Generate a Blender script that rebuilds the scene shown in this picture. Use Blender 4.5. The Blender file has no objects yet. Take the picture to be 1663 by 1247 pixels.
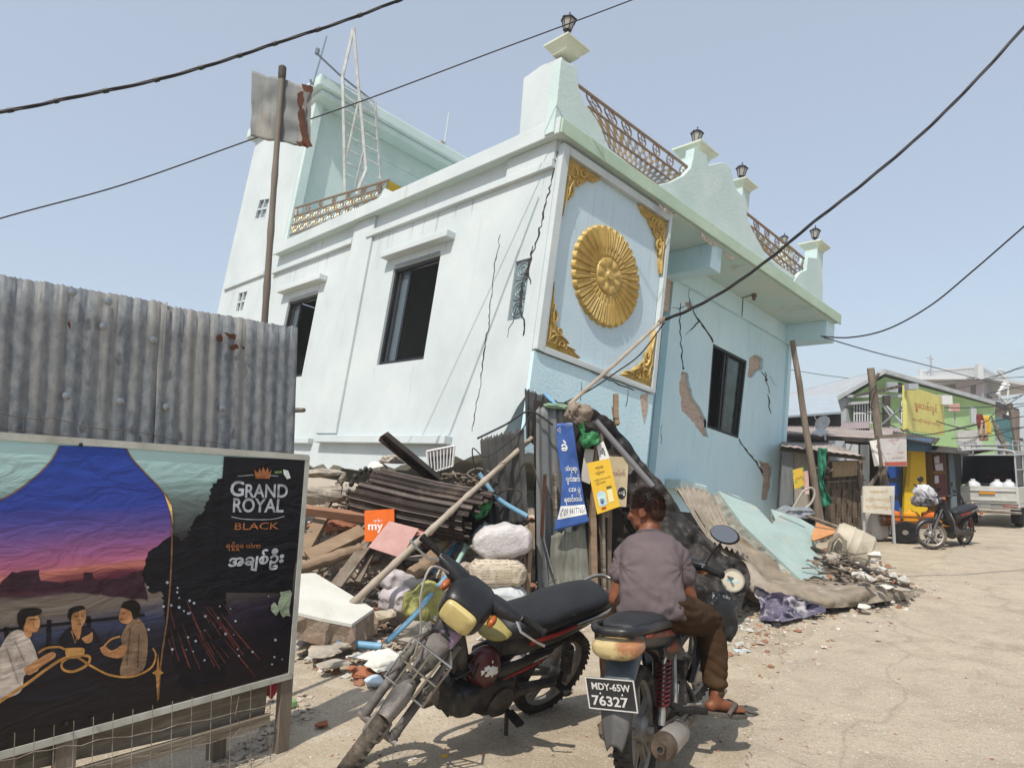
import bpy, bmesh, math, random
from mathutils import Vector as V, Matrix as M, noise
from mathutils.geometry import tessellate_polygon
R = math.radians
rnd = random.Random(7)
sc = bpy.context.scene
C = sc.collection
# ---------------------------------------------------------------- camera, sky, sun, exposure
CX, CY, F, EYE, PITCH = 831.5, 623.5, 1150.0, 1.5, math.atan((745 - 623.5) / 1150.0)
cam = bpy.data.objects.new('camera', bpy.data.cameras.new('camera'))
C.objects.link(cam)
cam.location = (0, 0, EYE)
cam.rotation_euler = (R(90) + PITCH, 0, 0)
cam.data.sensor_fit = 'HORIZONTAL'
cam.data.sensor_width = 36.0
cam.data.lens = 36.0 * F / 1663.0
cam.data.clip_start = 0.05
cam.data.clip_end = 3000
sc.camera = cam
SUN_EL, SUN_AZ = R(59), math.atan2(-0.41, -0.91)      # direction towards the sun, azimuth from +Y towards +X
to_sun = V((math.sin(SUN_AZ) * math.cos(SUN_EL), math.cos(SUN_AZ) * math.cos(SUN_EL), math.sin(SUN_EL)))
world = bpy.data.worlds.new('World')
sc.world = world
world.use_nodes = True
wn = world.node_tree.nodes
sky = wn.new('ShaderNodeTexSky')
sky.sky_type = 'NISHITA'
sky.sun_disc = False
sky.sun_elevation = SUN_EL
sky.sun_rotation = SUN_AZ
sky.altitude = 80
sky.air_density = 1.0
sky.dust_density = 2.0
sky.ozone_density = 1.2
wn['Background'].inputs['Strength'].default_value = 0.15
hz = wn.new('ShaderNodeMix')            # hazy dry-season sky: the clear-sky blue washed out by dust
hz.data_type = 'RGBA'
hz.inputs['Factor'].default_value = 0.6
hz.inputs[7].default_value = (2.48, 2.7, 2.9, 1)
world.node_tree.links.new(sky.outputs[0], hz.inputs[6])
world.node_tree.links.new(hz.outputs[2], wn['Background'].inputs[0])
sl = bpy.data.lights.new('sun', 'SUN')
sl.energy = 3.0
sl.angle = R(0.6)
sl.color = (1.0, 0.945, 0.86)
so = bpy.data.objects.new('sun', sl)
C.objects.link(so)
so.rotation_euler = (-to_sun).to_track_quat('-Z', 'Y').to_euler()
so.location = to_sun * 60
sc.view_settings.view_transform = 'Standard'
sc.view_settings.look = 'None'
sc.view_settings.exposure = 0.62
sc.view_settings.gamma = 1.0

# ---------------------------------------------------------------- pixel -> world helpers (photo pixels, real planes)
cp, sp = math.cos(PITCH), math.sin(PITCH)
def ray(px, py):
    x, y = (px - CX) / F, (CY - py) / F
    return V((x, cp - y * sp, sp + y * cp))
EYEV = V((0, 0, EYE))
def at(px, py, Y):
    r = ray(px, py); return EYEV + r * (Y / r.y)
def gnd(px, py, z=0.0):
    r = ray(px, py); return EYEV + r * ((z - EYE) / r.z)
def onpl(px, py, p0, n):
    r = ray(px, py); return EYEV + r * ((p0 - EYEV).dot(n) / r.dot(n))

# ---------------------------------------------------------------- materials
def lin(h):
    if not isinstance(h, str): return tuple(h)
    h = h.lstrip('#'); o = []
    for i in (0, 2, 4):
        c = int(h[i:i + 2], 16) / 255.0
        o.append(c / 12.92 if c <= 0.04045 else ((c + 0.055) / 1.055) ** 2.4)
    return tuple(o)
MC = {}
def mat(name, col, col2=None, scale=4.0, rough=0.75, metal=0.0, bump=0.0, bscale=None, stretch=(1, 1, 1), col3=None, s3=1.5, t3=(0.55, 0.7),
        spec=0.4, detail=8.0, contrast=(0.35, 0.65), coat=0.0, st3=None, col4=None, s4=8.0, t4=(0.5, 0.7), st4=None, trans=0.0, alpha=1.0, emit=0.0, noise_r=0.0, ior=1.45):
    if name in MC: return MC[name]
    m = bpy.data.materials.new(name); m.use_nodes = True
    nt = m.node_tree; N = nt.nodes; L = nt.links; b = N['Principled BSDF']
    b.inputs['Roughness'].default_value = rough; b.inputs['Metallic'].default_value = metal
    b.inputs['Specular IOR Level'].default_value = spec; b.inputs['Coat Weight'].default_value = coat
    b.inputs['Transmission Weight'].default_value = trans; b.inputs['Alpha'].default_value = alpha; b.inputs['IOR'].default_value = ior
    c1 = lin(col) + (1,)
    b.inputs['Base Color'].default_value = c1
    tc = N.new('ShaderNodeTexCoord')
    def mapping(st):
        mp = N.new('ShaderNodeMapping'); mp.inputs['Scale'].default_value = st
        L.new(tc.outputs['Object'], mp.inputs[0]); return mp.outputs[0]
    def ntex(sca, st, det=detail, dist=0.0):
        n = N.new('ShaderNodeTexNoise'); n.inputs['Scale'].default_value = sca; n.inputs['Detail'].default_value = det
        n.inputs['Roughness'].default_value = 0.62; n.inputs['Distortion'].default_value = dist
        L.new(mapping(st), n.inputs['Vector']); return n.outputs['Fac']
    def ramp(src, a, bb):
        r = N.new('ShaderNodeValToRGB'); r.color_ramp.elements[0].position = a; r.color_ramp.elements[1].position = bb
        L.new(src, r.inputs[0]); return r.outputs['Color']
    def mix(f, a, bb):
        x = N.new('ShaderNodeMix'); x.data_type = 'RGBA'; L.new(f, x.inputs['Factor'])
        for s, i in ((a, 6), (bb, 7)):
            if isinstance(s, tuple): x.inputs[i].default_value = s
            else: L.new(s, x.inputs[i])
        return x.outputs[2]
    cur = c1
    if col2 is not None:
        cur = mix(ramp(ntex(scale, stretch), *contrast), cur, lin(col2) + (1,))
    if col3 is not None:
        cur = mix(ramp(ntex(s3, st3 or stretch, 10, 0.6), *t3), cur, lin(col3) + (1,))
    if col4 is not None:
        cur = mix(ramp(ntex(s4, st4 or stretch, 8, 0.3), *t4), cur, lin(col4) + (1,))
    if not isinstance(cur, tuple): L.new(cur, b.inputs['Base Color'])
    if bump:
        bn = N.new('ShaderNodeBump'); bn.inputs['Strength'].default_value = min(1, bump); bn.inputs['Distance'].default_value = 0.02 * max(1, bump)
        L.new(ntex(bscale or scale * 4, stretch, 6), bn.inputs['Height']); L.new(bn.outputs[0], b.inputs['Normal'])
    if noise_r:
        mr = N.new('ShaderNodeMapRange'); mr.inputs[3].default_value = max(0, rough - noise_r); mr.inputs[4].default_value = min(1, rough + noise_r)
        L.new(ntex(scale * 2, stretch), mr.inputs[0]); L.new(mr.outputs[0], b.inputs['Roughness'])
    MC[name] = m
    return m
def earth_mat(name, c1, c2, c3, speck, crack=None):
    """dusty ground: broad blotches, fine grain, dark and pale specks, optional hairline cracks"""
    m = mat(name, c1, c2, 0.7, 0.95, bump=0.0, col3=c3, s3=3.1, t3=(0.46, 0.72), spec=0.12, detail=12, col4=speck, s4=42, t4=(0.58, 0.66))
    nt = m.node_tree; N = nt.nodes; L = nt.links; b = N['Principled BSDF']; tc = [n for n in N if n.type == 'TEX_COORD'][0]
    src = b.inputs['Base Color'].links[0].from_socket
    def layer(node, out, a, c, col, src):
        r = N.new('ShaderNodeValToRGB'); r.color_ramp.elements[0].position = a; r.color_ramp.elements[1].position = c; L.new(node.outputs[out], r.inputs[0])
        x = N.new('ShaderNodeMix'); x.data_type = 'RGBA'; L.new(r.outputs[0], x.inputs['Factor']); L.new(src, x.inputs[6]); x.inputs[7].default_value = lin(col) + (1,); return x.outputs[2]
    n1 = N.new('ShaderNodeTexNoise'); n1.inputs['Scale'].default_value = 130; n1.inputs['Detail'].default_value = 4; L.new(tc.outputs['Object'], n1.inputs['Vector']); src = layer(n1, 'Fac', 0.56, 0.70, '#8a7c6d', src)
    n2 = N.new('ShaderNodeTexNoise'); n2.inputs['Scale'].default_value = 85; n2.inputs['Detail'].default_value = 3; L.new(tc.outputs['Object'], n2.inputs['Vector']); src = layer(n2, 'Fac', 0.62, 0.68, '#cfc6b8', src)
    if crack:
        mp = N.new('ShaderNodeMapping'); mp.inputs['Scale'].default_value = (0.45, 0.3, 1); L.new(tc.outputs['Object'], mp.inputs[0]); nd = N.new('ShaderNodeTexNoise'); nd.inputs['Scale'].default_value = 1.6; nd.inputs['Detail'].default_value = 6; L.new(mp.outputs[0], nd.inputs['Vector'])
        mxv = N.new('ShaderNodeMixRGB'); mxv.blend_type = 'LINEAR_LIGHT'; mxv.inputs[0].default_value = 0.3; L.new(mp.outputs[0], mxv.inputs[1]); L.new(nd.outputs['Color'], mxv.inputs[2])
        vo = N.new('ShaderNodeTexVoronoi'); vo.feature = 'DISTANCE_TO_EDGE'; vo.inputs['Scale'].default_value = 1.0; L.new(mxv.outputs[0], vo.inputs['Vector'])
        r = N.new('ShaderNodeValToRGB'); r.color_ramp.elements[0].position = 0.0; r.color_ramp.elements[0].color = (0.28, 0.28, 0.28, 1); r.color_ramp.elements[1].position = 0.008; r.color_ramp.elements[1].color = (0, 0, 0, 1); L.new(vo.outputs['Distance'], r.inputs[0])
        x = N.new('ShaderNodeMix'); x.data_type = 'RGBA'; L.new(r.outputs[0], x.inputs['Factor']); L.new(src, x.inputs[6]); x.inputs[7].default_value = lin(crack) + (1,); src = x.outputs[2]
    L.new(src, b.inputs['Base Color'])
    h = N.new('ShaderNodeTexNoise'); h.inputs['Scale'].default_value = 16; h.inputs['Detail'].default_value = 12; h.inputs['Roughness'].default_value = 0.72; L.new(tc.outputs['Object'], h.inputs['Vector'])
    bp = N.new('ShaderNodeBump'); bp.inputs['Strength'].default_value = 0.8; bp.inputs['Distance'].default_value = 0.03; L.new(h.outputs['Fac'], bp.inputs['Height']); L.new(bp.outputs[0], b.inputs['Normal'])
    return m
def brick_mat(name, c1, c2, mortar, sx=1.0, axes='XZ'):
    m = bpy.data.materials.new(name); m.use_nodes = True
    nt = m.node_tree; N = nt.nodes; L = nt.links; b = N['Principled BSDF']; b.inputs['Roughness'].default_value = 0.9
    tc = N.new('ShaderNodeTexCoord'); sx_ = N.new('ShaderNodeSeparateXYZ'); cb = N.new('ShaderNodeCombineXYZ')
    L.new(tc.outputs['Object'], sx_.inputs[0]); L.new(sx_.outputs['X' if axes[0] == 'X' else 'Y'], cb.inputs[0]); L.new(sx_.outputs['Z'], cb.inputs[1])
    nz = N.new('ShaderNodeTexNoise'); nz.inputs['Scale'].default_value = 9; L.new(tc.outputs['Object'], nz.inputs['Vector'])
    vm = N.new('ShaderNodeMixRGB'); vm.blend_type = 'LINEAR_LIGHT'; vm.inputs[0].default_value = 0.02
    L.new(cb.outputs[0], vm.inputs[1]); L.new(nz.outputs['Color'], vm.inputs[2])
    br = N.new('ShaderNodeTexBrick'); br.inputs['Color1'].default_value = lin(c1) + (1,); br.inputs['Color2'].default_value = lin(c2) + (1,)
    br.inputs['Mortar'].default_value = lin(mortar) + (1,); br.inputs['Scale'].default_value = 1.0; br.inputs['Mortar Size'].default_value = 0.008
    br.inputs['Brick Width'].default_value = 0.2 * sx; br.inputs['Row Height'].default_value = 0.075 * sx; br.inputs['Bias'].default_value = -0.1
    L.new(vm.outputs[0], br.inputs['Vector'])
    n2 = N.new('ShaderNodeTexNoise'); n2.inputs['Scale'].default_value = 14; n2.inputs['Detail'].default_value = 8; L.new(tc.outputs['Object'], n2.inputs['Vector'])
    mx = N.new('ShaderNodeMix'); mx.data_type = 'RGBA'; L.new(n2.outputs['Fac'], mx.inputs['Factor']); L.new(br.outputs['Color'], mx.inputs[6]); mx.inputs[7].default_value = lin(mortar) + (1,)
    L.new(mx.outputs[2], b.inputs['Base Color'])
    bn = N.new('ShaderNodeBump'); bn.inputs['Strength'].default_value = 1; bn.inputs['Distance'].default_value = 0.02; bn.invert = True
    L.new(br.outputs['Fac'], bn.inputs['Height']); L.new(bn.outputs[0], b.inputs['Normal'])
    return m

# ---------------------------------------------------------------- scene-graph helpers
WM = {}
def tag(o, label=None, cat=None, group=None, kind=None):
    if label: o['label'] = label
    if cat: o['category'] = cat
    if group: o['group'] = group
    if kind: o['kind'] = kind
    return o
def thing(name, loc, label, cat, group=None, mtx=None, kind=None):
    o = bpy.data.objects.new(name, None); C.objects.link(o); o.empty_display_size = 0.1
    mw = mtx if mtx is not None else M.Translation(V(loc))
    o.matrix_world = mw; WM[o.name] = mw.copy()
    return tag(o, label, cat, group, kind)
class B:
    def __init__(s): s.v = []; s.f = []; s.mi = []
    def add(s, vs, fs, mi=0):
        n = len(s.v); s.v += [V(x) for x in vs]; s.f += [tuple(i + n for i in f) for f in fs]; s.mi += [mi] * len(fs); return s
    def box(s, c, size, rot=None, mi=0):
        x, y, z = (q / 2 for q in size); c = V(c)
        vs = [V((i * x, j * y, k * z)) for k in (-1, 1) for j in (-1, 1) for i in (-1, 1)]
        if rot is not None: vs = [rot @ q for q in vs]
        return s.add([c + q for q in vs], [(0, 2, 3, 1), (4, 5, 7, 6), (0, 1, 5, 4), (2, 6, 7, 3), (0, 4, 6, 2), (1, 3, 7, 5)], mi)
    def bx(s, x0, x1, y0, y1, z0, z1, mi=0):
        return s.box(((x0 + x1) / 2, (y0 + y1) / 2, (z0 + z1) / 2), (abs(x1 - x0), abs(y1 - y0), abs(z1 - z0)), None, mi)
    def bar(s, a, b, w, h, up=(0, 0, 1), mi=0):
        a = V(a); b = V(b); d = b - a; l = d.length
        if l < 1e-6: return s
        d.normalize(); up = V(up); sd = d.cross(up)
        if sd.length < 1e-4: sd = d.cross(V((0, 1, 0)))
        sd.normalize(); u2 = sd.cross(d)
        rot = M((d, sd, u2)).transposed()
        return s.box((a + b) / 2, (l, w, h), rot, mi)
    def tube(s, pts, r, n=8, cap=True, closed=False, mi=0):
        pts = [V(p) for p in pts]; m = len(pts)
        rs = r if isinstance(r, (list, tuple)) else [r] * m
        rings = []; prev = None
        for i, p in enumerate(pts):
            a = pts[i - 1] if (i > 0 or closed) else p; b = pts[(i + 1) % m] if (i < m - 1 or closed) else p
            d = (b - a); d = d.normalized() if d.length > 1e-9 else V((0, 0, 1))
            if prev is None:
                nrm = d.cross(V((0, 0, 1)))
                if nrm.length < 1e-3: nrm = d.cross(V((1, 0, 0)))
            else: nrm = prev - d * prev.dot(d)
            nrm.normalize(); prev = nrm; bn = d.cross(nrm)
            rr = rs[i] if isinstance(rs[i], (list, tuple)) else (rs[i], rs[i])
            rings.append([p + nrm * (math.cos(2 * math.pi * k / n) * rr[0]) + bn * (math.sin(2 * math.pi * k / n) * rr[1]) for k in range(n)])
        vs = [q for g in rings for q in g]; fs = []
        for i in range(m if closed else m - 1):
            j = (i + 1) % m
            for k in range(n): fs.append((i * n + k, i * n + (k + 1) % n, j * n + (k + 1) % n, j * n + k))
        if cap and not closed: fs += [tuple(range(n))[::-1], tuple(range((m - 1) * n, m * n))]
        return s.add(vs, fs, mi)
    def lathe(s, prof, o=(0, 0, 0), ax=(0, 0, 1), n=16, mi=0, cap=True, ref=None):
        o = V(o); ax = V(ax).normalized(); t = V(ref) if ref else (V((1, 0, 0)) if abs(ax.x) < 0.9 else V((0, 1, 0)))
        e1 = (t - ax * t.dot(ax)).normalized(); e2 = ax.cross(e1); vs = []; fs = []
        for r, h in prof:
            for k in range(n):
                a = 2 * math.pi * k / n; vs.append(o + ax * h + (e1 * math.cos(a) + e2 * math.sin(a)) * max(r, 1e-4))
        for i in range(len(prof) - 1):
            for k in range(n): fs.append((i * n + k, i * n + (k + 1) % n, (i + 1) * n + (k + 1) % n, (i + 1) * n + k))
        if cap: fs += [tuple(range(n))[::-1], tuple(range((len(prof) - 1) * n, len(prof) * n))]
        return s.add(vs, fs, mi)
    def poly(s, pts, vec, mi=0, mi2=None, holes=()):
        """planar polygon (3D points, may be concave, may have holes) extruded by vec"""
        loops = [[V(p) for p in pts]] + [[V(p) for p in h] for h in holes]
        flat = [p for l in loops for p in l]; n = len(flat); vec = V(vec)
        tris = tessellate_polygon(loops)
        fs = [tuple(t) for t in tris] + [tuple(i + n for i in t)[::-1] for t in tris]; k = 0; sd = []
        for l in loops:
            for i in range(len(l)): sd.append((k + i, k + (i + 1) % len(l), n + k + (i + 1) % len(l), n + k + i))
            k += len(l)
        s.add(flat + [p + vec for p in flat], fs, mi)
        s.f += [tuple(i + len(s.v) - 2 * n for i in f) for f in sd]; s.mi += [mi if mi2 is None else mi2] * len(sd); return s
    def grid(s, fn, nu, nv, mi=0, thick=0.0, close_u=False):
        vs = [V(fn(i / nu, j / nv)) for j in range(nv + 1) for i in range(nu + 1)]
        fs = [(j * (nu + 1) + i, j * (nu + 1) + i + 1, (j + 1) * (nu + 1) + i + 1, (j + 1) * (nu + 1) + i) for j in range(nv) for i in range(nu)]
        return s.add(vs, fs, mi)
    def ell(s, c, r, rot=None, nu=14, nv=10, mi=0):
        c = V(c); vs = []; fs = []
        for j in range(nv + 1):
            t = math.pi * j / nv
            for i in range(nu):
                p = 2 * math.pi * i / nu; q = V((r[0] * math.sin(t) * math.cos(p), r[1] * math.sin(t) * math.sin(p), r[2] * math.cos(t)))
                vs.append(c + (rot @ q if rot is not None else q))
        for j in range(nv):
            for i in range(nu): fs.append((j * nu + i, (j + 1) * nu + i, (j + 1) * nu + (i + 1) % nu, j * nu + (i + 1) % nu))
        return s.add(vs, fs, mi)
    def loft(s, rings, cap=True, mi=0, close=True):
        n = len(rings[0]); vs = [q for g in rings for q in g]; fs = []
        for i in range(len(rings) - 1):
            for k in range(n if close else n - 1): fs.append((i * n + k, i * n + (k + 1) % n, (i + 1) * n + (k + 1) % n, (i + 1) * n + k))
        if cap: fs += [tuple(range(n))[::-1], tuple(range((len(rings) - 1) * n, len(rings) * n))]
        return s.add(vs, fs, mi)
    def build(s, name, m, parent=None, local=False, smooth=False, bevel=0.0, mods=(), fix=True, solid=0.0, sub=0, angle=40):
        me = bpy.data.meshes.new(name)
        org = V((0, 0, 0))
        if parent is not None:
            vs = s.v if local else [WM[parent.name].inverted() @ q for q in s.v]
        else:
            lo = V([min(q[i] for q in s.v) for i in range(3)]); hi = V([max(q[i] for q in s.v) for i in range(3)])
            org = V(((lo.x + hi.x) / 2, (lo.y + hi.y) / 2, lo.z)); vs = [q - org for q in s.v]
        me.from_pydata([tuple(q) for q in vs], [], s.f)
        ms = m if isinstance(m, (list, tuple)) else [m]
        for x in ms: me.materials.append(x)
        if len(ms) > 1: me.polygons.foreach_set('material_index', s.mi)
        if fix:
            bm = bmesh.new(); bm.from_mesh(me); bmesh.ops.remove_doubles(bm, verts=bm.verts, dist=1e-5)
            bmesh.ops.recalc_face_normals(bm, faces=bm.faces)
            bm.to_mesh(me); bm.free()
        o = bpy.data.objects.new(name, me); C.objects.link(o)
        if solid:
            q = o.modifiers.new('solid', 'SOLIDIFY'); q.thickness = solid; q.offset = 0
        if bevel:
            q = o.modifiers.new('bevel', 'BEVEL'); q.width = bevel; q.segments = 2; q.limit_method = 'ANGLE'; q.angle_limit = R(35)
        if sub:
            q = o.modifiers.new('sub', 'SUBSURF'); q.levels = sub; q.render_levels = sub
        if smooth:
            for p in me.polygons: p.use_smooth = True
            if angle < 180 and not sub:
                try: me.set_sharp_from_angle(angle=R(angle))
                except Exception: pass
        if parent is not None: o.parent = parent; WM[o.name] = WM[parent.name]
        else: o.location = org; WM[o.name] = M.Translation(org)
        return o
def copy_tree(o, parent=None):
    c = o.copy(); C.objects.link(c)
    if parent: c.parent = parent
    WM[c.name] = WM.get(o.name, M())
    for ch in list(o.children): copy_tree(ch, c)
    return c
def jag(pts, step, amp, closed=True, seed=0):
    """subdivide a 2D outline and roughen it"""
    r = random.Random(seed); out = []; n = len(pts)
    for i in range(n if closed else n - 1):
        a = pts[i]; b = pts[(i + 1) % n]; l = math.hypot(b[0] - a[0], b[1] - a[1]); k = max(1, int(l / step))
        for j in range(k):
            t = j / k; q = amp if j else amp * 0.3
            out.append((a[0] + (b[0] - a[0]) * t + r.uniform(-q, q), a[1] + (b[1] - a[1]) * t + r.uniform(-q, q)))
    if not closed: out.append(pts[-1])
    return out
def ribbon(pts, widths, seed=0, step=8, amp=2.0):
    """2D crack outline round a polyline (pixels)"""
    r = random.Random(seed); p = jag(pts, step, amp, False, seed); n = len(p); L_, R_ = [], []
    for i in range(n):
        a = p[max(0, i - 1)]; b = p[min(n - 1, i + 1)]; dx, dy = b[0] - a[0], b[1] - a[1]; l = math.hypot(dx, dy) or 1
        t = i / (n - 1) * (len(widths) - 1); k = min(int(t), len(widths) - 2); w = widths[k] + (widths[k + 1] - widths[k]) * (t - k)
        w *= r.uniform(0.5, 1.3) * 0.5
        L_.append((p[i][0] - dy / l * w, p[i][1] + dx / l * w)); R_.append((p[i][0] + dy / l * w, p[i][1] - dx / l * w))
    return L_, R_
def text_into(b, s, w, place, mi=0, h=None, bold=0.0, shear=0.0, spacing=1.0, stretch=True, maxh=None):
    """text laid into the unit box w x h at (0,0) bottom-left; place(x,y)->3D"""
    cu = bpy.data.curves.new('t', 'FONT'); cu.body = s; cu.size = 1; cu.resolution_u = 3; cu.offset = bold; cu.shear = shear; cu.space_character = spacing; cu.fill_mode = 'FRONT'
    ob = bpy.data.objects.new('t', cu); C.objects.link(ob)
    dg = bpy.context.evaluated_depsgraph_get(); me = bpy.data.meshes.new_from_object(ob.evaluated_get(dg))
    bpy.data.objects.remove(ob); bpy.data.curves.remove(cu)
    if not me.vertices: return b
    xs = [q.co.x for q in me.vertices]; ys = [q.co.y for q in me.vertices]
    x0, x1, y0, y1 = min(xs), max(xs), min(ys), max(ys); kx = w / max(1e-6, x1 - x0); ky = (h / max(1e-6, y1 - y0)) if h else kx
    b.add([place((q.co.x - x0) * kx, (q.co.y - y0) * ky) for q in me.vertices], [tuple(p.vertices) for p in me.polygons], mi)
    bpy.data.meshes.remove(me)
    return b
def nz(p, s=1.0, o=0.0):
    return noise.noise(V(p) * s + V((o, o * 1.7, o * 0.3)))
def fbm(p, s=1.0, o=0.0):
    return nz(p, s, o) + 0.5 * nz(p, s * 2.1, o + 3) + 0.25 * nz(p, s * 4.3, o + 7)
# ================================================================ the ground and road
def ground_h(x, y):
    """world height of the dusty ground: a bank of debris under the house, gentle unevenness elsewhere"""
    h = 0.02 * nz((x, y, 0), 0.5) + 0.008 * nz((x, y, 0), 2.3)
    return h
g = B()
M_ground = earth_mat('dusty_ground', '#b1a38e', '#9c8f7b', '#beb29e', '#908472')
def gridline(lo, hi, dense_lo, dense_hi, d, far):
    o = []; q = dense_lo
    while q <= dense_hi + 1e-6: o.append(q); q += d
    q = dense_hi; s_ = d
    while q < hi: s_ *= 1.35; q += s_; o.append(min(q, hi))
    q = dense_lo; s_ = d
    while q > lo: s_ *= 1.35; q -= s_; o.insert(0, max(q, lo))
    return o
gx = gridline(-900, 900, -5, 9, 0.16, 0); gy = gridline(-40, 1500, 0.2, 16, 0.16, 0)
gv = [(x, y, ground_h(x, y)) for y in gy for x in gx]; nx_ = len(gx)
g.add(gv, [(j * nx_ + i, j * nx_ + i + 1, (j + 1) * nx_ + i + 1, (j + 1) * nx_ + i) for j in range(len(gy) - 1) for i in range(nx_ - 1)])
tag(g.build('ground', M_ground, smooth=True, fix=False), kind='structure')
# the road: worn concrete under dust, a sheet with an irregular edge running away to the right
M_road = earth_mat('dusty_road', '#aca08e', '#b7aa96', '#9c907f', '#91877a', '#6d6258')
rl = [gnd(*p) for p in ((1180, 1420), (1190, 1247), (1235, 1120), (1330, 1015), (1480, 940), (1560, 880), (1610, 838), (1640, 800))]
rr_ = [gnd(*p) for p in ((2600, 1420), (2600, 1247), (2500, 1120), (2250, 1000), (2100, 930), (2000, 880), (1900, 838), (1780, 800))]
g = B()
def lerp_list(l, t):
    q = t * (len(l) - 1); k = min(int(q), len(l) - 2); return l[k].lerp(l[k + 1], q - k)
def road_pt(u, v):
    a = lerp_list(rl, v); b = lerp_list(rr_, v); a = a + (b - a) * (0.035 * fbm((0, v * 9, 0), 1) + 0.012 * nz((0, v * 90, 3), 1)) * (1 - u)
    q = a.lerp(b, u); return (q.x, q.y, ground_h(q.x, q.y) + 0.006)
g.grid(road_pt, 60, 420)
tag(g.build('road', M_road, smooth=True, fix=False), kind='structure')

# ================================================================ the fallen house (local frame: x along its front, y into its depth, z up its walls)
def cam2w(x, yd, f): return V((x, yd * sp + f * cp, -yd * cp + f * sp))
HU = cam2w(-0.6799232, 0.05255292, 0.73109014); HX = cam2w(0.72041298, 0.23175366, 0.65333417); HZ = cam2w(0.13516462, -0.97134127, 0.1955164)
HO = EYEV + cam2w((908 - CX) / F * 9, (238 - CY) / F * 9, 9)
HM = M.Translation(HO) @ M((HX, HU, HZ)).transposed().to_4x4()
HI = HM.inverted()
house = thing('collapsed_house', None, 'pale blue two storey house tilted and sunk onto its crushed ground floor', 'house', mtx=HM)
def hl(px, py, ax, val):
    o = HI @ EYEV; r = (HI.to_3x3() @ ray(px, py)); t = (val - o[ax]) / r[ax]; return o + r * t
def fL(px, py, x=0.0): q = hl(px, py, 0, x); return (q.y, q.z)
def fF(px, py, y=0.0): q = hl(px, py, 1, y); return (q.x, q.z)
def hb(b, name, m, par=None, **k): return b.build(name, m, par or house, local=True, **k)
M_white = mat('white_plaster', '#c2c9c9', '#b4bdbe', 0.9, 0.85, bump=0.14, bscale=22, col3='#a9a89e', s3=1.6, t3=(0.6, 0.8), st3=(1, 3.0, 0.22), spec=0.2, col4='#b9c1c1', s4=5, t4=(0.56, 0.8), st4=(3, 3, 0.2))
M_blue = mat('blue_plaster', '#c6dfe6', '#bad7e0', 0.8, 0.85, bump=0.3, bscale=22, col3='#bfd3d9', s3=1.1, t3=(0.55, 0.8), st3=(1, 1, 0.4), spec=0.2, col4='#aecbd4', s4=4, t4=(0.56, 0.78), st4=(2.5, 2.5, 0.25))
M_panel = mat('panel_plaster', '#bdd0d9', '#b3c8d3', 0.9, 0.8, bump=0.2, bscale=22, col3='#c5d0d3', s3=2.5, t3=(0.55, 0.8), st3=(3, 1, 0.15), spec=0.2, col4='#a9bbc4', s4=7, t4=(0.55, 0.75), st4=(3, 3, 0.12))
M_mint = mat('mint_plaster', '#c0cfcc', '#b3c6c3', 1.2, 0.85, bump=0.3, bscale=20, col3='#c6d2cf', s3=1.4, t3=(0.55, 0.75), spec=0.2)
M_green = mat('green_fascia_paint', '#b1c3b0', '#a0b5a2', 1.5, 0.85, bump=0.2, col3='#82947a', s3=2.5, t3=(0.6, 0.78), spec=0.2)
M_cream = mat('cream_trim_paint', '#cfd3bf', '#c2c9b8', 2, 0.8, bump=0.2, spec=0.2)
M_soffit = mat('mint_soffit', '#b6cfca', '#c3cfc6', 1.5, 0.9, bump=0.2, col3='#a09e90', s3=1.2, t3=(0.6, 0.75), spec=0.15)
M_gold = mat('gold_paint', '#bb9f5c', '#a88c48', 7, 0.48, 0.08, bump=0.2, bscale=30, spec=0.5)
M_dark = mat('black_frame', '#1c1d20', '#2a2b2e', 8, 0.45)
M_crack = mat('crack_shadow', '#2a2724', '#4b4640', 12, 0.95, spec=0.05)
M_glass = mat('dusty_glass', '#59666c', None, rough=0.12, spec=0.6, alpha=0.75)
M_glassblock = mat('glass_block', '#7f8f93', '#5e6d72', 12, 0.25, spec=0.6)
M_inner = mat('inner_wall', '#b9bdb8', '#a5a9a5', 1, 0.9)
M_brickX = brick_mat('bare_brick_front', '#b08a78', '#9c7464', '#c0b4a6')
M_brickY = brick_mat('bare_brick_side', '#a06a52', '#8d5a48', '#a89684', axes='YZ')
M_steel = mat('steel_tube', '#98826f', '#7f6c5c', 20, 0.4, 0.35)
M_concrete = mat('broken_concrete', '#a49a8c', '#857b6f', 4, 0.95, bump=1.0, bscale=18, col3='#b8ae9e', s3=6, spec=0.1)
def rect(y0, y1, z0, z1): return [(y0, z0), (y1, z0), (y1, z1), (y0, z1)]
# ---- side wall (plane x = 0): one sheet with window openings; the roof room's side continues above
W2 = rect(2.22, 3.46, -2.62, -1.02); W1 = rect(5.97, 7.2, -2.64, -1.04)
GB = rect(0.24, 0.52, -2.26, -1.46)
SW1 = [fL(*p) for p in ((413, 357), (430, 354), (439, 321), (422, 324))]; SW2 = [fL(*p) for p in ((382, 508), (394, 505), (403, 471), (388, 475))]
bot = jag([fL(*p) for p in ((840, 660), (800, 735), (700, 752), (640, 762), (560, 762), (480, 752), (420, 770))], 0.16, 0.05, False, 3)
bot = [(0.0, -3.25)] + bot + [(11.15, -4.3)]
outer = bot + [(11.15, 3.9), (8.1, 3.9), (8.1, 0.1), (0.0, 0.1)]
b = B(); mp = lambda q: (0, q[0], q[1])
b.poly([mp(q) for q in outer], (0.2, 0, 0), holes=[[mp(q) for q in h] for h in (W2, W1, GB, SW1, SW2)])
hb(b, 'side_wall', M_white)
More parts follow.
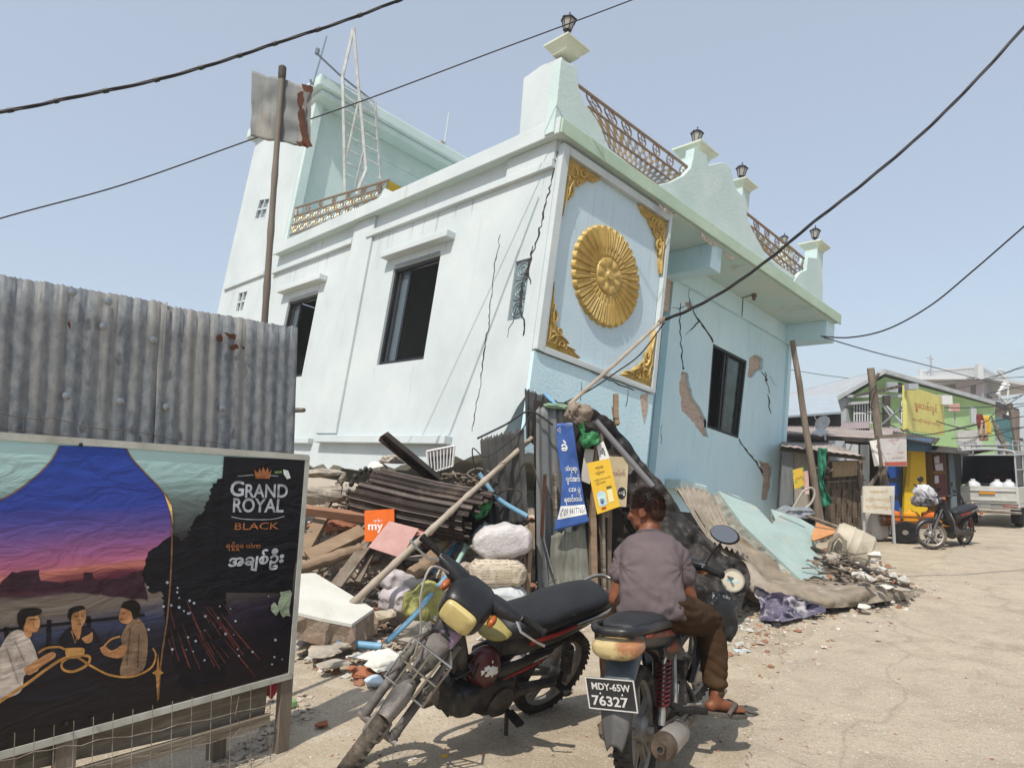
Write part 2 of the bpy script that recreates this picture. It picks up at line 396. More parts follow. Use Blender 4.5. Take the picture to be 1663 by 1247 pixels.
# raised bands, pilasters, sill ledge and window hoods
b = B()
b.bx(-0.07, 0, 0.02, 4.45, -0.30, -0.19).bx(-0.07, 0, 4.95, 8.2, -0.30, -0.19).bx(-0.05, 0, 8.7, 10.95, -0.22, -0.12)
b.bx(-0.05, 0.0, 0.02, 0.92, -0.19, 0.08).bx(-0.045, 0, 4.28, 4.95, -3.7, 0.08)
hb(b, 'wall_band', M_white, bevel=0.008)
b = B()
b.bx(-0.13, 0, 1.27, 4.78, -3.86, -3.74).bx(-0.1, 0, 5.05, 8.6, -3.88, -3.78)
hb(b, 'sill_ledge', M_white, bevel=0.012)
for (y0, y1) in ((1.93, 3.68), (5.72, 7.5)):
    hb(B().bx(-0.16, 0, y0, y1, -0.855, -0.745), 'window_hood', M_white, bevel=0.012)
# streaks of old mortar down the pilaster edge and the long vertical crack
b = B(); 
for pts, wd, sd in (([(905, 243), (895, 300), (872, 390), (852, 450), (847, 470), (843, 500), (851, 520), (850, 545)], [2.5, 3.5, 4.5, 3], 1), ([(847, 470), (836, 510), (824, 548)], [1, 2, 1], 2),
                    ([(866, 400), (858, 440), (862, 462)], [3, 5, 2], 4), ([(898, 250), (870, 262), (846, 262)], [1.5, 2, 1], 5),
                    ([(778, 640), (772, 668), (767, 700)], [1, 2.5, 1], 6), ([(800, 468), (795, 520), (786, 575), (778, 640)], [1.5, 3, 2.5, 1.5], 7), ([(813, 380), (806, 420), (800, 468)], [1, 2, 1.5], 8)):
    l, r = ribbon(pts, [w_ * 0.7 for w_ in wd], sd, 6, 1.8)
    v = [(-0.003 - (0.05 if False else 0), *fL(*p)) for p in l] + [(-0.003, *fL(*p)) for p in r]; n = len(l)
    b = B(); b.add(v, [(i, i + 1, n + i + 1, n + i) for i in range(n - 1)]); hb(b, 'crack', M_crack, fix=False)

# windows: dark aluminium frames with one sliding leaf each
def window_x(y0, y1, z0, z1, name='window_frame'):
    b = B(); t = 0.05
    b.bx(0.04, 0.1, y0, y1, z1 - t, z1).bx(0.04, 0.1, y0, y1, z0, z0 + t).bx(0.04, 0.1, y0, y0 + t, z0 + t, z1 - t).bx(0.04, 0.1, y1 - t, y1, z0 + t, z1 - t)
    b.bx(0.11, 0.14, y1 - 0.13, y1 - 0.09, z0 + t, z1 - t).bx(0.11, 0.14, y1 - 0.36, y1 - 0.31, z0 + t, z1 - t)
    fr = hb(b, name, M_dark, bevel=0.004)
    hb(B().bx(0.12, 0.126, y1 - 0.31, y1 - 0.13, z0 + t, z1 - t), 'window_pane', M_glass, fr)
    hb(B().bx(0.0, 0.12, y0 + 0.02, y1 - 0.02, z1 + 0.001, z1 + 0.06), 'shutter_rail', mat('rail_alu', '#aeb6bb', None, rough=0.4, metal=0.4), fr)
window_x(2.22, 3.46, -2.62, -1.02); window_x(5.97, 7.2, -2.64, -1.04)
for h in (SW1, SW2):
    b = B(); c = [sum(q[i] for q in h) / 4 for i in (0, 1)]
    def edge(a, d, w=0.045): b.bar((0.02, a[0], a[1]), (0.02, d[0], d[1]), w, w, (1, 0, 0))
    for i in range(4): edge(h[i], h[(i + 1) % 4])
    md = lambda i, j: ((h[i][0] + h[j][0]) / 2, (h[i][1] + h[j][1]) / 2)
    edge(md(0, 1), md(2, 3), 0.035); edge(md(1, 2), md(3, 0), 0.035)
    fr = hb(b, 'vent_window', M_white)
    b = B(); b.poly([(0.06, *q) for q in h], (0.02, 0, 0)); hb(b, 'window_pane', mat('pale_glass', '#8f9da3', None, rough=0.2), fr)
gb = B()
for k in range(3):
    z1 = -1.465 - k * 0.265; z0 = z1 - 0.255
    gb.bx(0.03, 0.13, 0.25, 0.51, z0, z1)
    for rr in (0.1, 0.055): gb.tube([(0.028, 0.38 + math.cos(a) * rr, (z0 + z1) / 2 + math.sin(a) * rr) for a in [i * math.pi / 8 for i in range(16)]], 0.012, 5, closed=True)
hb(gb, 'glass_block_window', M_glassblock, bevel=0.012)
# old rain streaks and grime on the side wall
M_grime = mat('grime_film', '#8f8c80', '#7d7566', 6, 0.95, alpha=0.22, spec=0.05)
rg = random.Random(31)
for k in range(34):
    y = rg.uniform(0.1, 8.0); z = rg.choice((0.06, -0.31, -0.31, -0.87, -2.66)); l_ = rg.uniform(0.15, 0.9); w_ = rg.uniform(0.012, 0.04)
    if z == -0.87: y = rg.uniform(1.95, 3.6) if rg.random() < 0.5 else rg.uniform(5.8, 7.4); l_ *= 0.2
    if z == -2.66: y = rg.uniform(2.2, 3.5) if rg.random() < 0.5 else rg.uniform(5.9, 7.2)
    if z > -1 and z != 0.06 and l_ > 0.6 and (1.9 < y < 3.7 or 5.7 < y < 7.5): l_ = 0.35
    l, r = ribbon([(y, z), (y + rg.uniform(-.01, .01), z - l_ * 0.5), (y + rg.uniform(-.02, .02), z - l_)], [w_, w_ * 0.8, w_ * 0.1], k, 0.05, 0.004); n = len(l)
    b = B(); b.add([(-0.0022 - 0.00002 * k - (0.0 if z < -0.32 else 0.0), *p) for p in l] + [(-0.0022 - 0.00002 * k, *p) for p in r], [(i, i + 1, n + i + 1, n + i) for i in range(n - 1)]); hb(b, 'rain_streak', M_grime, fix=False)
# ---- inside: floors, back wall and partitions so the openings look into dark rooms
b = B(); b.bx(0.2, 8.0, 0.99, 11.1, -3.75, -3.6).bx(8.0, 8.2, 0.9, 11.15, -4.2, 0.08).bx(0.2, 8.0, 10.95, 11.15, -4.2, 0.08).bx(0.2, 8.0, 5.1, 5.2, -3.6, 0.07).bx(3.4, 3.5, 1.2, 5.1, -3.6, 0.07)
hb(b, 'inner_walls', M_inner)
hb(B().bx(0.3, 1.6, 8.8, 9.0, -3.6, -1.7), 'inner_partition', M_inner)
# ---- roof slab with its green edge
b = B(); b.bx(-0.13, 8.17, -0.13, 8.09, 0.085, 0.25).bx(0.201, 8.17, 8.09, 10.94, 0.085, 0.25); hb(b, 'roof_slab', M_mint, bevel=0.015)
b = B(); b.bx(-0.15, 8.2, -0.165, -0.133, 0.07, 0.275); hb(b, 'roof_edge', M_green, bevel=0.012)
b = B(); b.bx(-0.165, -0.133, -0.13, 8.1, 0.065, 0.30); hb(b, 'roof_edge', M_white, bevel=0.012)
hb(B().bx(2.42, 8.1, -0.1, 0.95, 0.06, 0.082), 'balcony_ceiling', M_soffit)
# ---- front bay with framed panel, big flower disc and four carved corners
b = B(); b.bx(0.2, 2.38, 0.0, 0.9, -3.9, 0.08); hb(b, 'front_bay', M_panel)
b = B(); z0, z1, x0, x1 = -2.68, 0.03, 0.0, 2.40
for q in ((x0, x0 + 0.13, z0, z1), (x1 - 0.07, x1, z0, z1), (x0 + 0.13, x1 - 0.07, z1 - 0.11, z1), (x0 + 0.13, x1 - 0.07, z0, z0 + 0.07)):
    b.bx(q[0], q[1], -0.085, 0.0, q[2], q[3])
hb(b, 'panel_frame', M_white, bevel=0.01)
hb(B().bx(0.0, 2.40, -0.05, 0.0, -3.9, -2.70), 'bay_base', M_blue)
dcx, dcz, dr = 1.17, -1.345, 0.70
def disc_pt(u, v):
    a = u * 2 * math.pi; r = v * dr
    lob = abs(math.sin(a * 16)) ** 0.5
    edge = 1.0 - 0.05 * (1 - lob) * max(0, (v - 0.6) / 0.4)
    r *= edge
    if v < 0.09: h = 0.115
    elif v < 0.14: h = 0.085
    elif v < 0.36: l6 = abs(math.sin(a * 4.5)); h = 0.07 + 0.035 * l6 * math.sin(math.pi * (v - 0.14) / 0.24)
    elif v < 0.40: h = 0.045
    else:
        t = (v - 0.40) / 0.6; inn = abs(math.sin(a * 16)); h = 0.055 + 0.018 * lob - 0.02 * (1 - lob) + 0.022 * t * (1 - t) + (0.014 if 0.45 < inn < 0.62 and t > 0.25 else 0) - (0.012 if inn >= 0.97 else 0) - 0.02 * max(0, t - 0.9) * 10 * (1 - inn)
        if v > 0.97: h = 0.02
    if v >= 0.999: h = -0.002
    return (dcx + r * math.cos(a), -h * (0.8 if h > 0 else 1), dcz + r * math.sin(a))
b = B(); b.grid(disc_pt, 512, 50); hb(b, 'flower_disc', M_gold, smooth=True, angle=50)
def spiral(b, c, r0, turns, a0, dirn, w, ex, ey, n=26):
    pts, rs = [], []
    for i in range(n + 1):
        t = i / n; a = a0 + dirn * turns * 2 * math.pi * t; r = r0 * (1 - 0.86 * t)
        q = (c[0] + r * math.cos(a), c[1] + r * math.sin(a)); pts.append((q[0], -0.035 - 0.02 * t, q[1])); rs.append((w * (1 - 0.5 * t), 0.03))
    b.tube(pts, [r_[0] for r_ in rs], 6)
def leaf(b, p0, p1, w, bend):
    """carved acanthus leaf lying on the panel: a ridged blade from p0 to p1"""
    d = V((p1[0] - p0[0], p1[1] - p0[1])); l = d.length; d /= l; nn = V((-d.y, d.x))
    def fn(u, v):
        t = u; ww = w * math.sin(math.pi * min(1, t * 0.92 + 0.08)) ** 0.8 * (1 - 0.18 * abs(math.sin(t * 14)))
        s_ = (v - 0.5) * 2; q = V(p0) + d * (l * t) + nn * (s_ * ww + bend * math.sin(math.pi * t))
        return (q.x, -0.006 - 0.055 * (1 - abs(s_) ** 1.5) - 0.012 * math.cos(s_ * 9), q.y)
    b.grid(fn, 14, 8)
def corner(ox, oz, sx, sz):
    b = B(); P = lambda a, c: (ox + sx * a, oz + sz * c)
    b.poly([(*(lambda q: (q[0], 0.0, q[1]))(P(a, c)),) for a, c in ((0.0, 0.0), (0.66, 0.0), (0.56, 0.1), (0.45, 0.09), (0.40, 0.16), (0.3, 0.17), (0.26, 0.28), (0.17, 0.34), (0.15, 0.46), (0.09, 0.5), (0.04, 0.78), (0.0, 0.82))], (0, -0.03, 0))
    for (a, c, r, t, a0, dd, w) in ((0.13, 0.16, 0.125, 1.5, 2.0, 1, 0.024), (0.32, 0.1, 0.085, 1.4, 0.2, -1, 0.02), (0.1, 0.4, 0.09, 1.3, 1.2, -1, 0.02), (0.24, 0.25, 0.065, 1.2, 4.2, 1, 0.016), (0.48, 0.06, 0.05, 1.1, 0.5, 1, 0.014)):
        c0 = P(a, c); q0 = a0 if sx > 0 else math.pi - a0; q0 = q0 if sz > 0 else -q0
        spiral(b, c0, r, t, q0, dd * sx * sz, w, 0, 0)
    for (p0, p1, w, bd) in (((0.02, 0.02), (0.2, 0.2), 0.07, 0.02), ((0.25, 0.04), (0.66, 0.02), 0.045, 0.03), ((0.03, 0.3), (0.02, 0.82), 0.045, -0.02), ((0.05, 0.06), (0.36, 0.04), 0.05, 0.02),
                            ((0.05, 0.06), (0.05, 0.32), 0.05, -0.02), ((0.2, 0.18), (0.42, 0.14), 0.04, 0.03), ((0.14, 0.28), (0.1, 0.56), 0.04, 0.03), ((0.4, 0.1), (0.56, 0.09), 0.03, 0), ((0.08, 0.48), (0.04, 0.66), 0.03, 0)):
        leaf(b, P(*p0), P(*p1), w, bd * sx * sz)
    hb(b, 'carved_corner', M_gold, smooth=True, angle=50)
corner(0.14, -0.09, 1, -1); corner(2.32, -0.09, -1, -1); corner(0.14, -2.60, 1, 1); corner(2.32, -2.60, -1, 1)
# ---- recessed front wall under the balcony slab, with its window and holes down to the brick
YR = 0.86
FW = [fF(*p, YR) for p in ((1158, 558), (1213, 586), (1199, 712), (1148, 694))]
bk1 = jag([fF(*p, YR) for p in ((1107, 602), (1117, 606), (1124, 640), (1136, 660), (1146, 680), (1150, 712), (1140, 706), (1122, 680), (1108, 668), (1103, 630))], 0.06, 0.02, True, 11)
bk2 = jag([fF(*p, YR) for p in ((1217, 580), (1230, 576), (1240, 584), (1238, 600), (1228, 604), (1220, 614), (1214, 612))], 0.06, 0.02, True, 12)
bk3 = jag([fF(*p, YR) for p in ((1232, 748), (1250, 752), (1256, 762), (1254, 790), (1248, 812), (1236, 812), (1240, 780))], 0.06, 0.02, True, 13)
bk4 = jag([fF(*p, YR) for p in ((1112, 492), (1122, 490), (1126, 500), (1118, 504))], 0.05, 0.012, True, 14)
b = B(); mpf = lambda q, y=YR: (q[0], y, q[1])
base_l = fF(1082, 790, YR); base_r = fF(1264, 826, YR)
xs = fF(1084, 560, YR)[0]; XE = fF(1278, 560, YR)[0]
b.poly([mpf(q) for q in ((xs, 0.06), (XE, 0.06), (XE, base_r[1] - 0.25), (xs, base_l[1] - 0.4))], (0, 0.14, 0), holes=[[mpf(q) for q in h] for h in (FW, bk1, bk2, bk3, bk4)])
hb(b, 'front_wall', M_blue)
b = B(); b.bx(2.3, xs + 0.1, YR + 0.16, YR + 0.3, -4.2, 0.06); hb(b, 'recess_wall', M_blue)
b = B()
for h in (bk1, bk2, bk3, bk4):
    xsq = [q[0] for q in h]; zs = [q[1] for q in h]
    b = B(); x0_, x1_, z0_, z1_ = min(xsq) - 0.03, max(xsq) + 0.03, min(zs) - 0.03, max(zs) + 0.03
    b.grid(lambda u, v: (x0_ + (x1_ - x0_) * u, YR + 0.05 + 0.03 * fbm((u * (x1_ - x0_), v * (z1_ - z0_), x0_), 7), z0_ + (z1_ - z0_) * v), 40, 40); b.bx(x0_, x1_, YR + 0.11, YR + 0.135, z0_, z1_)
    hb(b, 'exposed_brick', M_brickX)
b = B()
q0 = fF(1080, 450, 0.9); b.bx(q0[0] - 0.05, q0[0] + 0.12, 0.85, 1.0, -0.9, -0.35)
hb(b, 'exposed_brick', M_brickX)
hb(B().bx(XE, XE + 0.13, YR - 0.06, YR + 0.3, -4.0, 0.06), 'corner_column', M_blue, bevel=0.01)
hb(B().bx(XE - 0.9 + 0.9, XE + 0.16, YR - 0.09, YR + 0.32, -4.1, -2.35), 'bare_column_base', M_concrete, bevel=0.01)
b = B(); b.bx(fF(1080, 780, YR)[0], fF(1124, 790, YR)[0], YR - 0.3, YR, -3.82, -3.66); hb(b, 'sill_ledge', M_mint, bevel=0.02)
# window: frame, dark louvre leaf, pale curtain behind
b = B(); t = 0.05
for i in range(4):
    a = FW[i]; c = FW[(i + 1) % 4]; b.bar((a[0], YR + 0.03, a[1]), (c[0], YR + 0.03, c[1]), 0.09, t, (0, 1, 0))
lp = lambda u, v: ((FW[0][0] * (1 - u) + FW[1][0] * u) * (1 - v) + (FW[3][0] * (1 - u) + FW[2][0] * u) * v, (FW[0][1] * (1 - u) + FW[1][1] * u) * (1 - v) + (FW[3][1] * (1 - u) + FW[2][1] * u) * v)
for u in (0.42, 0.5, 0.93):
    a = lp(u, 0.02); c = lp(u, 0.98); b.bar((a[0], YR + 0.07, a[1]), (c[0], YR + 0.07, c[1]), 0.05, 0.05, (0, 1, 0))
fr = hb(b, 'window_frame', M_dark)
b = B(); b.poly([(*(lambda q: (q[0], YR + 0.075, q[1]))(lp(u, v)),) for u, v in ((0.52, 0.03), (0.92, 0.03), (0.92, 0.97), (0.52, 0.97))], (0, 0.008, 0)); hb(b, 'window_pane', mat('dark_glass', '#1d2a2c', '#38504a', 3, 0.08, spec=0.7), fr)
b = B()
for k in range(26):
    a = lp(0.53, 0.04 + k * 0.0355); c = lp(0.91, 0.04 + k * 0.0355); b.bar((a[0], YR + 0.1, a[1]), (c[0], YR + 0.1, c[1]), 0.03, 0.012, (0, 1, 0.6))
hb(b, 'window_louvre', mat('louvre', '#40504c', None, rough=0.6), fr)
b = B(); a = lp(0.1, 0.1); c = lp(0.02, 0.95); b.bar((a[0], YR + 0.2, a[1]), (c[0], YR + 0.16, c[1]), 0.06, 0.05, (0, 1, 0)); hb(b, 'window_bar', M_blue, fr)
# cracks of the front wall, hanging wires, balcony beams
b = B()
for pts, wd, sd in (([(1105, 492), (1104, 540), (1110, 600)], [1.5, 2.5, 3.5], 21), ([(1119, 470), (1120, 496), (1134, 520), (1146, 536), (1158, 556)], [1, 2, 4, 3], 22), ([(1134, 522), (1124, 534), (1113, 544)], [2.5, 2, 0.8], 23),
                    ([(1200, 712), (1212, 730), (1228, 750), (1238, 768)], [2, 3.5, 4], 24), ([(1246, 640), (1252, 672)], [1, 3, 1], 25), ([(1250, 610), (1262, 628)], [0.6, 1.2, 0.4], 26), ([(1242, 604), (1249, 640)], [1.5, 2.5, 1], 27),
                    ([(1090, 500), (1104, 502), (1116, 496)], [1, 2, 2], 28), ([(1236, 604), (1246, 618)], [2, 3], 29), ([(1075, 690), (1073, 720)], [1, 1.5], 30)):
    l, r = ribbon(pts, [w_ * 0.75 for w_ in wd], sd, 6, 1.5); n = len(l)
    b = B(); b.add([mpf(fF(*p, YR), YR - 0.003) for p in l] + [mpf(fF(*p, YR), YR - 0.003) for p in r], [(i, i + 1, n + i + 1, n + i) for i in range(n - 1)]); hb(b, 'crack', M_crack, fix=False)

b = B()
for pts, wd, sd in (([(868, 566), (900, 576), (930, 590), (960, 600)], [2.5, 1.5, 2, 1.2], 31), ([(960, 604), (1000, 622), (1030, 634)], [1, 2, 1.5], 32), ([(944, 620), (942, 650)], [0.6, 0.8], 33), ([(1020, 632), (1016, 660)], [0.6, 0.8], 34)):
    l, r = ribbon(pts, wd, sd, 6, 1.2); n = len(l)
    b = B(); b.add([mpf(fF(*p, -0.05), -0.053) for p in l] + [mpf(fF(*p, -0.05), -0.053) for p in r], [(i, i + 1, n + i + 1, n + i) for i in range(n - 1)]); hb(b, 'crack', M_crack, fix=False)

b = B(); h = jag([fF(*p, -0.05) for p in ((1040, 642), (1052, 640), (1050, 668), (1046, 688), (1042, 668))], 0.06, 0.015, True, 5)
b.poly([mpf(q, -0.05) for q in h], (0, -0.008, 0)); hb(b, 'exposed_brick', M_brickX)
b = B(); b.bx(3.55, 3.85, -0.05, YR, -0.36, 0.06).bx(XE - 0.22, XE + 0.15, -0.05, YR - 0.062, -0.32, 0.06).bx(xs, XE, YR - 0.07, YR, -0.3, 0.06)
hb(b, 'balcony_beam', M_blue, bevel=0.01)
# bare patches where the slab edge broke
b = B()
for pxs in (((1068, 330), (1090, 345), (1096, 352), (1074, 340)), ((1138, 378), (1164, 396), (1160, 402), (1140, 388)), ((1176, 408), (1192, 418), (1188, 424), (1178, 416))):
    h = jag([fF(*p, -0.17) for p in pxs], 0.06, 0.012, True, 3); b = B(); b.poly([mpf(q, -0.166) for q in h], (0, -0.006, 0)); hb(b, 'broken_edge', M_concrete)
b = B(); w_ = [hl(1225, 478, 2, 0.05), hl(1200, 486, 2, 0.05)]; b.tube([w_[0], w_[1], (w_[1].x, YR - 0.08, 0.03), (w_[1].x, YR - 0.08, -0.3)], 0.008, 5); b.box(w_[0] + V((0, 0, -0.03)), (0.07, 0.07, 0.06)); b.lathe([(0.03, 0), (0.035, -0.05)], w_[0] + V((0, 0, -0.06)), n=8)
hb(b, 'lamp_holder', mat('lamp_holder', '#6a5a48', None))
# ---- parapet along the front: sweeping end wall, middle gable, end wall, with piers and caps
def parapet(name, pxs, y0=-0.06, th=0.16):
    b = B(); b.poly([(q[0], y0, q[1]) for q in [fF(*p, y0) for p in pxs]], (0, th, 0)); return hb(b, name, M_mint, bevel=0.012)
parapet('parapet_wall', ((898, 214), (905, 160), (911, 97), (938, 109), (938, 126), (941, 150), (948, 166), (960, 182), (972, 200), (980, 218), (988, 243), (994, 254), (996, 262), (990, 266)))
parapet('parapet_kerb', ((988, 240), (1062, 297), (1062, 305), (990, 264)), -0.05, 0.12)
parapet('parapet_gable', ((1058, 304), (1090, 295), (1110, 285), (1122, 272), (1126, 255), (1128, 240), (1148, 252), (1151, 268), (1160, 266), (1170, 264), (1180, 265), (1188, 275), (1192, 296), (1198, 310), (1210, 322), (1213, 350), (1220, 370), (1232, 392), (1244, 414), (1256, 428), (1240, 424), (1180, 386)))
parapet('parapet_kerb', ((1240, 412), (1292, 449), (1292, 457), (1242, 422)), -0.05, 0.12)
parapet('parapet_wall', ((1286, 460), (1300, 442), (1310, 438), (1312, 418), (1334, 420), (1337, 470), (1336, 492)))
def pier(xc, yc, w, d, z0, z1, capz, capw, nm='pier'):
    b = B(); b.bx(xc - w / 2, xc + w / 2, yc - d / 2, yc + d / 2, z0, z1); pr = hb(b, nm, M_mint, bevel=0.012)
    def cap(c, w2):
        b = B(); prof = ((0.78, 0.0), (0.8, 0.05), (0.9, 0.1), (0.92, 0.13), (1.15, 0.2), (1.18, 0.25), (1.3, 0.27), (1.32, 0.33), (0.9, 0.36), (0.5, 0.4))
        b.loft([[V((c[0] + sx * w2 / 2 * k, c[1] + sy * w2 / 2 * k, c[2] + h * w2 * 1.5)) for sx, sy in ((-1, -1), (1, -1), (1, 1), (-1, 1))] for k, h in prof])
        hb(b, 'pier_cap', M_cream, pr, bevel=0.006)
    cap((xc, yc - (d - w) / 2 if d > w else yc, z1), capw); return pr, z1 + capw * 0.6
def lantern(x, y, z, s=0.13):
    b = B(); b.lathe([(0.35, 0), (0.38, 0.12), (0.16, 0.2), (0.16, 0.35), (0.3, 0.42), (0.44, 0.5)], (0, 0, 0), n=8)
    for k in range(6):
        a = k * math.pi / 3; b.tube([(0.42 * math.cos(a), 0.42 * math.sin(a), 0.5), (0.72 * math.cos(a), 0.72 * math.sin(a), 1.45)], 0.05, 4)
    b.lathe([(0.86, 1.42), (0.88, 1.5), (0.55, 1.68), (0.25, 1.85), (0.12, 1.92), (0.06, 2.05), (0.1, 2.12), (0.03, 2.3)], (0, 0, 0), n=6)
    T = lambda q: V((x + q.x * s, y + q.y * s, z + 0.05 + q.z * s * 1.25)); b.lathe([(0.3, -0.7), (0.22, 0.0)], n=8); b.v = [T(q) for q in b.v]
    o = hb(b, 'roof_lantern', M_dark)
    g = B(); g.lathe([(0.40, 0.5), (0.69, 1.44)], (0, 0, 0), n=6); g.v = [T(q) for q in g.v]; hb(g, 'lantern_glass', mat('lantern_glass', '#8d8a84', '#a39d94', 3, 0.25, spec=0.5), o)
px1 = fF(918, 88, 0.15)
b = B(); b.poly([hl(*p, 0, -0.04) for p in ((842, 232), (850, 128), (880, 106), (912, 92), (905, 215))], (0.3, 0, 0)); pr = hb(b, 'pier', M_white, bevel=0.012)
def cap_at(par, c, w2, k2=1.0):
    b = B(); prof = ((0.78, 0.0), (0.8, 0.05), (0.9, 0.1), (0.92, 0.13), (1.15, 0.2), (1.18, 0.25), (1.3, 0.27), (1.32, 0.33), (0.9, 0.36), (0.5, 0.4))
    b.loft([[V((c[0] + sx * w2 / 2 * k, c[1] + sy * w2 / 2 * k * k2, c[2] + h * w2 * 1.3)) for sx, sy in ((-1, -1), (1, -1), (1, 1), (-1, 1))] for k, h in prof])
    hb(b, 'pier_cap', M_cream, par, bevel=0.006)
cap_at(pr, (0.05, 0.16, px1[1] - 0.03), 0.34)
q = fF(920, 62, 0.14); lantern(q[0] + 0.0, 0.14, q[1] - 0.02)
for (cx_, cy_, w_, yb) in ((1128, 262, 0.42, 0.24), (1202, 312, 0.34, 0.3), (1322, 410, 0.36, 0.2)):
    q = fF(cx_, cy_, yb); b = B(); b.bx(q[0] - w_ / 2 * 0.78, q[0] + w_ / 2 * 0.78, yb - w_ * 0.36, yb + w_ * 0.36, 0.25, q[1]); p_ = hb(b, 'pier', M_mint, bevel=0.012)
    cap_at(p_, (q[0], yb, q[1] - 0.005), w_)
    lantern(q[0], yb, q[1] + w_ * 0.5)
q = fF(1273, 398, 2.4); b = B(); b.bx(q[0] - 0.17, q[0] + 0.17, 2.2, 2.55, 0.25, q[1] - 0.25); p_ = hb(b, 'pier', M_mint); cap_at(p_, (q[0], 2.4, q[1] - 0.25), 0.36); lantern(q[0], 2.4, q[1] - 0.08)
# ---- balustrades: steel tubes with gilt and silver scroll panels
M_gilt = mat('gilt_scroll', '#a8977a', '#97948f', 2.2, 0.4, 0.45, contrast=(0.47, 0.53))
def scrolls(b, A, Bq, Cq, Dq, n):
    """A-B bottom line, D-C top line (3D); fills the band with n pairs of curls"""
    for k in range(n):
        for s_ in (0, 1):
            u0 = (k + 0.5 + (s_ - 0.5) * 0.5) / n; pts = []
            for i in range(11):
                t = i / 10; a = (0.3 + t * 1.45) * 2 * math.pi * (1 if (k + s_) % 2 else -1); r = 0.47 * (1 - 0.7 * t)
                uu = u0 + r * math.cos(a) * 0.62 / n; vv = 0.5 + (0.2 if s_ else -0.2) * (1 if k % 2 else -1) + r * math.sin(a) * 0.62
                vv = min(0.97, max(0.03, vv)); pts.append((A * (1 - uu) + Bq * uu) * (1 - vv) + (Dq * (1 - uu) + Cq * uu) * vv)
            b.tube(pts, 0.0095, 4)
def balustrade(bands, to3, n, rad=0.024, rings=None):
    """bands: list of (left px, right px) for each rail, top first"""
    L3 = [(to3(*a), to3(*c)) for a, c in bands]; b = B()
    for i, (a, c) in enumerate(L3): b.tube([a, c], rad if i == 0 else rad * 0.75, 8)
    a, c = L3[0]; d, e = L3[1]
    for k in range(rings):
        t = (k + 0.7) / rings; top = a.lerp(c, t); bt = d.lerp(e, t); m = (top + bt) / 2; r = (top - bt).length * 0.42; ax = (c - a).normalized(); up = (top - bt).normalized()
        b.tube([m + (ax * math.cos(q) + up * math.sin(q)) * r for q in [i * math.pi / 6 for i in range(12)]], 0.012, 5, closed=True)
        b.tube([m - ax * r, m + ax * r], 0.008, 4); b.tube([m - up * r, m + up * r], 0.008, 4)
    o = hb(b, 'balustrade', M_steel, smooth=True)
    s_ = B()
    for i in range(1, len(L3) - 1): scrolls(s_, L3[i + 1][0], L3[i + 1][1], L3[i][1], L3[i][0], n)
    hb(s_, 'scroll_panel', M_gilt, o, fix=False)
t3f = lambda y: (lambda px, py: V((fF(px, py, y)[0], y, fF(px, py, y)[1])))
z2 = lambda x, y: (780 + x * 620 / 1663, y * 620 / 1663)
balustrade([(z2(415, 365), z2(910, 735)), (z2(470, 465), z2(893, 778)), (z2(530, 570), z2(840, 792)), (z2(560, 650), z2(775, 806))], t3f(0.02), 26, rings=7)
balustrade([((1213, 347), (1316, 428)), ((1219, 367), (1308, 440)), ((1228, 386), (1300, 448)), ((1238, 404), (1290, 452))], t3f(0.02), 20, rings=6)
z1_ = lambda x, y: (330 + x * 450 / 1403, y * 400 / 1247)
t3l = lambda px, py: V((0.06, *fL(px, py, 0.06)))
balustrade([(z1_(430, 1065), z1_(940, 913)), (z1_(430, 1107), z1_(900, 955)), (z1_(418, 1152), z1_(880, 1000)), (z1_(412, 1200), z1_(850, 1048))], t3l, 22, rings=7)
b = B(); b.poly([V((0.1, *fL(*z1_(*p), 0.1))) for p in ((860, 1040), (900, 945), (925, 955), (965, 975), (975, 1000))], (0.12, 0, 0)); hb(b, 'broken_pier', M_white)
# ---- roof room at the back with its own slab roof
b = B(); b.bx(0.2, 7.6, 8.1, 8.3, 0.25, 3.9); hb(b, 'roof_room_wall', M_mint)
b = B(); b.bx(0.0, 0.2, 7.95, 8.1, 0.25, 3.9); hb(b, 'roof_room_pilaster', M_mint, bevel=0.01)
b = B(); b.bx(-0.18, 7.7, 7.55, 11.4, 3.86, 4.14).bx(-0.05, 7.7, 7.62, 8.1, 3.72, 3.86); hb(b, 'roof_room_slab', M_mint, bevel=0.04)
b = B(); b.bx(1.1, 4.6, 8.3, 8.42, 4.14, 4.42).bx(3.4, 3.52, 8.0, 8.1, 4.14, 4.5); hb(b, 'roof_upstand', M_concrete, bevel=0.01)
b = B(); b.bx(1.2, 5, 8.07, 8.1, 3.28, 3.34); hb(b, 'roof_room_band', M_mint)
qy = fF(650, 310, 8.05); b = B(); b.bx(qy[0] - 0.35, qy[0] + 0.3, 8.04, 8.1, 0.3, qy[1] + 0.1); hb(b, 'yellow_door', mat('yellow_door', '#c8a01c', '#b08c18', 3, 0.6))
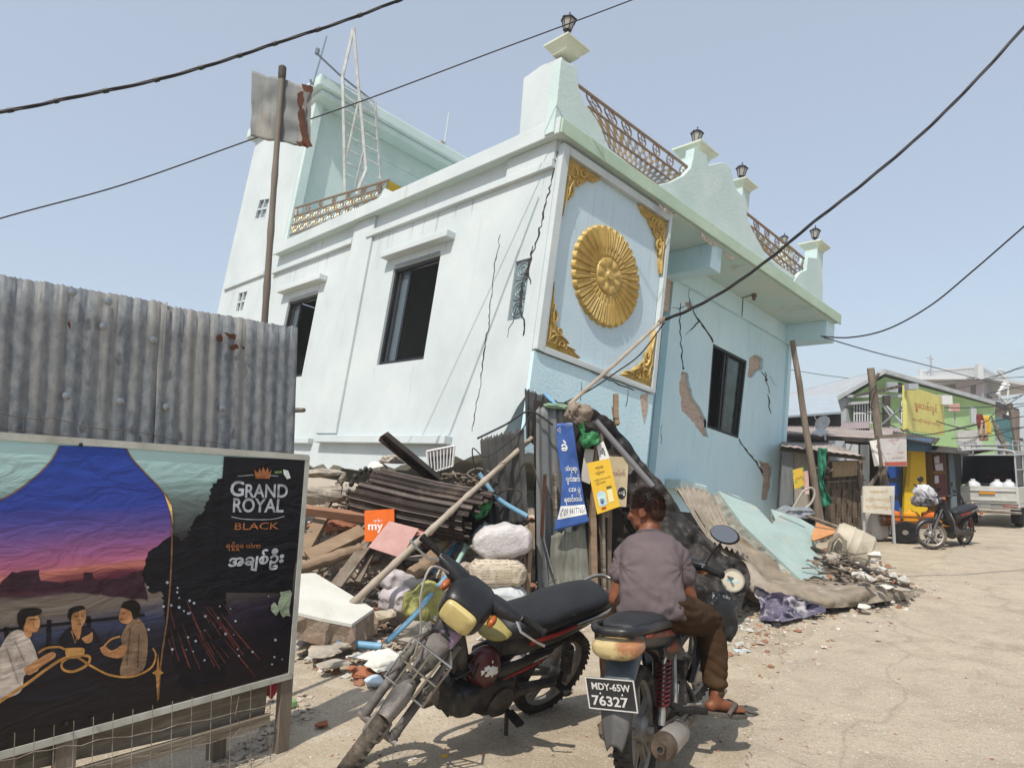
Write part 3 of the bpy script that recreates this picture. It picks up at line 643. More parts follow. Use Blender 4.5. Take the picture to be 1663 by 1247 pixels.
# white steel stair frame standing on the terrace
t3y = lambda p, y: V((fF(*z1_(*p), y)[0], y, fF(*z1_(*p), y)[1]))
b = B(); Y1, Y2 = 7.35, 7.0
b.tube([t3y(p, Y1) for p in ((718, 980), (712, 640), (706, 390), (762, 142))], 0.035, 6)
b.tube([t3y(p, Y2) for p in ((775, 985), (825, 860), (803, 600), (785, 430), (762, 142))], 0.035, 6)
b.tube([t3y(p, Y1) for p in ((900, 930), (878, 640), (870, 515))], 0.03, 6)
b.tube([t3y((725, 800), Y1), t3y((790, 500), Y2)], 0.025, 6); b.tube([t3y((770, 950), Y1), t3y((812, 770), Y2)], 0.025, 6)
for a, c in (((712, 430), (870, 520)), ((712, 490), (873, 585)), ((713, 552), (875, 645)), ((714, 612), (880, 710)), ((715, 680), (884, 772)), ((716, 752), (888, 838)), ((717, 820), (892, 905)), ((718, 880), (820, 930))):
    b.tube([t3y(a, Y1), t3y(c, Y1)], 0.018, 6)
hb(b, 'steel_stair_frame', mat('white_steel', '#c9cbc8', '#aaa9a2', 6, 0.5), smooth=True)
b = B(); b.tube([t3y((625, 185), 7.8), t3y((555, 430), 7.8)], 0.018, 6); b.tube([t3y((575, 272), 7.5), t3y((690, 380), 7.5), t3y((868, 520), 7.5)], 0.022, 6); b.lathe([(0.05, 0), (0.05, 0.12)], t3y((575, 275), 7.5), n=8)
b.tube([t3y((545, 405), 7.8), t3y((548, 430), 7.8)], 0.03, 6)
hb(b, 'roof_antenna', mat('antenna_metal', '#77808a', None, rough=0.4, metal=0.6))
b = B(); b.tube([t3y((1245, 572), 8.2), t3y((1222, 730), 8.2)], 0.022, 6); hb(b, 'roof_pipe', mat('pale_pipe', '#b3bdc4', None, rough=0.5))
# ================================================================ left: corrugated fence, printed banner, planks, bamboo pole
A1 = at(497, 742, 3.85); A2 = at(470, 1095, 3.83); A3 = at(0, 710, 2.77)
BN = (A3 - A1).cross(A2 - A1).normalized()
if BN.y > 0: BN = -BN                                   # faces the camera
BD = V((A1.x - A3.x, A1.y - A3.y, 0)).normalized()       # along the fence, to the right and away
BF = V((BD.y, -BD.x, 0))                                 # horizontal outward normal
def pl(px, py, off=0.0): return onpl(px, py, A1 + BN * off, BN)
def strips(zigs): pass
M_zinc = mat('zinc_sheet', '#7f8283', '#62676c', 30, 0.65, 0.1, bump=0.12, bscale=60, stretch=(1, 1, 0.6), col3='#918c84', s3=3.0, t3=(0.5, 0.75), st3=(2.5, 2.5, 0.14), spec=0.35, noise_r=0.1, contrast=(0.38, 0.62))
M_zinc2 = mat('dull_zinc', '#63686b', '#757a7c', 6, 0.65, 0.1, bump=0.15, bscale=40, stretch=(1, 1, 0.3), col3='#94887a', s3=3, t3=(0.5, 0.7), st3=(4.0, 4.0, 0.15), noise_r=0.1)
M_rustzinc = mat('rusty_zinc', '#7f858a', '#6c6a66', 6, 0.55, 0.3, bump=0.2, bscale=30, col3='#6b3a22', s3=3.0, t3=(0.56, 0.62), st3=(1, 1, 0.6))
M_wood = mat('weathered_wood', '#7c7064', '#5e5449', 5, 0.9, bump=0.5, bscale=20, stretch=(1, 1, 0.15), col3='#8f8577', s3=6, t3=(0.5, 0.7), spec=0.15)
M_woodh = mat('grey_planks', '#857b6d', '#5c5347', 3, 0.9, bump=0.5, bscale=12, stretch=(0.4, 0.4, 4), col3='#978d7c', s3=5, t3=(0.5, 0.72), spec=0.15)
M_bamboo = mat('grey_bamboo', '#7a7268', '#5d564e', 6, 0.7, bump=0.3, bscale=20, stretch=(1, 1, 0.2), spec=0.3)
M_wire = mat('rusty_wire', '#544c44', '#6d5f50', 20, 0.7, 0.4)
M_rust = mat('rust', '#40261b', '#573423', 12, 0.9, bump=0.4)
M_bolt = mat('bolt_metal', '#8d9194', None, rough=0.35, metal=0.8)
def corrugated(p0, dirv, upv, nrm, w, h, pitch=0.066, amp=0.0042, seed=0, nh=14, per=10, dent=0.012, topj=0.01, shear=0.0):
    """one corrugated sheet: p0 bottom-left, waves run across dirv, edges a little torn and dented"""
    b = B(); n = int(w / pitch * per); p0 = V(p0); dirv = V(dirv); upv = V(upv); nrm = V(nrm); r = random.Random(seed)
    tj = [r.uniform(-topj, topj) for _ in range(n + 1)]
    def fn(u, v):
        s = u * w; k = min(n, int(u * n))
        zz = v * h + (tj[k] * (0.4 + 0.6 * nz((s * 2, seed, 0), 1)) if v > 0.999 else 0) + 0.02 * nz((s * 1.1, seed * 3.1, 0), 1) * v * (topj > 0.004)
        d = amp * math.sin(2 * math.pi * s / pitch) * (1 + 0.25 * nz((s * 3, v * 4, seed), 1)) + dent * fbm((s * 1.3, v * h * 1.3, seed * 1.7), 1.2) + amp * 0.3 * nz((s * 9, v * h * 5, seed), 1)
        return p0 + dirv * (s + shear * v * h) + upv * zz + nrm * d
    b.grid(fn, n, nh); return b
Z = V((0, 0, 1))
# ---- corrugated fence
fz = 2.235
fence = thing('corrugated_fence', (A1 - BF * 0.13).to_tuple()[:2] + (0,), 'dented grey corrugated zinc fence rising above the printed banner', 'fence')
fb = A1 - BF * 0.12; fb = V((fb.x, fb.y, 0.35))
end = onpl(473, 640, fb, BF); s_end = (end - fb).dot(BD)
q = s_end
for k, w in enumerate((0.76, 0.8, 0.8, 0.8)):
    q -= w - 0.03
    corrugated(fb + BD * q - BF * (0.004 * (k % 2)) + Z * 0.0, BD, Z, BF, w, fz - 0.35 + (0.012 if k % 2 else 0), seed=20 + k).build('sheet', M_zinc, fence, smooth=True, solid=0.0015, angle=180)
b = B(); 
for zz in (0.75, 1.62): b.bar(fb + BD * (s_end - 0.05) - BF * 0.05 + Z * (zz - 0.35), fb + BD * (s_end - 2.8) - BF * 0.05 + Z * (zz - 0.35), 0.05, 0.07)
for s_ in (0.3, 1.5, 2.6): b.bar(fb + BD * (s_end - s_) - BF * 0.1 - Z * 0.4, fb + BD * (s_end - s_) - BF * 0.1 + Z * 1.6, 0.07, 0.07, BF)
b.build('fence_rail', M_wood, fence)
for (px, py) in ((108, 643), (195, 652), (270, 661), (361, 663), (249, 552), (168, 530), (118, 475), (176, 490)):
    c = onpl(px, py, fb + BF * 0.016, BF); bb = B(); bb.lathe([(0.018, 0), (0.018, 0.003), (0.01, 0.007), (0.004, 0.009)], c, BF, 10); bb.build('washer', M_bolt, fence, smooth=True)
for pts in (((352, 545), (358, 541), (362, 548), (360, 556), (353, 552)), ((364, 540), (384, 544), (382, 552), (372, 549)), ((374, 562), (384, 558), (388, 566), (376, 568)), ((390, 560), (398, 564), (396, 568)), ((110, 525), (114, 518), (114, 535))):
    bb = B(); h = jag(pts, 3, 1.0, True, len(pts)); bb.poly([onpl(*p, fb + BF * 0.0165, BF) for p in h], -BF * 0.003); bb.build('rust_patch', M_rust, fence)
stub = B(); stub.tube([onpl(452, 668, fb - BF * 0.1, BF), onpl(478, 666, fb - BF * 0.02, BF), onpl(494, 666, fb + BF * 0.06, BF)], [0.014, 0.014, 0.012], 8)
stub.build('bamboo_batten', M_bamboo, fence, smooth=True)
# ---- bamboo pole carrying a bent zinc sheet
pb = at(429, 560, 4.35); pt = at(459, 108, 4.35)
dirp = (pt - pb).normalized(); gp = pb - dirp * (pb.z / dirp.z)
pole = thing('bamboo_pole', gp, 'tall grey bamboo pole behind the zinc fence, carrying a rusty metal square', 'pole')
def bamboo(b, p, q, r0, r1, nodes, n=10, bow=0.0):
    p = V(p); q = V(q); pts, rs = [], []; sd = (q - p).cross(Z).normalized()
    for i in range(nodes * 4 + 1):
        t = i / (nodes * 4); r = r0 + (r1 - r0) * t
        if i % 4 == 0 and 0 < i < nodes * 4: r *= 1.18
        pts.append(p.lerp(q, t) + sd * bow * math.sin(math.pi * t)); rs.append(r)
    b.tube(pts, rs, n); return b
bamboo(B(), gp, pt, 0.025, 0.017, 11, bow=0.02).build('stem', M_bamboo, pole, smooth=True, angle=60)
b = B(); b.lathe([(0.024, -0.02), (0.026, 0.0), (0.026, 0.05), (0.02, 0.06)], pt - dirp * 0.06, dirp, 10); b.build('binding', mat('binding', '#4a443e', None), pole)
# bent square sheet
sq = [at(*p, Y) for p, Y in (((409, 114), 4.42), ((508, 140), 4.28), ((506, 238), 4.28), ((407, 221), 4.42))]
def sheet_pt(u, v):
    q = (sq[0].lerp(sq[1], u)).lerp(sq[3].lerp(sq[2], u), v)
    return q + V((0.3, 1, 0)).normalized() * (0.02 * math.sin(u * 11) + 0.03 * math.sin(u * 3.0) + 0.015 * nz((u * 4, v * 4, 1))) + Z * 0.012 * nz((u * 6, 3, 0)) * (1 if v in (0, 1) else 0)
b = B(); b.grid(sheet_pt, 40, 24)
ms = b.build('metal_sheet', mat('old_zinc_square', '#7d807f', '#676b6c', 8, 0.7, 0.05, bump=0.1, col3='#938c82', s3=4, t3=(0.5, 0.7), st3=(3, 3, 0.3)), None, smooth=True, solid=0.002)
tag(ms, 'square bent zinc sheet with a rusty edge, tied near the top of the bamboo pole', 'metal sheet')
WM[ms.name] = M.Translation(ms.location)
for i, pts in enumerate((((490, 137), (508, 141), (507, 152), (494, 148)), ((484, 152), (492, 148), (494, 162), (490, 178), (484, 172)), ((486, 172), (494, 178), (495, 200), (502, 226), (508, 238), (498, 241), (492, 234), (488, 212), (484, 190)), ((481, 230), (496, 232), (500, 240), (486, 238)))):
    bb = B(); h = jag(pts, 4, 1.3, True, i); c0 = (sq[1] + sq[0]) / 2; nn = (sq[1] - sq[0]).cross(Z).normalized()
    bb.poly([onpl(*p, sq[1] + nn * 0.035 * (1 if nn.y < 0 else -1), nn) for p in h], nn * 0.003); bb.build('rust_patch', M_rust, ms)
# ---- printed banner on a pale frame
bn = thing('advertising_banner', (A1.x, A1.y, 0), 'printed vinyl drinks banner with bottle outline, sunset and three men at a table', 'banner')
def ramp_mat(name, stops, rough=0.42, axis='Z', nscale=0.03, bumpy=True):
    m = bpy.data.materials.new(name); m.use_nodes = True; nt = m.node_tree; N = nt.nodes; L = nt.links; b = N['Principled BSDF']
    b.inputs['Roughness'].default_value = rough; b.inputs['Specular IOR Level'].default_value = 0.3
    tc = N.new('ShaderNodeTexCoord'); s = N.new('ShaderNodeSeparateXYZ'); L.new(tc.outputs['Object'], s.inputs[0])
    n = N.new('ShaderNodeTexNoise'); n.inputs['Scale'].default_value = 3; n.inputs['Detail'].default_value = 6; mp = N.new('ShaderNodeMapping'); mp.inputs['Scale'].default_value = (1, 1, 9); L.new(tc.outputs['Object'], mp.inputs[0]); L.new(mp.outputs[0], n.inputs['Vector'])
    ma = N.new('ShaderNodeMath'); ma.operation = 'MULTIPLY_ADD'; L.new(n.outputs['Fac'], ma.inputs[0]); ma.inputs[1].default_value = nscale * 2; L.new(s.outputs[2], ma.inputs[2])
    z0 = stops[0][0]; z1 = stops[-1][0]; mr = N.new('ShaderNodeMapRange'); mr.inputs[1].default_value = z0 + nscale; mr.inputs[2].default_value = z1 + nscale; L.new(ma.outputs[0], mr.inputs[0])
    r = N.new('ShaderNodeValToRGB'); cr = r.color_ramp
    for i, (z, c) in enumerate(stops):
        e = cr.elements[0] if i == 0 else (cr.elements[len(cr.elements) - 1] if i == len(stops) - 1 else cr.elements.new((z - z0) / (z1 - z0)))
        e.position = (z - z0) / (z1 - z0); e.color = lin(c) + (1,)
    L.new(mr.outputs[0], r.inputs[0]); L.new(r.outputs['Color'], b.inputs['Base Color'])
    if bumpy: wrinkle(nt, b, tc)
    return m
def wrinkle(nt, b, tc):
    N = nt.nodes; L = nt.links
    n = N.new('ShaderNodeTexNoise'); n.inputs['Scale'].default_value = 5; n.inputs['Detail'].default_value = 3; n.inputs['Distortion'].default_value = 1.2
    mp = N.new('ShaderNodeMapping'); mp.inputs['Rotation'].default_value = (0.3, 0.5, 0.2); mp.inputs['Scale'].default_value = (1.2, 0.7, 2.4); L.new(tc.outputs['Object'], mp.inputs[0]); L.new(mp.outputs[0], n.inputs['Vector'])
    bp = N.new('ShaderNodeBump'); bp.inputs['Strength'].default_value = 0.25; bp.inputs['Distance'].default_value = 0.05; L.new(n.outputs['Fac'], bp.inputs['Height']); L.new(bp.outputs[0], b.inputs['Normal'])
def flat_mat(name, c, rough=0.45):
    l_ = lin(c); m = mat(name, tuple(min(1, q * 1.15) for q in l_), tuple(q * 0.62 for q in l_), 16, rough=rough, spec=0.3, contrast=(0.4, 0.66)); nt = m.node_tree
    if not any(n.type == 'BUMP' for n in nt.nodes): wrinkle(nt, nt.nodes['Principled BSDF'], nt.nodes.get('Texture Coordinate') or nt.nodes.new('ShaderNodeTexCoord'))
    return m
def pz(px, py): return pl(px, py).z
M_dusk = ramp_mat('print_dusk', [(0.35, '#1c1414'), (0.62, '#17121a'), (0.78, '#2a2230'), (0.86, '#5e554f'), (0.93, '#6b6058'), (0.96, '#2e2128'), (1.02, '#40202c'), (1.12, '#241b22'), (1.3, '#5f6a66'), (1.4, '#93b0ad'), (1.52, '#a6c5c4'), (1.6, '#a9c9c8')])
M_bottle = ramp_mat('print_bottle', [(0.35, '#1a1312'), (0.62, '#161119'), (0.74, '#22222f'), (0.80, '#343a52'), (0.88, '#6e6258'), (0.945, '#6d6156'), (0.965, '#3a2530'), (1.0, '#5a2334'), (1.04, '#bd7266'), (1.08, '#a05a7a'), (1.2, '#614c8a'), (1.3, '#2f4092'), (1.6, '#25459a')])
LY = 0.0
def art(name, pts, m, off, par=None, jg=None):
    b = B(); p = jag(pts, *jg) if jg else pts; loop = [pl(*q, off) for q in p]
    tr = tessellate_polygon([loop]); b.add(loop, [tuple(t) for t in tr]); return b.build(name, m, par or bn, fix=False)
def gridart(name, m, off, tl, tr, br, bl, nx=24, ny=14, wav=0.004):
    b = B()
    def fn(u, v):
        x = (tl[0] * (1 - u) + tr[0] * u) * (1 - v) + (bl[0] * (1 - u) + br[0] * u) * v; y = (tl[1] * (1 - u) + tr[1] * u) * (1 - v) + (bl[1] * (1 - u) + br[1] * u) * v
        return pl(x, y, off)
    b.grid(fn, nx, ny); return b.build(name, m, bn, smooth=True, fix=False)
TLx = (-420, 682); BLx = (-420, 1345)
gridart('vinyl', M_dusk, 0.004, TLx, (496, 745), (470, 1090), (-420, 1335))
art('printed_bottle', [(97, 723), (205, 727), (215, 745), (240, 772), (262, 795), (275, 815), (279, 850), (277, 920), (272, 1000), (262, 1060), (257, 1135), (250, 1150), (-420, 1335), (-420, 900), (-60, 840), (0, 812), (30, 795), (62, 770), (85, 745)], M_bottle, 0.0055)
M_glow = flat_mat('print_glow', '#a87a42'); M_edge = flat_mat('print_edge', '#7c5a3c'); M_ink = flat_mat('print_ink', '#121016'); M_silver = flat_mat('print_silver', '#a9adb2'); M_copper = flat_mat('print_copper', '#a5683f')
def line(name, pts, w, m, off):
    b = B(); l, r = [], []
    for i, p in enumerate(pts):
        a = pts[max(0, i - 1)]; c = pts[min(len(pts) - 1, i + 1)]; dx, dy = c[0] - a[0], c[1] - a[1]; d = math.hypot(dx, dy) or 1; ww = (w[0] + (w[1] - w[0]) * i / (len(pts) - 1)) / 2 if isinstance(w, tuple) else w / 2
        l.append(pl(p[0] - dy / d * ww, p[1] + dx / d * ww, off)); r.append(pl(p[0] + dy / d * ww, p[1] - dx / d * ww, off))
    n = len(l); b.add(l + r, [(i, i + 1, n + i + 1, n + i) for i in range(n - 1)]); return b.build(name, m, bn, fix=False)
def smoothp(pts, k=6):
    out = []
    for i in range(len(pts) - 1):
        p0 = pts[max(0, i - 1)]; p1 = pts[i]; p2 = pts[i + 1]; p3 = pts[min(len(pts) - 1, i + 2)]
        for j in range(k):
            t = j / k; out.append(tuple(0.5 * (2 * p1[d] + (p2[d] - p0[d]) * t + (2 * p0[d] - 5 * p1[d] + 4 * p2[d] - p3[d]) * t * t + (3 * p1[d] - p0[d] - 3 * p2[d] + p3[d]) * t ** 3) for d in range(len(p1))))
    out.append(pts[-1]); return out
line('bottle_outline', smoothp([(97, 723), (85, 745), (62, 770), (30, 795), (0, 812), (-60, 840)]), 2.2, M_edge, 0.007)
line('bottle_outline', smoothp([(205, 727), (215, 745), (240, 772), (262, 795), (275, 815), (279, 850), (278, 920), (272, 1000), (262, 1070), (257, 1135)]), (2.2, 2.6), M_edge, 0.007)
art('light_flare', [(257, 1060), (259, 1087), (266, 1092), (259, 1096), (256, 1140), (253, 1096), (247, 1092), (254, 1087)], M_glow, 0.008)
art('light_flare', [(266, 800), (279, 822), (281, 850), (276, 830)], flat_mat('print_pale_glow', '#e2b86a'), 0.008)
line('light_ribbon', smoothp([(-10, 1145), (40, 1112), (90, 1076), (120, 1064), (145, 1066), (140, 1080), (118, 1090), (102, 1086), (102, 1074), (122, 1066), (150, 1082), (180, 1096), (215, 1098), (245, 1084), (253, 1064), (248, 1052)]), (5, 3), M_glow, 0.0085)
line('light_ribbon', smoothp([(62, 1060), (75, 1052), (95, 1050), (105, 1054)]), 3.5, M_glow, 0.0085)
line('light_ribbon', smoothp([(168, 1050), (180, 1038), (195, 1033)]), 3.0, M_glow, 0.0085)
art('printed_trees', [(272, 1050), (262, 960), (240, 960), (232, 940), (236, 905), (250, 890), (264, 878), (278, 868), (300, 880), (318, 840), (330, 832), (345, 790), (352, 780), (366, 776), (368, 1100), (300, 1120)], M_ink, 0.0065, jg=(4, 3.2, True, 3))
art('printed_trees', [(-420, 965), (0, 950), (20, 928), (64, 925), (66, 942), (95, 946), (135, 942), (136, 928), (150, 930), (152, 940), (190, 938), (232, 925), (240, 975), (100, 958), (0, 962), (-420, 985)], flat_mat('print_shore', '#37202b'), 0.0065, jg=(8, 2, True, 4))
for a, c, w in (((-60, 1030), (235, 998), 5), ((10, 1018), (13, 1060), 8), ((80, 1006), (78, 1058), 8), ((144, 1000), (146, 1050), 7)): line('printed_rail', [a, c], w, M_ink, 0.007)
rs = random.Random(3)
for k in range(34):
    x = rs.uniform(272, 372); y = rs.uniform(970, 1050); d_ = rs.uniform(15, 60); line('light_streak', [(x, y), (x + d_ * (0.25 + (x - 272) / 160), y + d_)], (0.5, 1.1), flat_mat('print_red_streak', '#6e3a30'), 0.007)
b = B()
for k in range(40):
    c = (rs.uniform(235, 470), rs.uniform(945, 1080)); r = rs.uniform(0.8, 2.6); p = [pl(c[0] + r * math.cos(a), c[1] + r * math.sin(a), 0.007) for a in [i * math.pi / 4 for i in range(8)]]; b.add(p, [tuple(range(8))])
b.build('printed_lights', flat_mat('print_city_light', '#a0a6b4'), bn, fix=False)
M_skin_p = flat_mat('print_skin', '#a8774e'); M_hair_p = flat_mat('print_hair', '#17110f'); M_shirtw = flat_mat('print_white_shirt', '#b9aa9d'); M_shirtb = flat_mat('print_dark_shirt', '#1c1b22'); M_shirtt = flat_mat('print_tan_shirt', '#7f6750')
def man(pieces):
    for i, (n_, pts, m) in enumerate(pieces): art('printed_' + n_, smoothp(pts + [pts[0]], 4)[:-1], m, 0.0075 + 0.0004 * i)
man([('shirt', [(0, 1052), (14, 1030), (32, 1022), (48, 1036), (60, 1064), (62, 1088), (40, 1096), (36, 1118), (20, 1130), (-30, 1140), (-40, 1080)], M_shirtw), ('arm', [(38, 1086), (58, 1072), (84, 1058), (90, 1066), (70, 1080), (48, 1096)], M_skin_p),
     ('neck', [(38, 1012), (52, 1014), (50, 1034), (40, 1030)], M_skin_p), ('face', [(40, 996), (58, 996), (64, 1004), (65, 1018), (58, 1026), (46, 1024), (38, 1012)], M_skin_p), ('hair', [(29, 1012), (28, 998), (36, 989), (56, 987), (68, 990), (66, 996), (56, 1000), (44, 1002), (40, 1014), (34, 1022)], M_hair_p)])
for (ex, ey, w_) in ((56, 1005, 5), (62, 1020, 4), (122, 1001, 4), (132, 1000, 4), (126, 1013, 6), (199, 996, 4), (196, 1005, 4)): line('printed_feature', [(ex, ey), (ex + w_, ey)], 1.1, flat_mat('print_feature', '#3a2418'), 0.0112)
for pts in ([(128, 992), (139, 990), (139, 1004), (134, 1012), (129, 1004)], [(58, 1000), (65, 1006), (62, 1020), (56, 1014)]): art('printed_highlight', smoothp(pts + [pts[0]], 4)[:-1], flat_mat('print_skin_lit', '#bd8e63'), 0.0108)
line('printed_fold', [(24, 1040), (40, 1075)], 1.5, flat_mat('print_shirt_fold', '#8d8078'), 0.0105); line('printed_fold', [(10, 1050), (30, 1110)], 1.5, MC['print_shirt_fold'], 0.0105); line('printed_fold', [(212, 1020), (206, 1080)], 2, flat_mat('print_tan_fold', '#5f4a38'), 0.0105); line('printed_fold', [(226, 1030), (224, 1084)], 2, MC['print_tan_fold'], 0.0105); line('printed_collar', [(116, 1024), (122, 1044), (128, 1024)], 2.0, MC['print_skin'] if 'print_skin' in MC else M_skin_p, 0.0105)
line('printed_glasses', [(48, 1006), (64, 1004)], 1.4, M_hair_p, 0.0105)
man([('shirt', [(96, 1036), (112, 1018), (135, 1016), (152, 1022), (164, 1044), (160, 1064), (98, 1064)], M_shirtb), ('neck', [(116, 1010), (132, 1012), (128, 1038), (118, 1024)], M_skin_p), ('face', [(114, 990), (134, 988), (139, 1002), (136, 1014), (126, 1020), (116, 1012)], M_skin_p),
     ('hair', [(110, 1002), (112, 990), (122, 984), (136, 984), (139, 996), (132, 992), (118, 996), (115, 1008)], M_hair_p), ('hand', [(132, 1036), (144, 1030), (150, 1026), (150, 1040), (140, 1044)], M_skin_p), ('bowl', [(105, 1052), (136, 1052), (132, 1066), (110, 1068)], flat_mat('print_bowl', '#b0824a'))])
man([('shirt', [(196, 1034), (210, 1008), (222, 1002), (236, 1018), (240, 1048), (232, 1088), (196, 1096), (200, 1062)], M_shirtt), ('arm', [(162, 1052), (170, 1048), (182, 1056), (200, 1046), (206, 1054), (196, 1068), (170, 1064)], M_skin_p), ('face', [(198, 984), (214, 984), (218, 1000), (208, 1012), (196, 1010), (193, 1000)], M_skin_p),
     ('hair', [(196, 986), (202, 977), (218, 974), (228, 984), (224, 1002), (216, 1004), (212, 992)], M_hair_p)])
art('label_panel', [(364, 741), (498, 747), (474, 962), (345, 962)], M_ink, 0.009)
def quad(tl, tr, br, bl, off):
    def place_w(W, H):
        def place(x, y):
            u = x / W; v = 1 - y / H
            px = (tl[0] * (1 - u) + tr[0] * u) * (1 - v) + (bl[0] * (1 - u) + br[0] * u) * v; py = (tl[1] * (1 - u) + tr[1] * u) * (1 - v) + (bl[1] * (1 - u) + br[1] * u) * v
            return pl(px, py, off)
        return place
    return place_w
def banner_text(s, tl, tr, br, bl, m, off=0.0105, name='lettering', bold=0.0, par=None, qf=None):
    b = B(); text_into(b, s, 1.0, (qf or quad)(tl, tr, br, bl, off)(1.0, 1.0), h=1.0, bold=bold); return b.build(name, m, par or bn, fix=False)
banner_text('G', (375, 780), (397, 781), (396, 806), (373, 806), M_silver, bold=0.02); banner_text('RAND', (399, 786), (468, 786), (467, 808), (398, 808), M_silver, bold=0.02)
banner_text('ROYAL', (379, 808), (462, 810), (460, 832), (378, 832), M_silver, bold=0.02)
banner_text('BLACK', (382, 849), (453, 848), (452, 859), (381, 860), M_copper)
banner_text('ရရှိရွှေ ထဲက', (369, 879), (423, 880), (423, 894), (366, 894), M_copper, bold=0.01)
banner_text('အချစ်ဦး', (373, 895), (463, 889), (459, 924), (368, 932), M_silver, bold=0.035); 
line('label_rule', smoothp([(376, 839), (400, 843), (440, 843), (462, 838)]), 1.2, M_silver, 0.0105)
line('label_rule', [(386, 773), (412, 771)], 1.0, M_silver, 0.0105); line('label_rule', [(438, 772), (452, 773)], 1.0, M_silver, 0.0105)
art('crown', [(415, 777), (413, 762), (419, 768), (421, 759), (425, 766), (427, 757), (431, 766), (435, 759), (437, 768), (441, 762), (438, 777)], M_copper, 0.0105)
line('torn_vinyl', [(446, 767), (458, 766)], 4, flat_mat('torn_green', '#5f7a4a'), 0.012); art('torn_vinyl', [(460, 762), (468, 764), (472, 776), (466, 778), (461, 770)], flat_mat('torn_white', '#d5d8d5'), 0.013)
for pts in ([(455, 960), (472, 958), (472, 1000), (460, 1002), (452, 980)], [(446, 976), (455, 985), (448, 1000), (440, 990)]): art('torn_vinyl', pts, flat_mat('torn_back', '#8d9a80'), 0.0122, jg=(6, 2.5, True, 8))
# frame: pale battens round the vinyl
M_frame = mat('pale_frame', '#b9b8ae', '#9c9b90', 8, 0.6)
b = B(); b.bar(pl(-420, 678, 0.0), pl(500, 743, 0.0), 0.03, 0.022, BN); b.build('frame_batten', M_frame, bn)
b = B(); b.bar(pl(498, 741, 0.0), pl(471, 1096, 0.0), 0.028, 0.02, BN); b.build('frame_batten', M_frame, bn)
b = B(); b.bar(pl(-420, 1340, 0.0), pl(473, 1096, 0.0), 0.03, 0.02, BN); b.build('frame_batten', M_frame, bn)
for p in ((131, 722), (150, 1166), (108, 1174)): b = B(); b.lathe([(0.008, 0), (0.008, 0.004), (0.003, 0.006)], pl(*p, 0.016), BN, 8); b.build('nail', M_dark, bn)
# ---- weathered planks and posts under the banner
pk = thing('plank_fence', (A2.x, A2.y, 0), 'weathered grey plank fence and posts standing beneath the banner', 'fence')
bk = -0.05
def bpl(px, py, off=bk): return onpl(px, py, A1 + BF * off, BF)
def plank(name, p, q, w, t, off=bk, m=None, up=None):
    b = B(); b.bar(bpl(*p, off), bpl(*q, off), t, w, Z if up is None else up); return b.build(name, m or M_woodh, pk, bevel=0.004)
plank('board', (-420, 1290), (432, 1128), 0.23, 0.02, -0.10); plank('board', (-420, 1415), (436, 1166), 0.05, 0.03, -0.04); plank('board', (-420, 1200), (440, 1080), 0.2, 0.02, -0.14)
for (p, q, w) in (((470, 1080), (456, 1192), 0.07), ((112, 1150), (98, 1300), 0.08), ((20, 1180), (0, 1330), 0.06)):
    b = B(); a = bpl(*p, -0.045); c = bpl(*q, -0.045); b.bar(V((c.x, c.y, -0.1)), V((a.x, a.y, a.z + 0.5)), w, 0.04, BF); b.build('post', M_wood, pk, bevel=0.004)
# ---- rusty wire mesh, loose, in front of the fence and below the banner
wm = thing('wire_mesh', (A1.x, A1.y, 0), 'sagging rusty wire mesh strung along the fence behind the banner', 'wire mesh')
b = B(); rw = random.Random(5)
top = lambda x: 664 + (738 - 664) * ((x + 20) / 500.0) + 2 * math.sin(x * 0.05); 
for k in range(19):
    x = -40 + k * 26.5; t_ = top(x); sk = 0 if x < 230 else -(x - 230) * 0.06
    b.tube([bpl(x, t_ + 2, -0.03), bpl(x - 2 + sk, 715 + (x * 0.065), -0.03)], 0.0016, 4)
for dy in (0, 24): b.tube([bpl(x, top(x) + dy + rw.uniform(-2, 2) + 3, -0.03) for x in range(-60, 440, 24)] + ([bpl(455, 742, -0.03), bpl(480, 750, -0.02)] if dy else []), 0.0016, 4)
for k in range(8): b.tube([bpl(440 + rw.uniform(0, 40), 728 + k * 2, -0.03), bpl(455 + rw.uniform(-10, 20), 732 + k, -0.02), bpl(470 + rw.uniform(0, 12), 738 + k, -0.02)], 0.0012, 4)
b.build('wire', M_wire, wm, fix=False)
wm2 = thing('wire_mesh', (A2.x, A2.y, 0), 'loose pale wire mesh hanging over the planks under the banner', 'wire mesh')
b = B()
for k in range(16):
    x = -40 + k * 32; y0 = 1198 - (x + 20) * 0.2
    b.tube([bpl(x, y0, 0.02), bpl(x - 2, y0 + 60 + rw.uniform(-3, 6), 0.025), bpl(x - 3 + rw.uniform(-4, 4), y0 + 140, 0.03 + rw.uniform(0, 0.03))], 0.0018, 4)
for dy in (40, 78, 118): b.tube([bpl(x, 1198 - (x + 20) * 0.2 + dy + rw.uniform(-4, 4), 0.025) for x in range(-50, 470, 26)], 0.0018, 4)
b.tube([bpl(388, 1130, 0.03), bpl(382, 1160, 0.05), bpl(392, 1180, 0.04), bpl(376, 1200, 0.04)], 0.0018, 4)
b.build('wire', mat('pale_wire', '#9d968a', '#75695a', 20, 0.6, 0.5), wm2, fix=False)
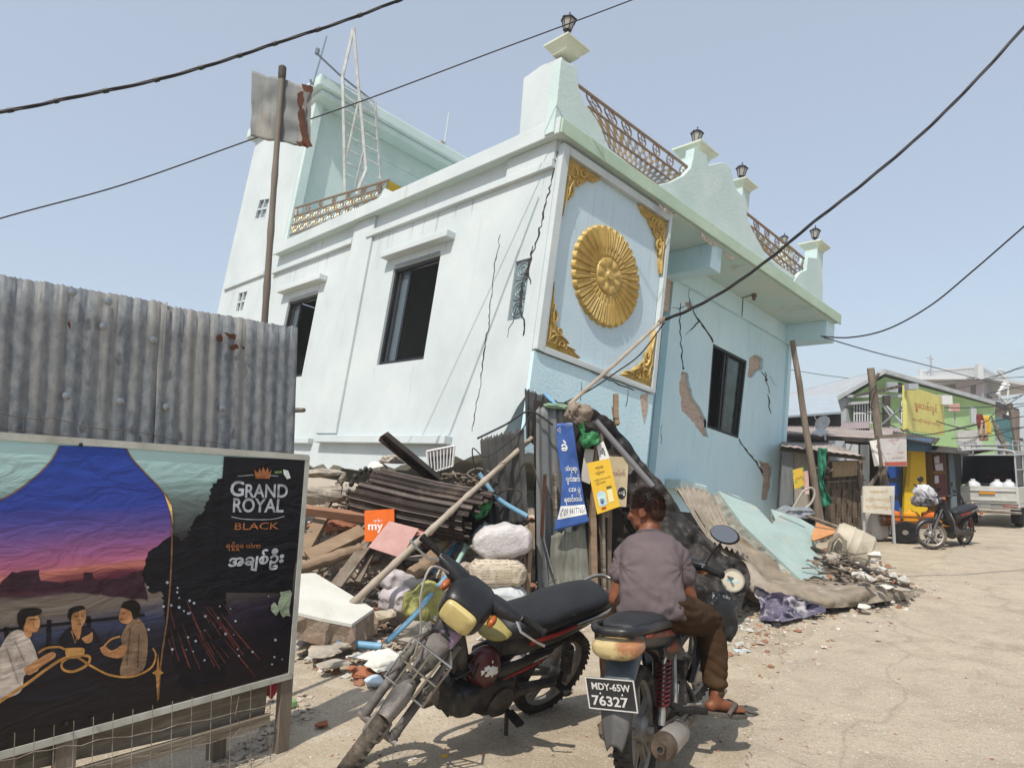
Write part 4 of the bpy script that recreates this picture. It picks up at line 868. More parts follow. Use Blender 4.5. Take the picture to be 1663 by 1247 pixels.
# ================================================================ debris between the fence and the house
M_con = mat('old_concrete', '#a89f92', '#8d857a', 3, 0.95, bump=0.9, bscale=14, col3='#b9b0a0', s3=5, t3=(0.5, 0.7), spec=0.1)
M_slabw = mat('white_slab_paint', '#cfcec6', '#bfbdb2', 2.5, 0.85, bump=0.25, col3='#aaa699', s3=2, t3=(0.6, 0.75))
M_sack = mat('woven_sack', '#c5c0bd', '#b1acab', 2.5, 0.75, bump=0.6, bscale=40, col3='#a79d93', s3=3, t3=(0.58, 0.74), spec=0.25)
M_sack2 = mat('paper_sack', '#bdb1a0', '#a59985', 3, 0.85, bump=0.6, bscale=14, col3='#8f8371', s3=3, t3=(0.58, 0.74), spec=0.15)
M_lime = mat('yellowish_cloth', '#a3a065', '#7f8048', 5, 0.9, bump=0.9, bscale=16, col3='#5f6036', s3=6, t3=(0.5, 0.65))
M_black = mat('black_plastic', '#17181a', '#242527', 6, 0.4, bump=0.15, spec=0.5, noise_r=0.15)
M_rubber = mat('rubber', '#1b1b1b', '#2b2927', 8, 0.85, bump=0.4, bscale=40, spec=0.2)
M_pvc = mat('blue_pvc_pipe', '#5f8fae', '#7ba3b8', 6, 0.45, col3='#9aa9a6', s3=4, t3=(0.55, 0.75))
M_pvcg = mat('pale_green_pipe', '#9cb8ae', '#86a49b', 6, 0.5)
M_beam = mat('dark_channel_steel', '#3c3733', '#524840', 5, 0.6, 0.4, bump=0.3, col3='#6a5140', s3=5)
M_pole2 = mat('pale_bamboo', '#a59a8b', '#8c8071', 6, 0.65, bump=0.3, stretch=(1, 1, 0.3), spec=0.3)
M_timber = mat('raw_timber', '#8d7964', '#6f5d4b', 4, 0.9, bump=0.5, bscale=18, stretch=(0.3, 1, 1), col3='#a08d78', s3=4, t3=(0.52, 0.72), spec=0.15)
M_redwood = mat('reddish_timber', '#93705a', '#7a5a48', 4, 0.85, bump=0.4, stretch=(0.3, 1, 1), spec=0.15)
# the bank of crushed masonry the pieces lie on
def bank(x, y):
    e = 0
    c1 = at(640, 890, 7.9); q = V((x - c1.x, y - c1.y - 0.25)); e = max(e, 1.05 * math.exp(-(q.x / 1.5) ** 2 - (q.y / 1.05) ** 2))
    c2 = V((2.9, 8.6)); q = V((x - c2.x, y - c2.y)); e = max(e, 0.5 * math.exp(-(q.x / 1.25) ** 2 - (q.y / 0.75) ** 2))
    c3 = V((0.6, 8.2)); q = V((x - c3.x, y - c3.y)); e = max(e, 0.9 * math.exp(-(q.x / 1.3) ** 2 - (q.y / 0.8) ** 2))
    return e
def bank_z(x, y): 
    h = bank(x, y); return ground_h(x, y) + h * (1 + 0.35 * fbm((x, y, 0), 1.9)) - 0.05
b = B()
gx0, gx1, gy0, gy1, n1, n2 = -4.2, 5.6, 5.6, 11.0, 150, 90
b.grid(lambda u, v: (gx0 + (gx1 - gx0) * u, gy0 + (gy1 - gy0) * v, bank_z(gx0 + (gx1 - gx0) * u, gy0 + (gy1 - gy0) * v) + 0.04 * nz((u * 60, v * 40, 0), 1) * min(1, bank(gx0 + (gx1 - gx0) * u, gy0 + (gy1 - gy0) * v) * 5)), n1, n2)
M_debris = mat('crushed_masonry', '#8b7e71', '#5f544a', 5, 0.98, bump=1.0, bscale=12, col3='#96897a', s3=7, t3=(0.48, 0.66), spec=0.08)
tag(b.build('debris_bank', M_debris, smooth=False, fix=False), 'heap of crushed masonry and dirt under the fallen house', 'rubble heap', kind='stuff')
# loose gravel and crumbs: too many to count
M_crumb = [mat('crumb_pale', '#b3a898', '#958a7c', 8, 0.95, bump=0.5), mat('crumb_brick', '#9a6f58', '#7e5a48', 8, 0.95, bump=0.5), mat('crumb_white', '#c3c0b8', '#a5a199', 8, 0.9, bump=0.4)]
ICO = None
def rock_shape(r, seed, k=7, flat=0.6):
    """convex chunk from random points: faceted broken concrete"""
    rr = random.Random(seed); bm = bmesh.new()
    for _ in range(k * 2):
        v = V((rr.gauss(0, 1), rr.gauss(0, 1), rr.gauss(0, 1))).normalized() * r * rr.uniform(0.75, 1.15); v.z *= flat; bm.verts.new(v)
    res = bmesh.ops.convex_hull(bm, input=bm.verts)
    junk = [e for e in res['geom_interior'] if isinstance(e, bmesh.types.BMVert)]
    if junk: bmesh.ops.delete(bm, geom=junk, context='VERTS')
    vs = [v.co.copy() for v in bm.verts]; bm.verts.index_update(); fs = [tuple(v.index for v in f.verts) for f in bm.faces]; bm.free(); return vs, fs
SH = [rock_shape(1.0, i, 6 + i % 4, 0.45 + 0.1 * (i % 4)) for i in range(14)]
def scatter(b, n, fn, smin, smax, seed, mis=(0, 0, 0, 1, 2)):
    r = random.Random(seed)
    for _ in range(n):
        q = fn(r); 
        if q is None: continue
        vs, fs = SH[r.randrange(14)]; s = smin * (smax / smin) ** (r.random() ** 2.2); rot = M.Rotation(r.uniform(0, 6.28), 3, 'Z') @ M.Rotation(r.uniform(-0.5, 0.5), 3, 'X')
        b.add([V(q) + rot @ (v * s) + V((0, 0, s * 0.25)) for v in vs], fs, mis[r.randrange(len(mis))])
def on_ground_px(r, poly):
    x0 = min(p[0] for p in poly); x1 = max(p[0] for p in poly); y0 = min(p[1] for p in poly); y1 = max(p[1] for p in poly)
    for _ in range(60):
        x = r.uniform(x0, x1); y = r.uniform(y0, y1); c = False
        for i in range(len(poly)):
            a = poly[i]; d = poly[i - 1]
            if (a[1] > y) != (d[1] > y) and x < (d[0] - a[0]) * (y - a[1]) / (d[1] - a[1]) + a[0]: c = not c
        if c: q = gnd(x, y); return V((q.x, q.y, ground_h(q.x, q.y) + max(0, bank_z(q.x, q.y) if bank(q.x, q.y) > 0.03 else 0)))
b = B()
P_left = [(478, 1005), (560, 985), (700, 985), (760, 1030), (700, 1075), (600, 1120), (520, 1090), (470, 1075)]
scatter(b, 1100, lambda r: on_ground_px(r, P_left), 0.008, 0.055, 1)
scatter(b, 420, lambda r: on_ground_px(r, [(440, 1120), (500, 1120), (520, 1160), (455, 1200), (400, 1247), (330, 1247), (420, 1190)]), 0.006, 0.03, 2, (0, 0, 0))
scatter(b, 900, lambda r: on_ground_px(r, [(1110, 985), (1190, 960), (1290, 1000), (1380, 970), (1500, 945), (1480, 985), (1330, 1010), (1210, 1060), (1180, 1080)]), 0.006, 0.045, 3)
scatter(b, 700, lambda r: on_ground_px(r, [(480, 1060), (1000, 1020), (1250, 1090), (1250, 1240), (480, 1247)]), 0.003, 0.012, 4)
scatter(b, 900, lambda r: on_ground_px(r, [(1180, 1000), (1660, 900), (1660, 1240), (1200, 1240)]), 0.003, 0.016, 5)
scatter(b, 500, lambda r: on_ground_px(r, [(1200, 1010), (1330, 990), (1480, 945), (1560, 900), (1640, 880), (1560, 960), (1400, 1060), (1250, 1110)]), 0.004, 0.03, 8)
scatter(b, 320, lambda r: (lambda x, y: V((x, y, bank_z(x, y))))(r.uniform(-2.9, 1.2), r.uniform(6.3, 8.6)), 0.02, 0.10, 6)
scatter(b, 1300, lambda r: (lambda x, y: V((x, y, bank_z(x, y) + r.uniform(0, 0.05))))(r.uniform(-3.0, 0.9), r.uniform(6.0, 8.3)), 0.012, 0.08, 16, (0, 0, 0, 0, 1, 1, 2, 2))
def in_px(r, poly, z0, z1):
    q = on_ground_px(r, poly)
    if q is None: return None
    d = (q - EYEV); z = r.uniform(z0, z1); return EYEV + d * ((z - EYE) / d.z)
scatter(b, 420, lambda r: in_px(r, [(1322, 888), (1375, 890), (1425, 905), (1478, 950), (1400, 958), (1352, 945)], 0.05, 0.3), 0.015, 0.085, 18, (0, 0, 2, 2, 1))
scatter(b, 120, lambda r: in_px(r, [(1395, 945), (1480, 950), (1492, 972), (1400, 985)], 0.0, 0.03), 0.012, 0.06, 19, (0, 2))
scatter(b, 700, lambda r: (lambda x, y: V((x, y, bank_z(x, y))))(r.uniform(1.0, 4.9), r.uniform(7.0, 9.3)), 0.012, 0.07, 7)
tag(b.build('loose_rubble', M_crumb, fix=False), 'scattered crumbs of concrete, brick and plaster on the ground', 'rubble', kind='stuff')
# larger chunks, each a thing of its own
def chunk(px, py, Y, size, seed, label, m=M_con, zoff=0.0, k=8, rot=None, flat=0.6, name='concrete_chunk', cat='rubble chunk', group=None):
    c = at(px, py, Y); vs, fs = rock_shape(1.0, seed * 13 + 5, k, flat); b = B(); rt = rot or M.Rotation(seed, 3, 'Z')
    bm = bmesh.new(); bv = [bm.verts.new(v) for v in vs]; [bm.faces.new([bv[i] for i in f]) for f in fs]
    bmesh.ops.subdivide_edges(bm, edges=bm.edges, cuts=4, use_grid_fill=True); bm.verts.index_update(); vs = [v.co * (1 + 0.10 * fbm(v.co, 2.2, seed) + 0.05 * nz(v.co, 7, seed)) for v in bm.verts]; fs = [tuple(v.index for v in f.verts) for f in bm.faces]; bm.free()
    b.add([c + rt @ V((v.x * size[0], v.y * size[1], v.z * size[2])) for v in vs], fs)
    o = b.build(name, m)
    return tag(o, label, cat, group)
CH = 'broken chunks in the debris'
M_brickc = mat('broken_brick', '#a3694c', '#8a543c', 8, 0.95, bump=0.6, col3='#b59a86', s3=8)
for (px, py, Y, s, sd, lab, m) in (
    (548, 948 + 100, 5.55, (0.14, 0.1, 0.07), 1, 'flat beige stone just below the foot of the long bamboo pole', M_con), (524, 1058, 5.35, (0.2, 0.12, 0.05), 2, 'long low concrete piece lying left of the bamboo pole foot', M_con),
    (618, 1000, 6.2, (0.15, 0.14, 0.13), 3, 'block of tan concrete at the right end of the white slab', M_sack2), (668, 1020, 6.0, (0.2, 0.13, 0.09), 4, 'grey stone under the blue pipe end', M_con),
    (626, 1072, 5.05, (0.22, 0.14, 0.09), 5, 'pale slab lump in front of the debris, biggest near the front wheel', M_slabw), (592, 1092, 5.0, (0.13, 0.1, 0.07), 6, 'reddish white brick piece behind the pale plastic bag', M_brickc),
    (571, 1085, 4.95, (0.05, 0.04, 0.03), 7, 'small terracotta piece beside the rubble edge, left of the front wheel', M_brickc), (522, 1174, 4.15, (0.05, 0.045, 0.03), 8, 'round terracotta lump alone on the dusty ground right of the banner post', M_brickc),
    (592, 1065, 5.3, (0.16, 0.1, 0.05), 9, 'thin plaster slab lying on the rubble left of the pale lump', M_slabw), (540, 1078, 5.15, (0.16, 0.09, 0.05), 10, 'thin grey slab piece at the front edge of the rubble', M_con),
    (492, 1046, 5.6, (0.12, 0.1, 0.09), 11, 'grey white stone tucked beside the banner edge', M_con), (700, 1000, 6.3, (0.14, 0.12, 0.08), 12, 'rounded grey stone between the blue pipe and the yellowish cloth', M_con),
    (640, 970, 6.7, (0.13, 0.1, 0.07), 14, 'tan rubble lump under the stacked cement tubes', M_sack2), (660, 1040, 5.7, (0.16, 0.1, 0.05), 15, 'broken plaster lump right of the blue pipe joint', M_con),
    (650, 748, 8.0, (0.42, 0.2, 0.16), 17, 'ragged lump of broken masonry against the house wall above the rolled shutter', M_con), (612, 760, 7.9, (0.2, 0.14, 0.12), 18, 'pale broken lump left of the ragged masonry under the sill ledge', M_slabw),
    (520, 800, 7.5, (0.55, 0.3, 0.2), 19, 'big pale concrete block beside the top right corner of the banner', M_con), (515, 768, 7.9, (0.4, 0.25, 0.1), 20, 'jagged concrete edge above the big pale block', M_con),
    (545, 850, 7.6, (0.5, 0.3, 0.2), 21, 'dark brick mass under the reddish beam', M_brickc), (540, 905, 6.9, (0.22, 0.16, 0.15), 22, 'pale hollow block beside the log and the banner edge', M_slabw),
    (695, 905, 7.0, (0.28, 0.2, 0.1), 23, 'crumbling concrete lump under the pale bamboo pole', M_con), (720, 930, 6.8, (0.2, 0.16, 0.1), 24, 'tan concrete lump right of the pale bamboo pole', M_sack2),
    (755, 900, 7.1, (0.15, 0.12, 0.12), 25, 'grey lump beside the blue pipes, left of the topmost sack', M_con), (1440, 952, 7.6, (0.12, 0.08, 0.05), 26, 'pale stone at the far right end of the debris', M_slabw),
    (1400, 985, 7.1, (0.1, 0.08, 0.04), 27, 'small pile stone in front of the canvas roll', M_slabw), (1465, 958, 7.5, (0.1, 0.07, 0.05), 28, 'grey stone at the road edge of the debris', M_con),
    (1352, 905, 8.3, (0.16, 0.12, 0.1), 29, 'pale lump right of the mint slab', M_con), (1420, 900, 8.4, (0.13, 0.1, 0.06), 30, 'broken plaster piece below the cream barrel', M_slabw)):
    chunk(px, py, Y, s, sd, lab, m)
b = B(); b.bar(gnd(596, 1112) + V((0, 0, 0.04)), gnd(622, 1100) + V((0, 0, 0.07)), 0.12, 0.05); 
vs, fs = rock_shape(1, 77, 9, 0.7); c = gnd(608, 1118) + V((0, 0, 0.05)); b = B(); b.add([c + v * 0.085 for v in vs], fs); tag(b.build('plastic_bag', mat('bluish_plastic', '#c3d3de', '#aabcc8', 6, 0.35, bump=0.6), sub=2, smooth=True), 'crumpled bluish white plastic bag on the ground by the front wheel', 'bag')
# white slab with broken brick underside, lower left
s0, s1, s2 = at(512, 930, 6.35), at(607, 988, 6.0), at(571, 1013, 5.55); sN = (s1 - s0).cross(s2 - s0).normalized()
S = [s0, s1, s2] + [onpl(*p, s0, sN) for p in ((520, 1003), (476, 992), (474, 932))]
def slab(name, top, thick, mt, ms, label, cat, seed=0, rough=0.012, dirv=(0, 0, -1)):
    t = thing(name, sum(top, V()) / len(top), label, cat)
    b = B(); n = len(top); vec = V(dirv) * thick
    b.poly(top, vec * 0.12); b.build('painted_face', mt, t)
    pts = []
    r = random.Random(seed)
    for i in range(n):
        a = top[i]; c = top[(i + 1) % n]; k = max(2, int((c - a).length / 0.07))
        for j in range(k): pts.append(a.lerp(c, j / k))
    bot = [p + vec * r.uniform(0.85, 1.12) + V((r.uniform(-1, 1), r.uniform(-1, 1), 0)) * rough * 2 for p in pts]; mid = [p + vec * 0.13 + V((r.uniform(-1, 1), r.uniform(-1, 1), 0)) * rough * 0.3 for p in pts]; md2 = [p.lerp(q, 0.5) + V((r.uniform(-1, 1), r.uniform(-1, 1), 0)) * rough * 1.6 for p, q in zip(mid, bot)]
    b = B(); b.loft([mid, md2, bot]); b.build('broken_core', ms, t); return t
slab('concrete_slab', S, 0.19, M_slabw, mat('broken_brick_core', '#978877', '#7f6c5c', 6, 0.95, bump=1.0, bscale=14, col3='#a99c8c', s3=8), 'white painted slab lying tilted beside the banner, brown broken edges', 'slab', 3, 0.02)
# rolled steel shutter
def pxline(a, ya, c, yc): return at(*a, ya), at(*c, yc)
ra, rb = at(598, 800, 7.2), at(775, 838, 6.9)
roll = thing('rolled_shutter', (ra + rb) / 2, 'dark brown rolled steel shutter lying on the debris under the house', 'shutter')
ax = (rb - ra); Lr = ax.length; ax.normalize(); e1 = ax.cross(Z).normalized(); e2 = e1.cross(ax)
M_shut = mat('brown_shutter', '#2e2622', '#3d332d', 4, 0.5, 0.3, bump=0.2, col3='#5a4d43', s3=4, stretch=(1, 1, 1))
for k in range(52):
    a = k * 2 * math.pi / 26 + 0.2; rr = (0.285 - 0.045 * (k // 26)) + 0.007 * (k % 3)
    sx_, sy_ = 1.12, 0.86; o = e1 * math.cos(a) * rr * sx_ + e2 * math.sin(a) * rr * sy_; t_ = (-e1 * math.sin(a) * sx_ + e2 * math.cos(a) * sy_).normalized(); nn = o.normalized()
    off = rnd.uniform(-0.05, 0.05) + 0.15 * max(0, math.sin(a)); b = B()
    w = 0.064
    prof = [(-w / 2, 0.0), (-w / 2 + 0.006, 0.012), (-w / 4, 0.003), (w / 4, 0.003), (w / 2 - 0.006, 0.012), (w / 2, 0.0)]
    R0 = [ra + ax * off + o + t_ * u + nn * h for u, h in prof] + [ra + ax * off + o + t_ * u + nn * (h - 0.004) for u, h in prof[::-1]]
    b.loft([R0, [p + ax * Lr * 0.5 - Z * 0.015 for p in R0], [p + ax * Lr for p in R0]]); b.build('slat', M_shut, roll)
b = B()
for k in range(17):
    a = k * 2 * math.pi / 17 + 0.4; o = e1 * math.cos(a) * 0.26 * 1.12 + e2 * math.sin(a) * 0.26 * 0.86; b.lathe([(0.03, -0.02), (0.034, 0), (0.02, 0.015)], ra - ax * 0.06 + o, ax, 8); b.build('slat_hook', M_beam, roll); b = B()

# steel channel sticking up out of the rolled shutter
b = B(); p, q = at(622, 708, 7.0), at(712, 782, 7.35); d = (q - p).normalized(); s1 = V((0.75, -0.55, 0.35)); s1 = (s1 - d * s1.dot(d)).normalized(); s2 = d.cross(s1)
prof = [(-0.06, -0.03), (0.06, -0.03), (0.06, 0.03), (0.048, 0.03), (0.048, -0.018), (-0.048, -0.018), (-0.048, 0.03), (-0.06, 0.03)]
b.loft([[p + s1 * u + s2 * v for u, v in prof], [q + s1 * u + s2 * v for u, v in prof]]); tag(b.build('steel_channel', M_beam), 'dark steel channel beam sticking up from the shutter roll', 'steel beam')
# fan guard leaning at the wall
fg = thing('fan_guard', at(715, 757, 7.75), 'white plastic grille lying against the wall behind the steel channel', 'grille')
fq = [at(*p, 7.75) for p in ((693, 733), (738, 724), (735, 757), (697, 769))]; b = B()
for i in range(4): b.tube([fq[i], fq[(i + 1) % 4]], 0.014, 6)
for k in range(1, 8): u = k / 8; b.tube([fq[0].lerp(fq[1], u), fq[3].lerp(fq[2], u) + V((0, -0.02, 0))], 0.007, 5)
b.build('grille_bars', mat('white_plastic', '#cfcfcb', None, rough=0.5), fg, smooth=True)
b = B(); b.poly([q + V((0, 0.05, 0)) for q in fq], (0, 0.02, 0)); b.build('backing', mat('grille_backing', '#6d6565', None), fg)
# timbers, beams and logs
def timber(name, a, ya, c, yc, w, h, m, label, cat='timber', round_=False, bow=0.0):
    p, q = at(*a, ya), at(*c, yc); b = B()
    if round_:
        n = 12; pts = [p.lerp(q, i / n) + V((0.012 * nz((i, w * 50, 0), 0.7), 0.012 * nz((i, 9, w * 50), 0.7), 0.012 * nz((3, i, w * 50), 0.7))) for i in range(n + 1)]; b.tube(pts, [w * (1 + 0.12 * nz((i, w * 9, 0), 0.9)) for i in range(n + 1)], 10)
    else: b.bar(p, q, w, h, (0.1, -0.6, 1))
    return tag(b.build(name, m, bevel=0.004, smooth=round_), label, cat)
timber('timber_beam', (495, 828), 7.0, (676, 851), 6.85, 0.06, 0.09, M_redwood, 'reddish brown timber beam lying level from the banner edge under the shutter')
timber('timber_log', (480, 925), 6.5, (588, 890), 6.75, 0.055, 0.05, M_timber, 'thick pale log slanting up beside the banner', round_=True)
timber('timber_plank', (545, 952), 6.3, (606, 870), 6.9, 0.11, 0.03, M_wood, 'grey plank leaning left of the pink board')
timber('timber_plank', (580, 946), 6.5, (612, 880), 6.95, 0.06, 0.04, M_wood, 'narrow dark plank leaning behind the grey plank')
timber('timber_plank', (488, 905), 6.7, (530, 830), 7.2, 0.12, 0.06, M_timber, 'short board leaning upright beside the banner edge')
timber('timber_plank', (500, 905), 6.6, (590, 862), 6.9, 0.16, 0.05, M_timber, 'wide broken board above the log')
timber('timber_log', (668, 935), 6.5, (706, 908), 6.75, 0.07, 0.06, M_timber, 'short stubby log between the bamboo pole and the sacks', round_=True)
timber('timber_log', (690, 912), 6.7, (740, 862), 7.1, 0.05, 0.05, M_timber, 'rough stick standing behind the stubby log', round_=True)
timber('timber_plank', (500, 880), 7.1, (560, 770), 7.6, 0.05, 0.05, M_wood, 'dark splintered plank standing in the gap by the concrete block')
bp_ = thing('bamboo_pole', gnd(502, 1048), 'long pale bamboo pole leaning from the ground across the shutter to the zinc hut', 'pole')
bamboo(B(), at(503, 1046, 5.75), at(864, 711, 7.15), 0.033, 0.024, 12, bow=-0.03).build('stem', M_pole2, bp_, smooth=True, angle=60)
# blue pipes
def pipe(pts, r, m, label):
    b = B(); P = [at(x, y, Y) for x, y, Y in pts]; b.tube(smoothp([tuple(p) for p in P], 5), r, 8); return tag(b.build('plastic_pipe', m, smooth=True, angle=60), label, 'pipe')
pipe([(628, 1042, 5.6), (672, 1000, 5.9), (700, 965, 6.2), (722, 940, 6.5), (735, 918, 6.8)], 0.022, M_pvc, 'pale blue pipe standing in the rubble left of the front motorcycle')
pipe([(545, 1045, 5.55), (575, 1046, 5.6), (620, 1050, 5.6)], 0.03, M_pvc, 'short blue pipe lying flat at the foot of the rubble')
pipe([(700, 930, 6.7), (740, 888, 7.0), (780, 842, 7.3), (800, 820, 7.4)], 0.024, mat('deep_blue_pipe', '#3f6f94', '#5583a2', 6, 0.45), 'deep blue pipe rising behind the stacked sacks')
pipe([(738, 922, 6.6), (762, 880, 6.9), (788, 846, 7.25)], 0.022, M_pvcg, 'pale green pipe rising beside the deep blue pipe')
pipe([(778, 768, 6.98), (790, 786, 6.98), (812, 812, 6.97), (856, 838, 6.95)], 0.024, M_pvc, 'bent light blue pipe hanging across the dark zinc sheet')
pipe([(885, 640, 7.5), (900, 655, 7.35), (912, 668, 7.25)], 0.022, M_pvc, 'short blue pipe stub sticking out above the zinc hut')
# boards: orange and pink sign boards
def board(name, quadp, th, m, label, cat, nvec=None):
    q = [at(*p, Y) for p, Y in quadp]; n = (q[1] - q[0]).cross(q[3] - q[0]).normalized()
    if n.y > 0: n = -n
    b = B(); b.poly(q, -n * th); o = tag(b.build(name, m), label, cat); return o, q, n
def on_quad(q, n, off=0.003): return lambda u, v: (q[0].lerp(q[1], u)).lerp(q[3].lerp(q[2], u), 1 - v) + n * off
def letter(o, q, n, s, u0, v0, u1, v1, m, bold=0.0, name='lettering', off=0.003):
    f = on_quad(q, n, off); b = B(); text_into(b, s, 1.0, lambda x, y: f(u0 + (u1 - u0) * x, v0 + (v1 - v0) * y), h=1.0, bold=bold); return b.build(name, m, o, fix=False)
M_or = mat('orange_board', '#d9681c', '#c85a14', 4, 0.5); M_wht = mat('white_lettering', '#d8d8d4', None, rough=0.6); M_blk = mat('black_lettering', '#1c1a1a', None, rough=0.7)
o, q, n = board('orange_sign', (((592, 829), 6.75), ((640, 826), 6.75), ((641, 880), 6.7), ((592, 879), 6.7)), 0.01, M_or, 'bright orange shop sign half hidden behind the pink board', 'sign')
letter(o, q, n, 'my', 0.12, 0.28, 0.62, 0.55, M_wht, 0.02); letter(o, q, n, 'ဖုန်း', 0.3, 0.6, 0.6, 0.72, M_wht)
o, q, n = board('pink_board', (((632, 846), 6.7), ((680, 858), 6.72), ((650, 905), 6.5), ((598, 888), 6.5)), 0.012, mat('faded_pink_board', '#b8938b', '#a98079', 5, 0.7, col3='#c2a79c', s3=3), 'faded pink board leaning on the debris in front of the orange sign', 'board')
board('pink_board', (((678, 856), 6.8), ((712, 858), 6.85), ((700, 868), 6.7), ((672, 868), 6.7)), 0.012, mat('pink_tile', '#b58379', None), 'small pink board piece under the shutter roll', 'board')
# sacks
def sack(name, px, py, Y, size, rot, m, label, seed, pz_=2.6, ribs=0, cat='sack', lump=0.06):
    c = at(px, py, Y); b = B(); nu, nv = 64, 36; E = lambda s, e: math.copysign(abs(s) ** e, s)
    vs, fs = [], []
    for j in range(nv + 1):
        t = -math.pi / 2 + math.pi * j / nv
        for i in range(nu):
            p = 2 * math.pi * i / nu; q = V((E(math.cos(t), .42) * E(math.cos(p), .5), E(math.cos(t), .42) * E(math.sin(p), .5), E(math.sin(t), .5)))
            d = 1 + lump * fbm(q, 1.6, seed) + 0.03 * nz(q, 6, seed) + 0.15 * (0.35 - abs(nz(V((q.x * 1.6, q.y * 1.1, q.z * 0.5)), 3.2, seed + 4))) * (0.4 + abs(q.x)) + 0.05 * (0.3 - abs(nz(V((q.x * 3.2, q.y * 1.2, q.z * 1.4)), 3.0, seed + 11))) + (0.07 * math.sin(q.x * ribs) if ribs else 0)
            q = V((q.x * size[0], q.y * size[1] * d, q.z * size[2] * d * (1 - 0.42 * abs(q.x) ** 3)))
            vs.append(c + rot @ q)
    for j in range(nv):
        for i in range(nu): fs.append((j * nu + i, j * nu + (i + 1) % nu, (j + 1) * nu + (i + 1) % nu, (j + 1) * nu + i))
    b.add(vs, fs); return tag(b.build(name, m, smooth=True, angle=180), label, cat)
RZ = lambda a, bb=0.0: M.Rotation(R(a), 3, 'Z') @ M.Rotation(R(bb), 3, 'Y')
sack('cement_sack', 815, 878, 6.75, (0.275, 0.2, 0.15), RZ(8, -4), M_sack, 'topmost sack of the stack by the zinc hut, smooth lilac white plastic', 1, ribs=9, lump=0.05)
def lined(name, c1, c2, ink):
    m = mat(name, c1, c2, 3, 0.85, bump=0.6, bscale=14); nt = m.node_tree; N = nt.nodes; L = nt.links; bs = N['Principled BSDF']; src = bs.inputs['Base Color'].links[0].from_socket; tc = [n for n in N if n.type == 'TEX_COORD'][0]
    w = N.new('ShaderNodeTexWave'); w.bands_direction = 'Z'; w.inputs['Scale'].default_value = 13; w.inputs['Distortion'].default_value = 1.0; w.inputs['Detail Scale'].default_value = 2; L.new(tc.outputs['Object'], w.inputs['Vector'])
    n_ = N.new('ShaderNodeTexNoise'); n_.inputs['Scale'].default_value = 30; mp = N.new('ShaderNodeMapping'); mp.inputs['Scale'].default_value = (1, 1, 0.4); L.new(tc.outputs['Object'], mp.inputs[0]); L.new(mp.outputs[0], n_.inputs['Vector'])
    mu = N.new('ShaderNodeMath'); mu.operation = 'MULTIPLY'; L.new(w.outputs['Fac'], mu.inputs[0]); L.new(n_.outputs['Fac'], mu.inputs[1]); r_ = N.new('ShaderNodeValToRGB'); r_.color_ramp.elements[0].position = 0.46; r_.color_ramp.elements[1].position = 0.52; L.new(mu.outputs[0], r_.inputs[0])
    x = N.new('ShaderNodeMix'); x.data_type = 'RGBA'; L.new(r_.outputs[0], x.inputs['Factor']); L.new(src, x.inputs[6]); x.inputs[7].default_value = lin(ink) + (1,); L.new(x.outputs[2], bs.inputs['Base Color']); return m
sack('cement_sack', 808, 928, 6.65, (0.265, 0.22, 0.125), RZ(4, 3), lined('printed_sack', '#bdb1a0', '#a99d88', '#7d6f60'), 'beige printed paper sack lying second in the stack by the zinc hut', 2)
sack('cement_sack', 815, 975, 6.6, (0.23, 0.22, 0.14), RZ(-3, -3), mat('grey_white_sack', '#b9bcbd', '#9da1a3', 3, 0.7, bump=0.5), 'greyish sack at the bottom of the stack by the zinc hut', 3)
sack('cement_sack', 655, 948, 6.55, (0.22, 0.14, 0.10), RZ(30, 20), mat('lilac_tube', '#b5adad', '#9b9392', 4, 0.75, bump=0.4), 'lilac ribbed sack standing in the rubble, upper one', 4, ribs=13)
sack('cement_sack', 648, 985, 6.45, (0.20, 0.14, 0.12), RZ(60, 60), MC['lilac_tube'], 'lilac ribbed sack standing in the rubble, lower one left of the yellowish cloth', 5, ribs=13)
sack('cloth_bundle', 690, 982, 6.35, (0.2, 0.16, 0.17), RZ(20, -30), M_lime, 'torn yellowish green sack in the rubble beside the pale blue pipe', 6, cat='sack', lump=0.35)
sack('cloth_bundle', 722, 975, 6.45, (0.1, 0.1, 0.14), RZ(20, -30), M_sack2, 'cream cloth lump just left of the motorcycle headlight', 7, cat='cloth', lump=0.3)
sack('cement_sack', 745, 935, 6.7, (0.16, 0.14, 0.12), RZ(50), M_con, 'dusty grey sack behind the motorcycle mirror side', 8, lump=0.2)
sack('plastic_bag', 782, 826, 6.9, (0.07, 0.07, 0.1), RZ(10, 40), mat('green_plastic', '#2f7a45', '#245f36', 5, 0.35, bump=0.7), 'crumpled green plastic bag at the end of the shutter roll', 9, cat='bag', lump=0.5)
sack('plastic_bag', 437, 1112, 4.15, (0.06, 0.05, 0.05), RZ(0), mat('red_plastic', '#a32c33', None, rough=0.35, bump=0.6), 'red plastic bag on the ground behind the banner post', 10, cat='bag', lump=0.5)
sack('plastic_bottle', 466, 1143, 4.45, (0.06, 0.025, 0.025), RZ(30), mat('green_bottle', '#7fa06a', None, rough=0.3), 'small green plastic bottle beside the banner post', 11, cat='bottle')
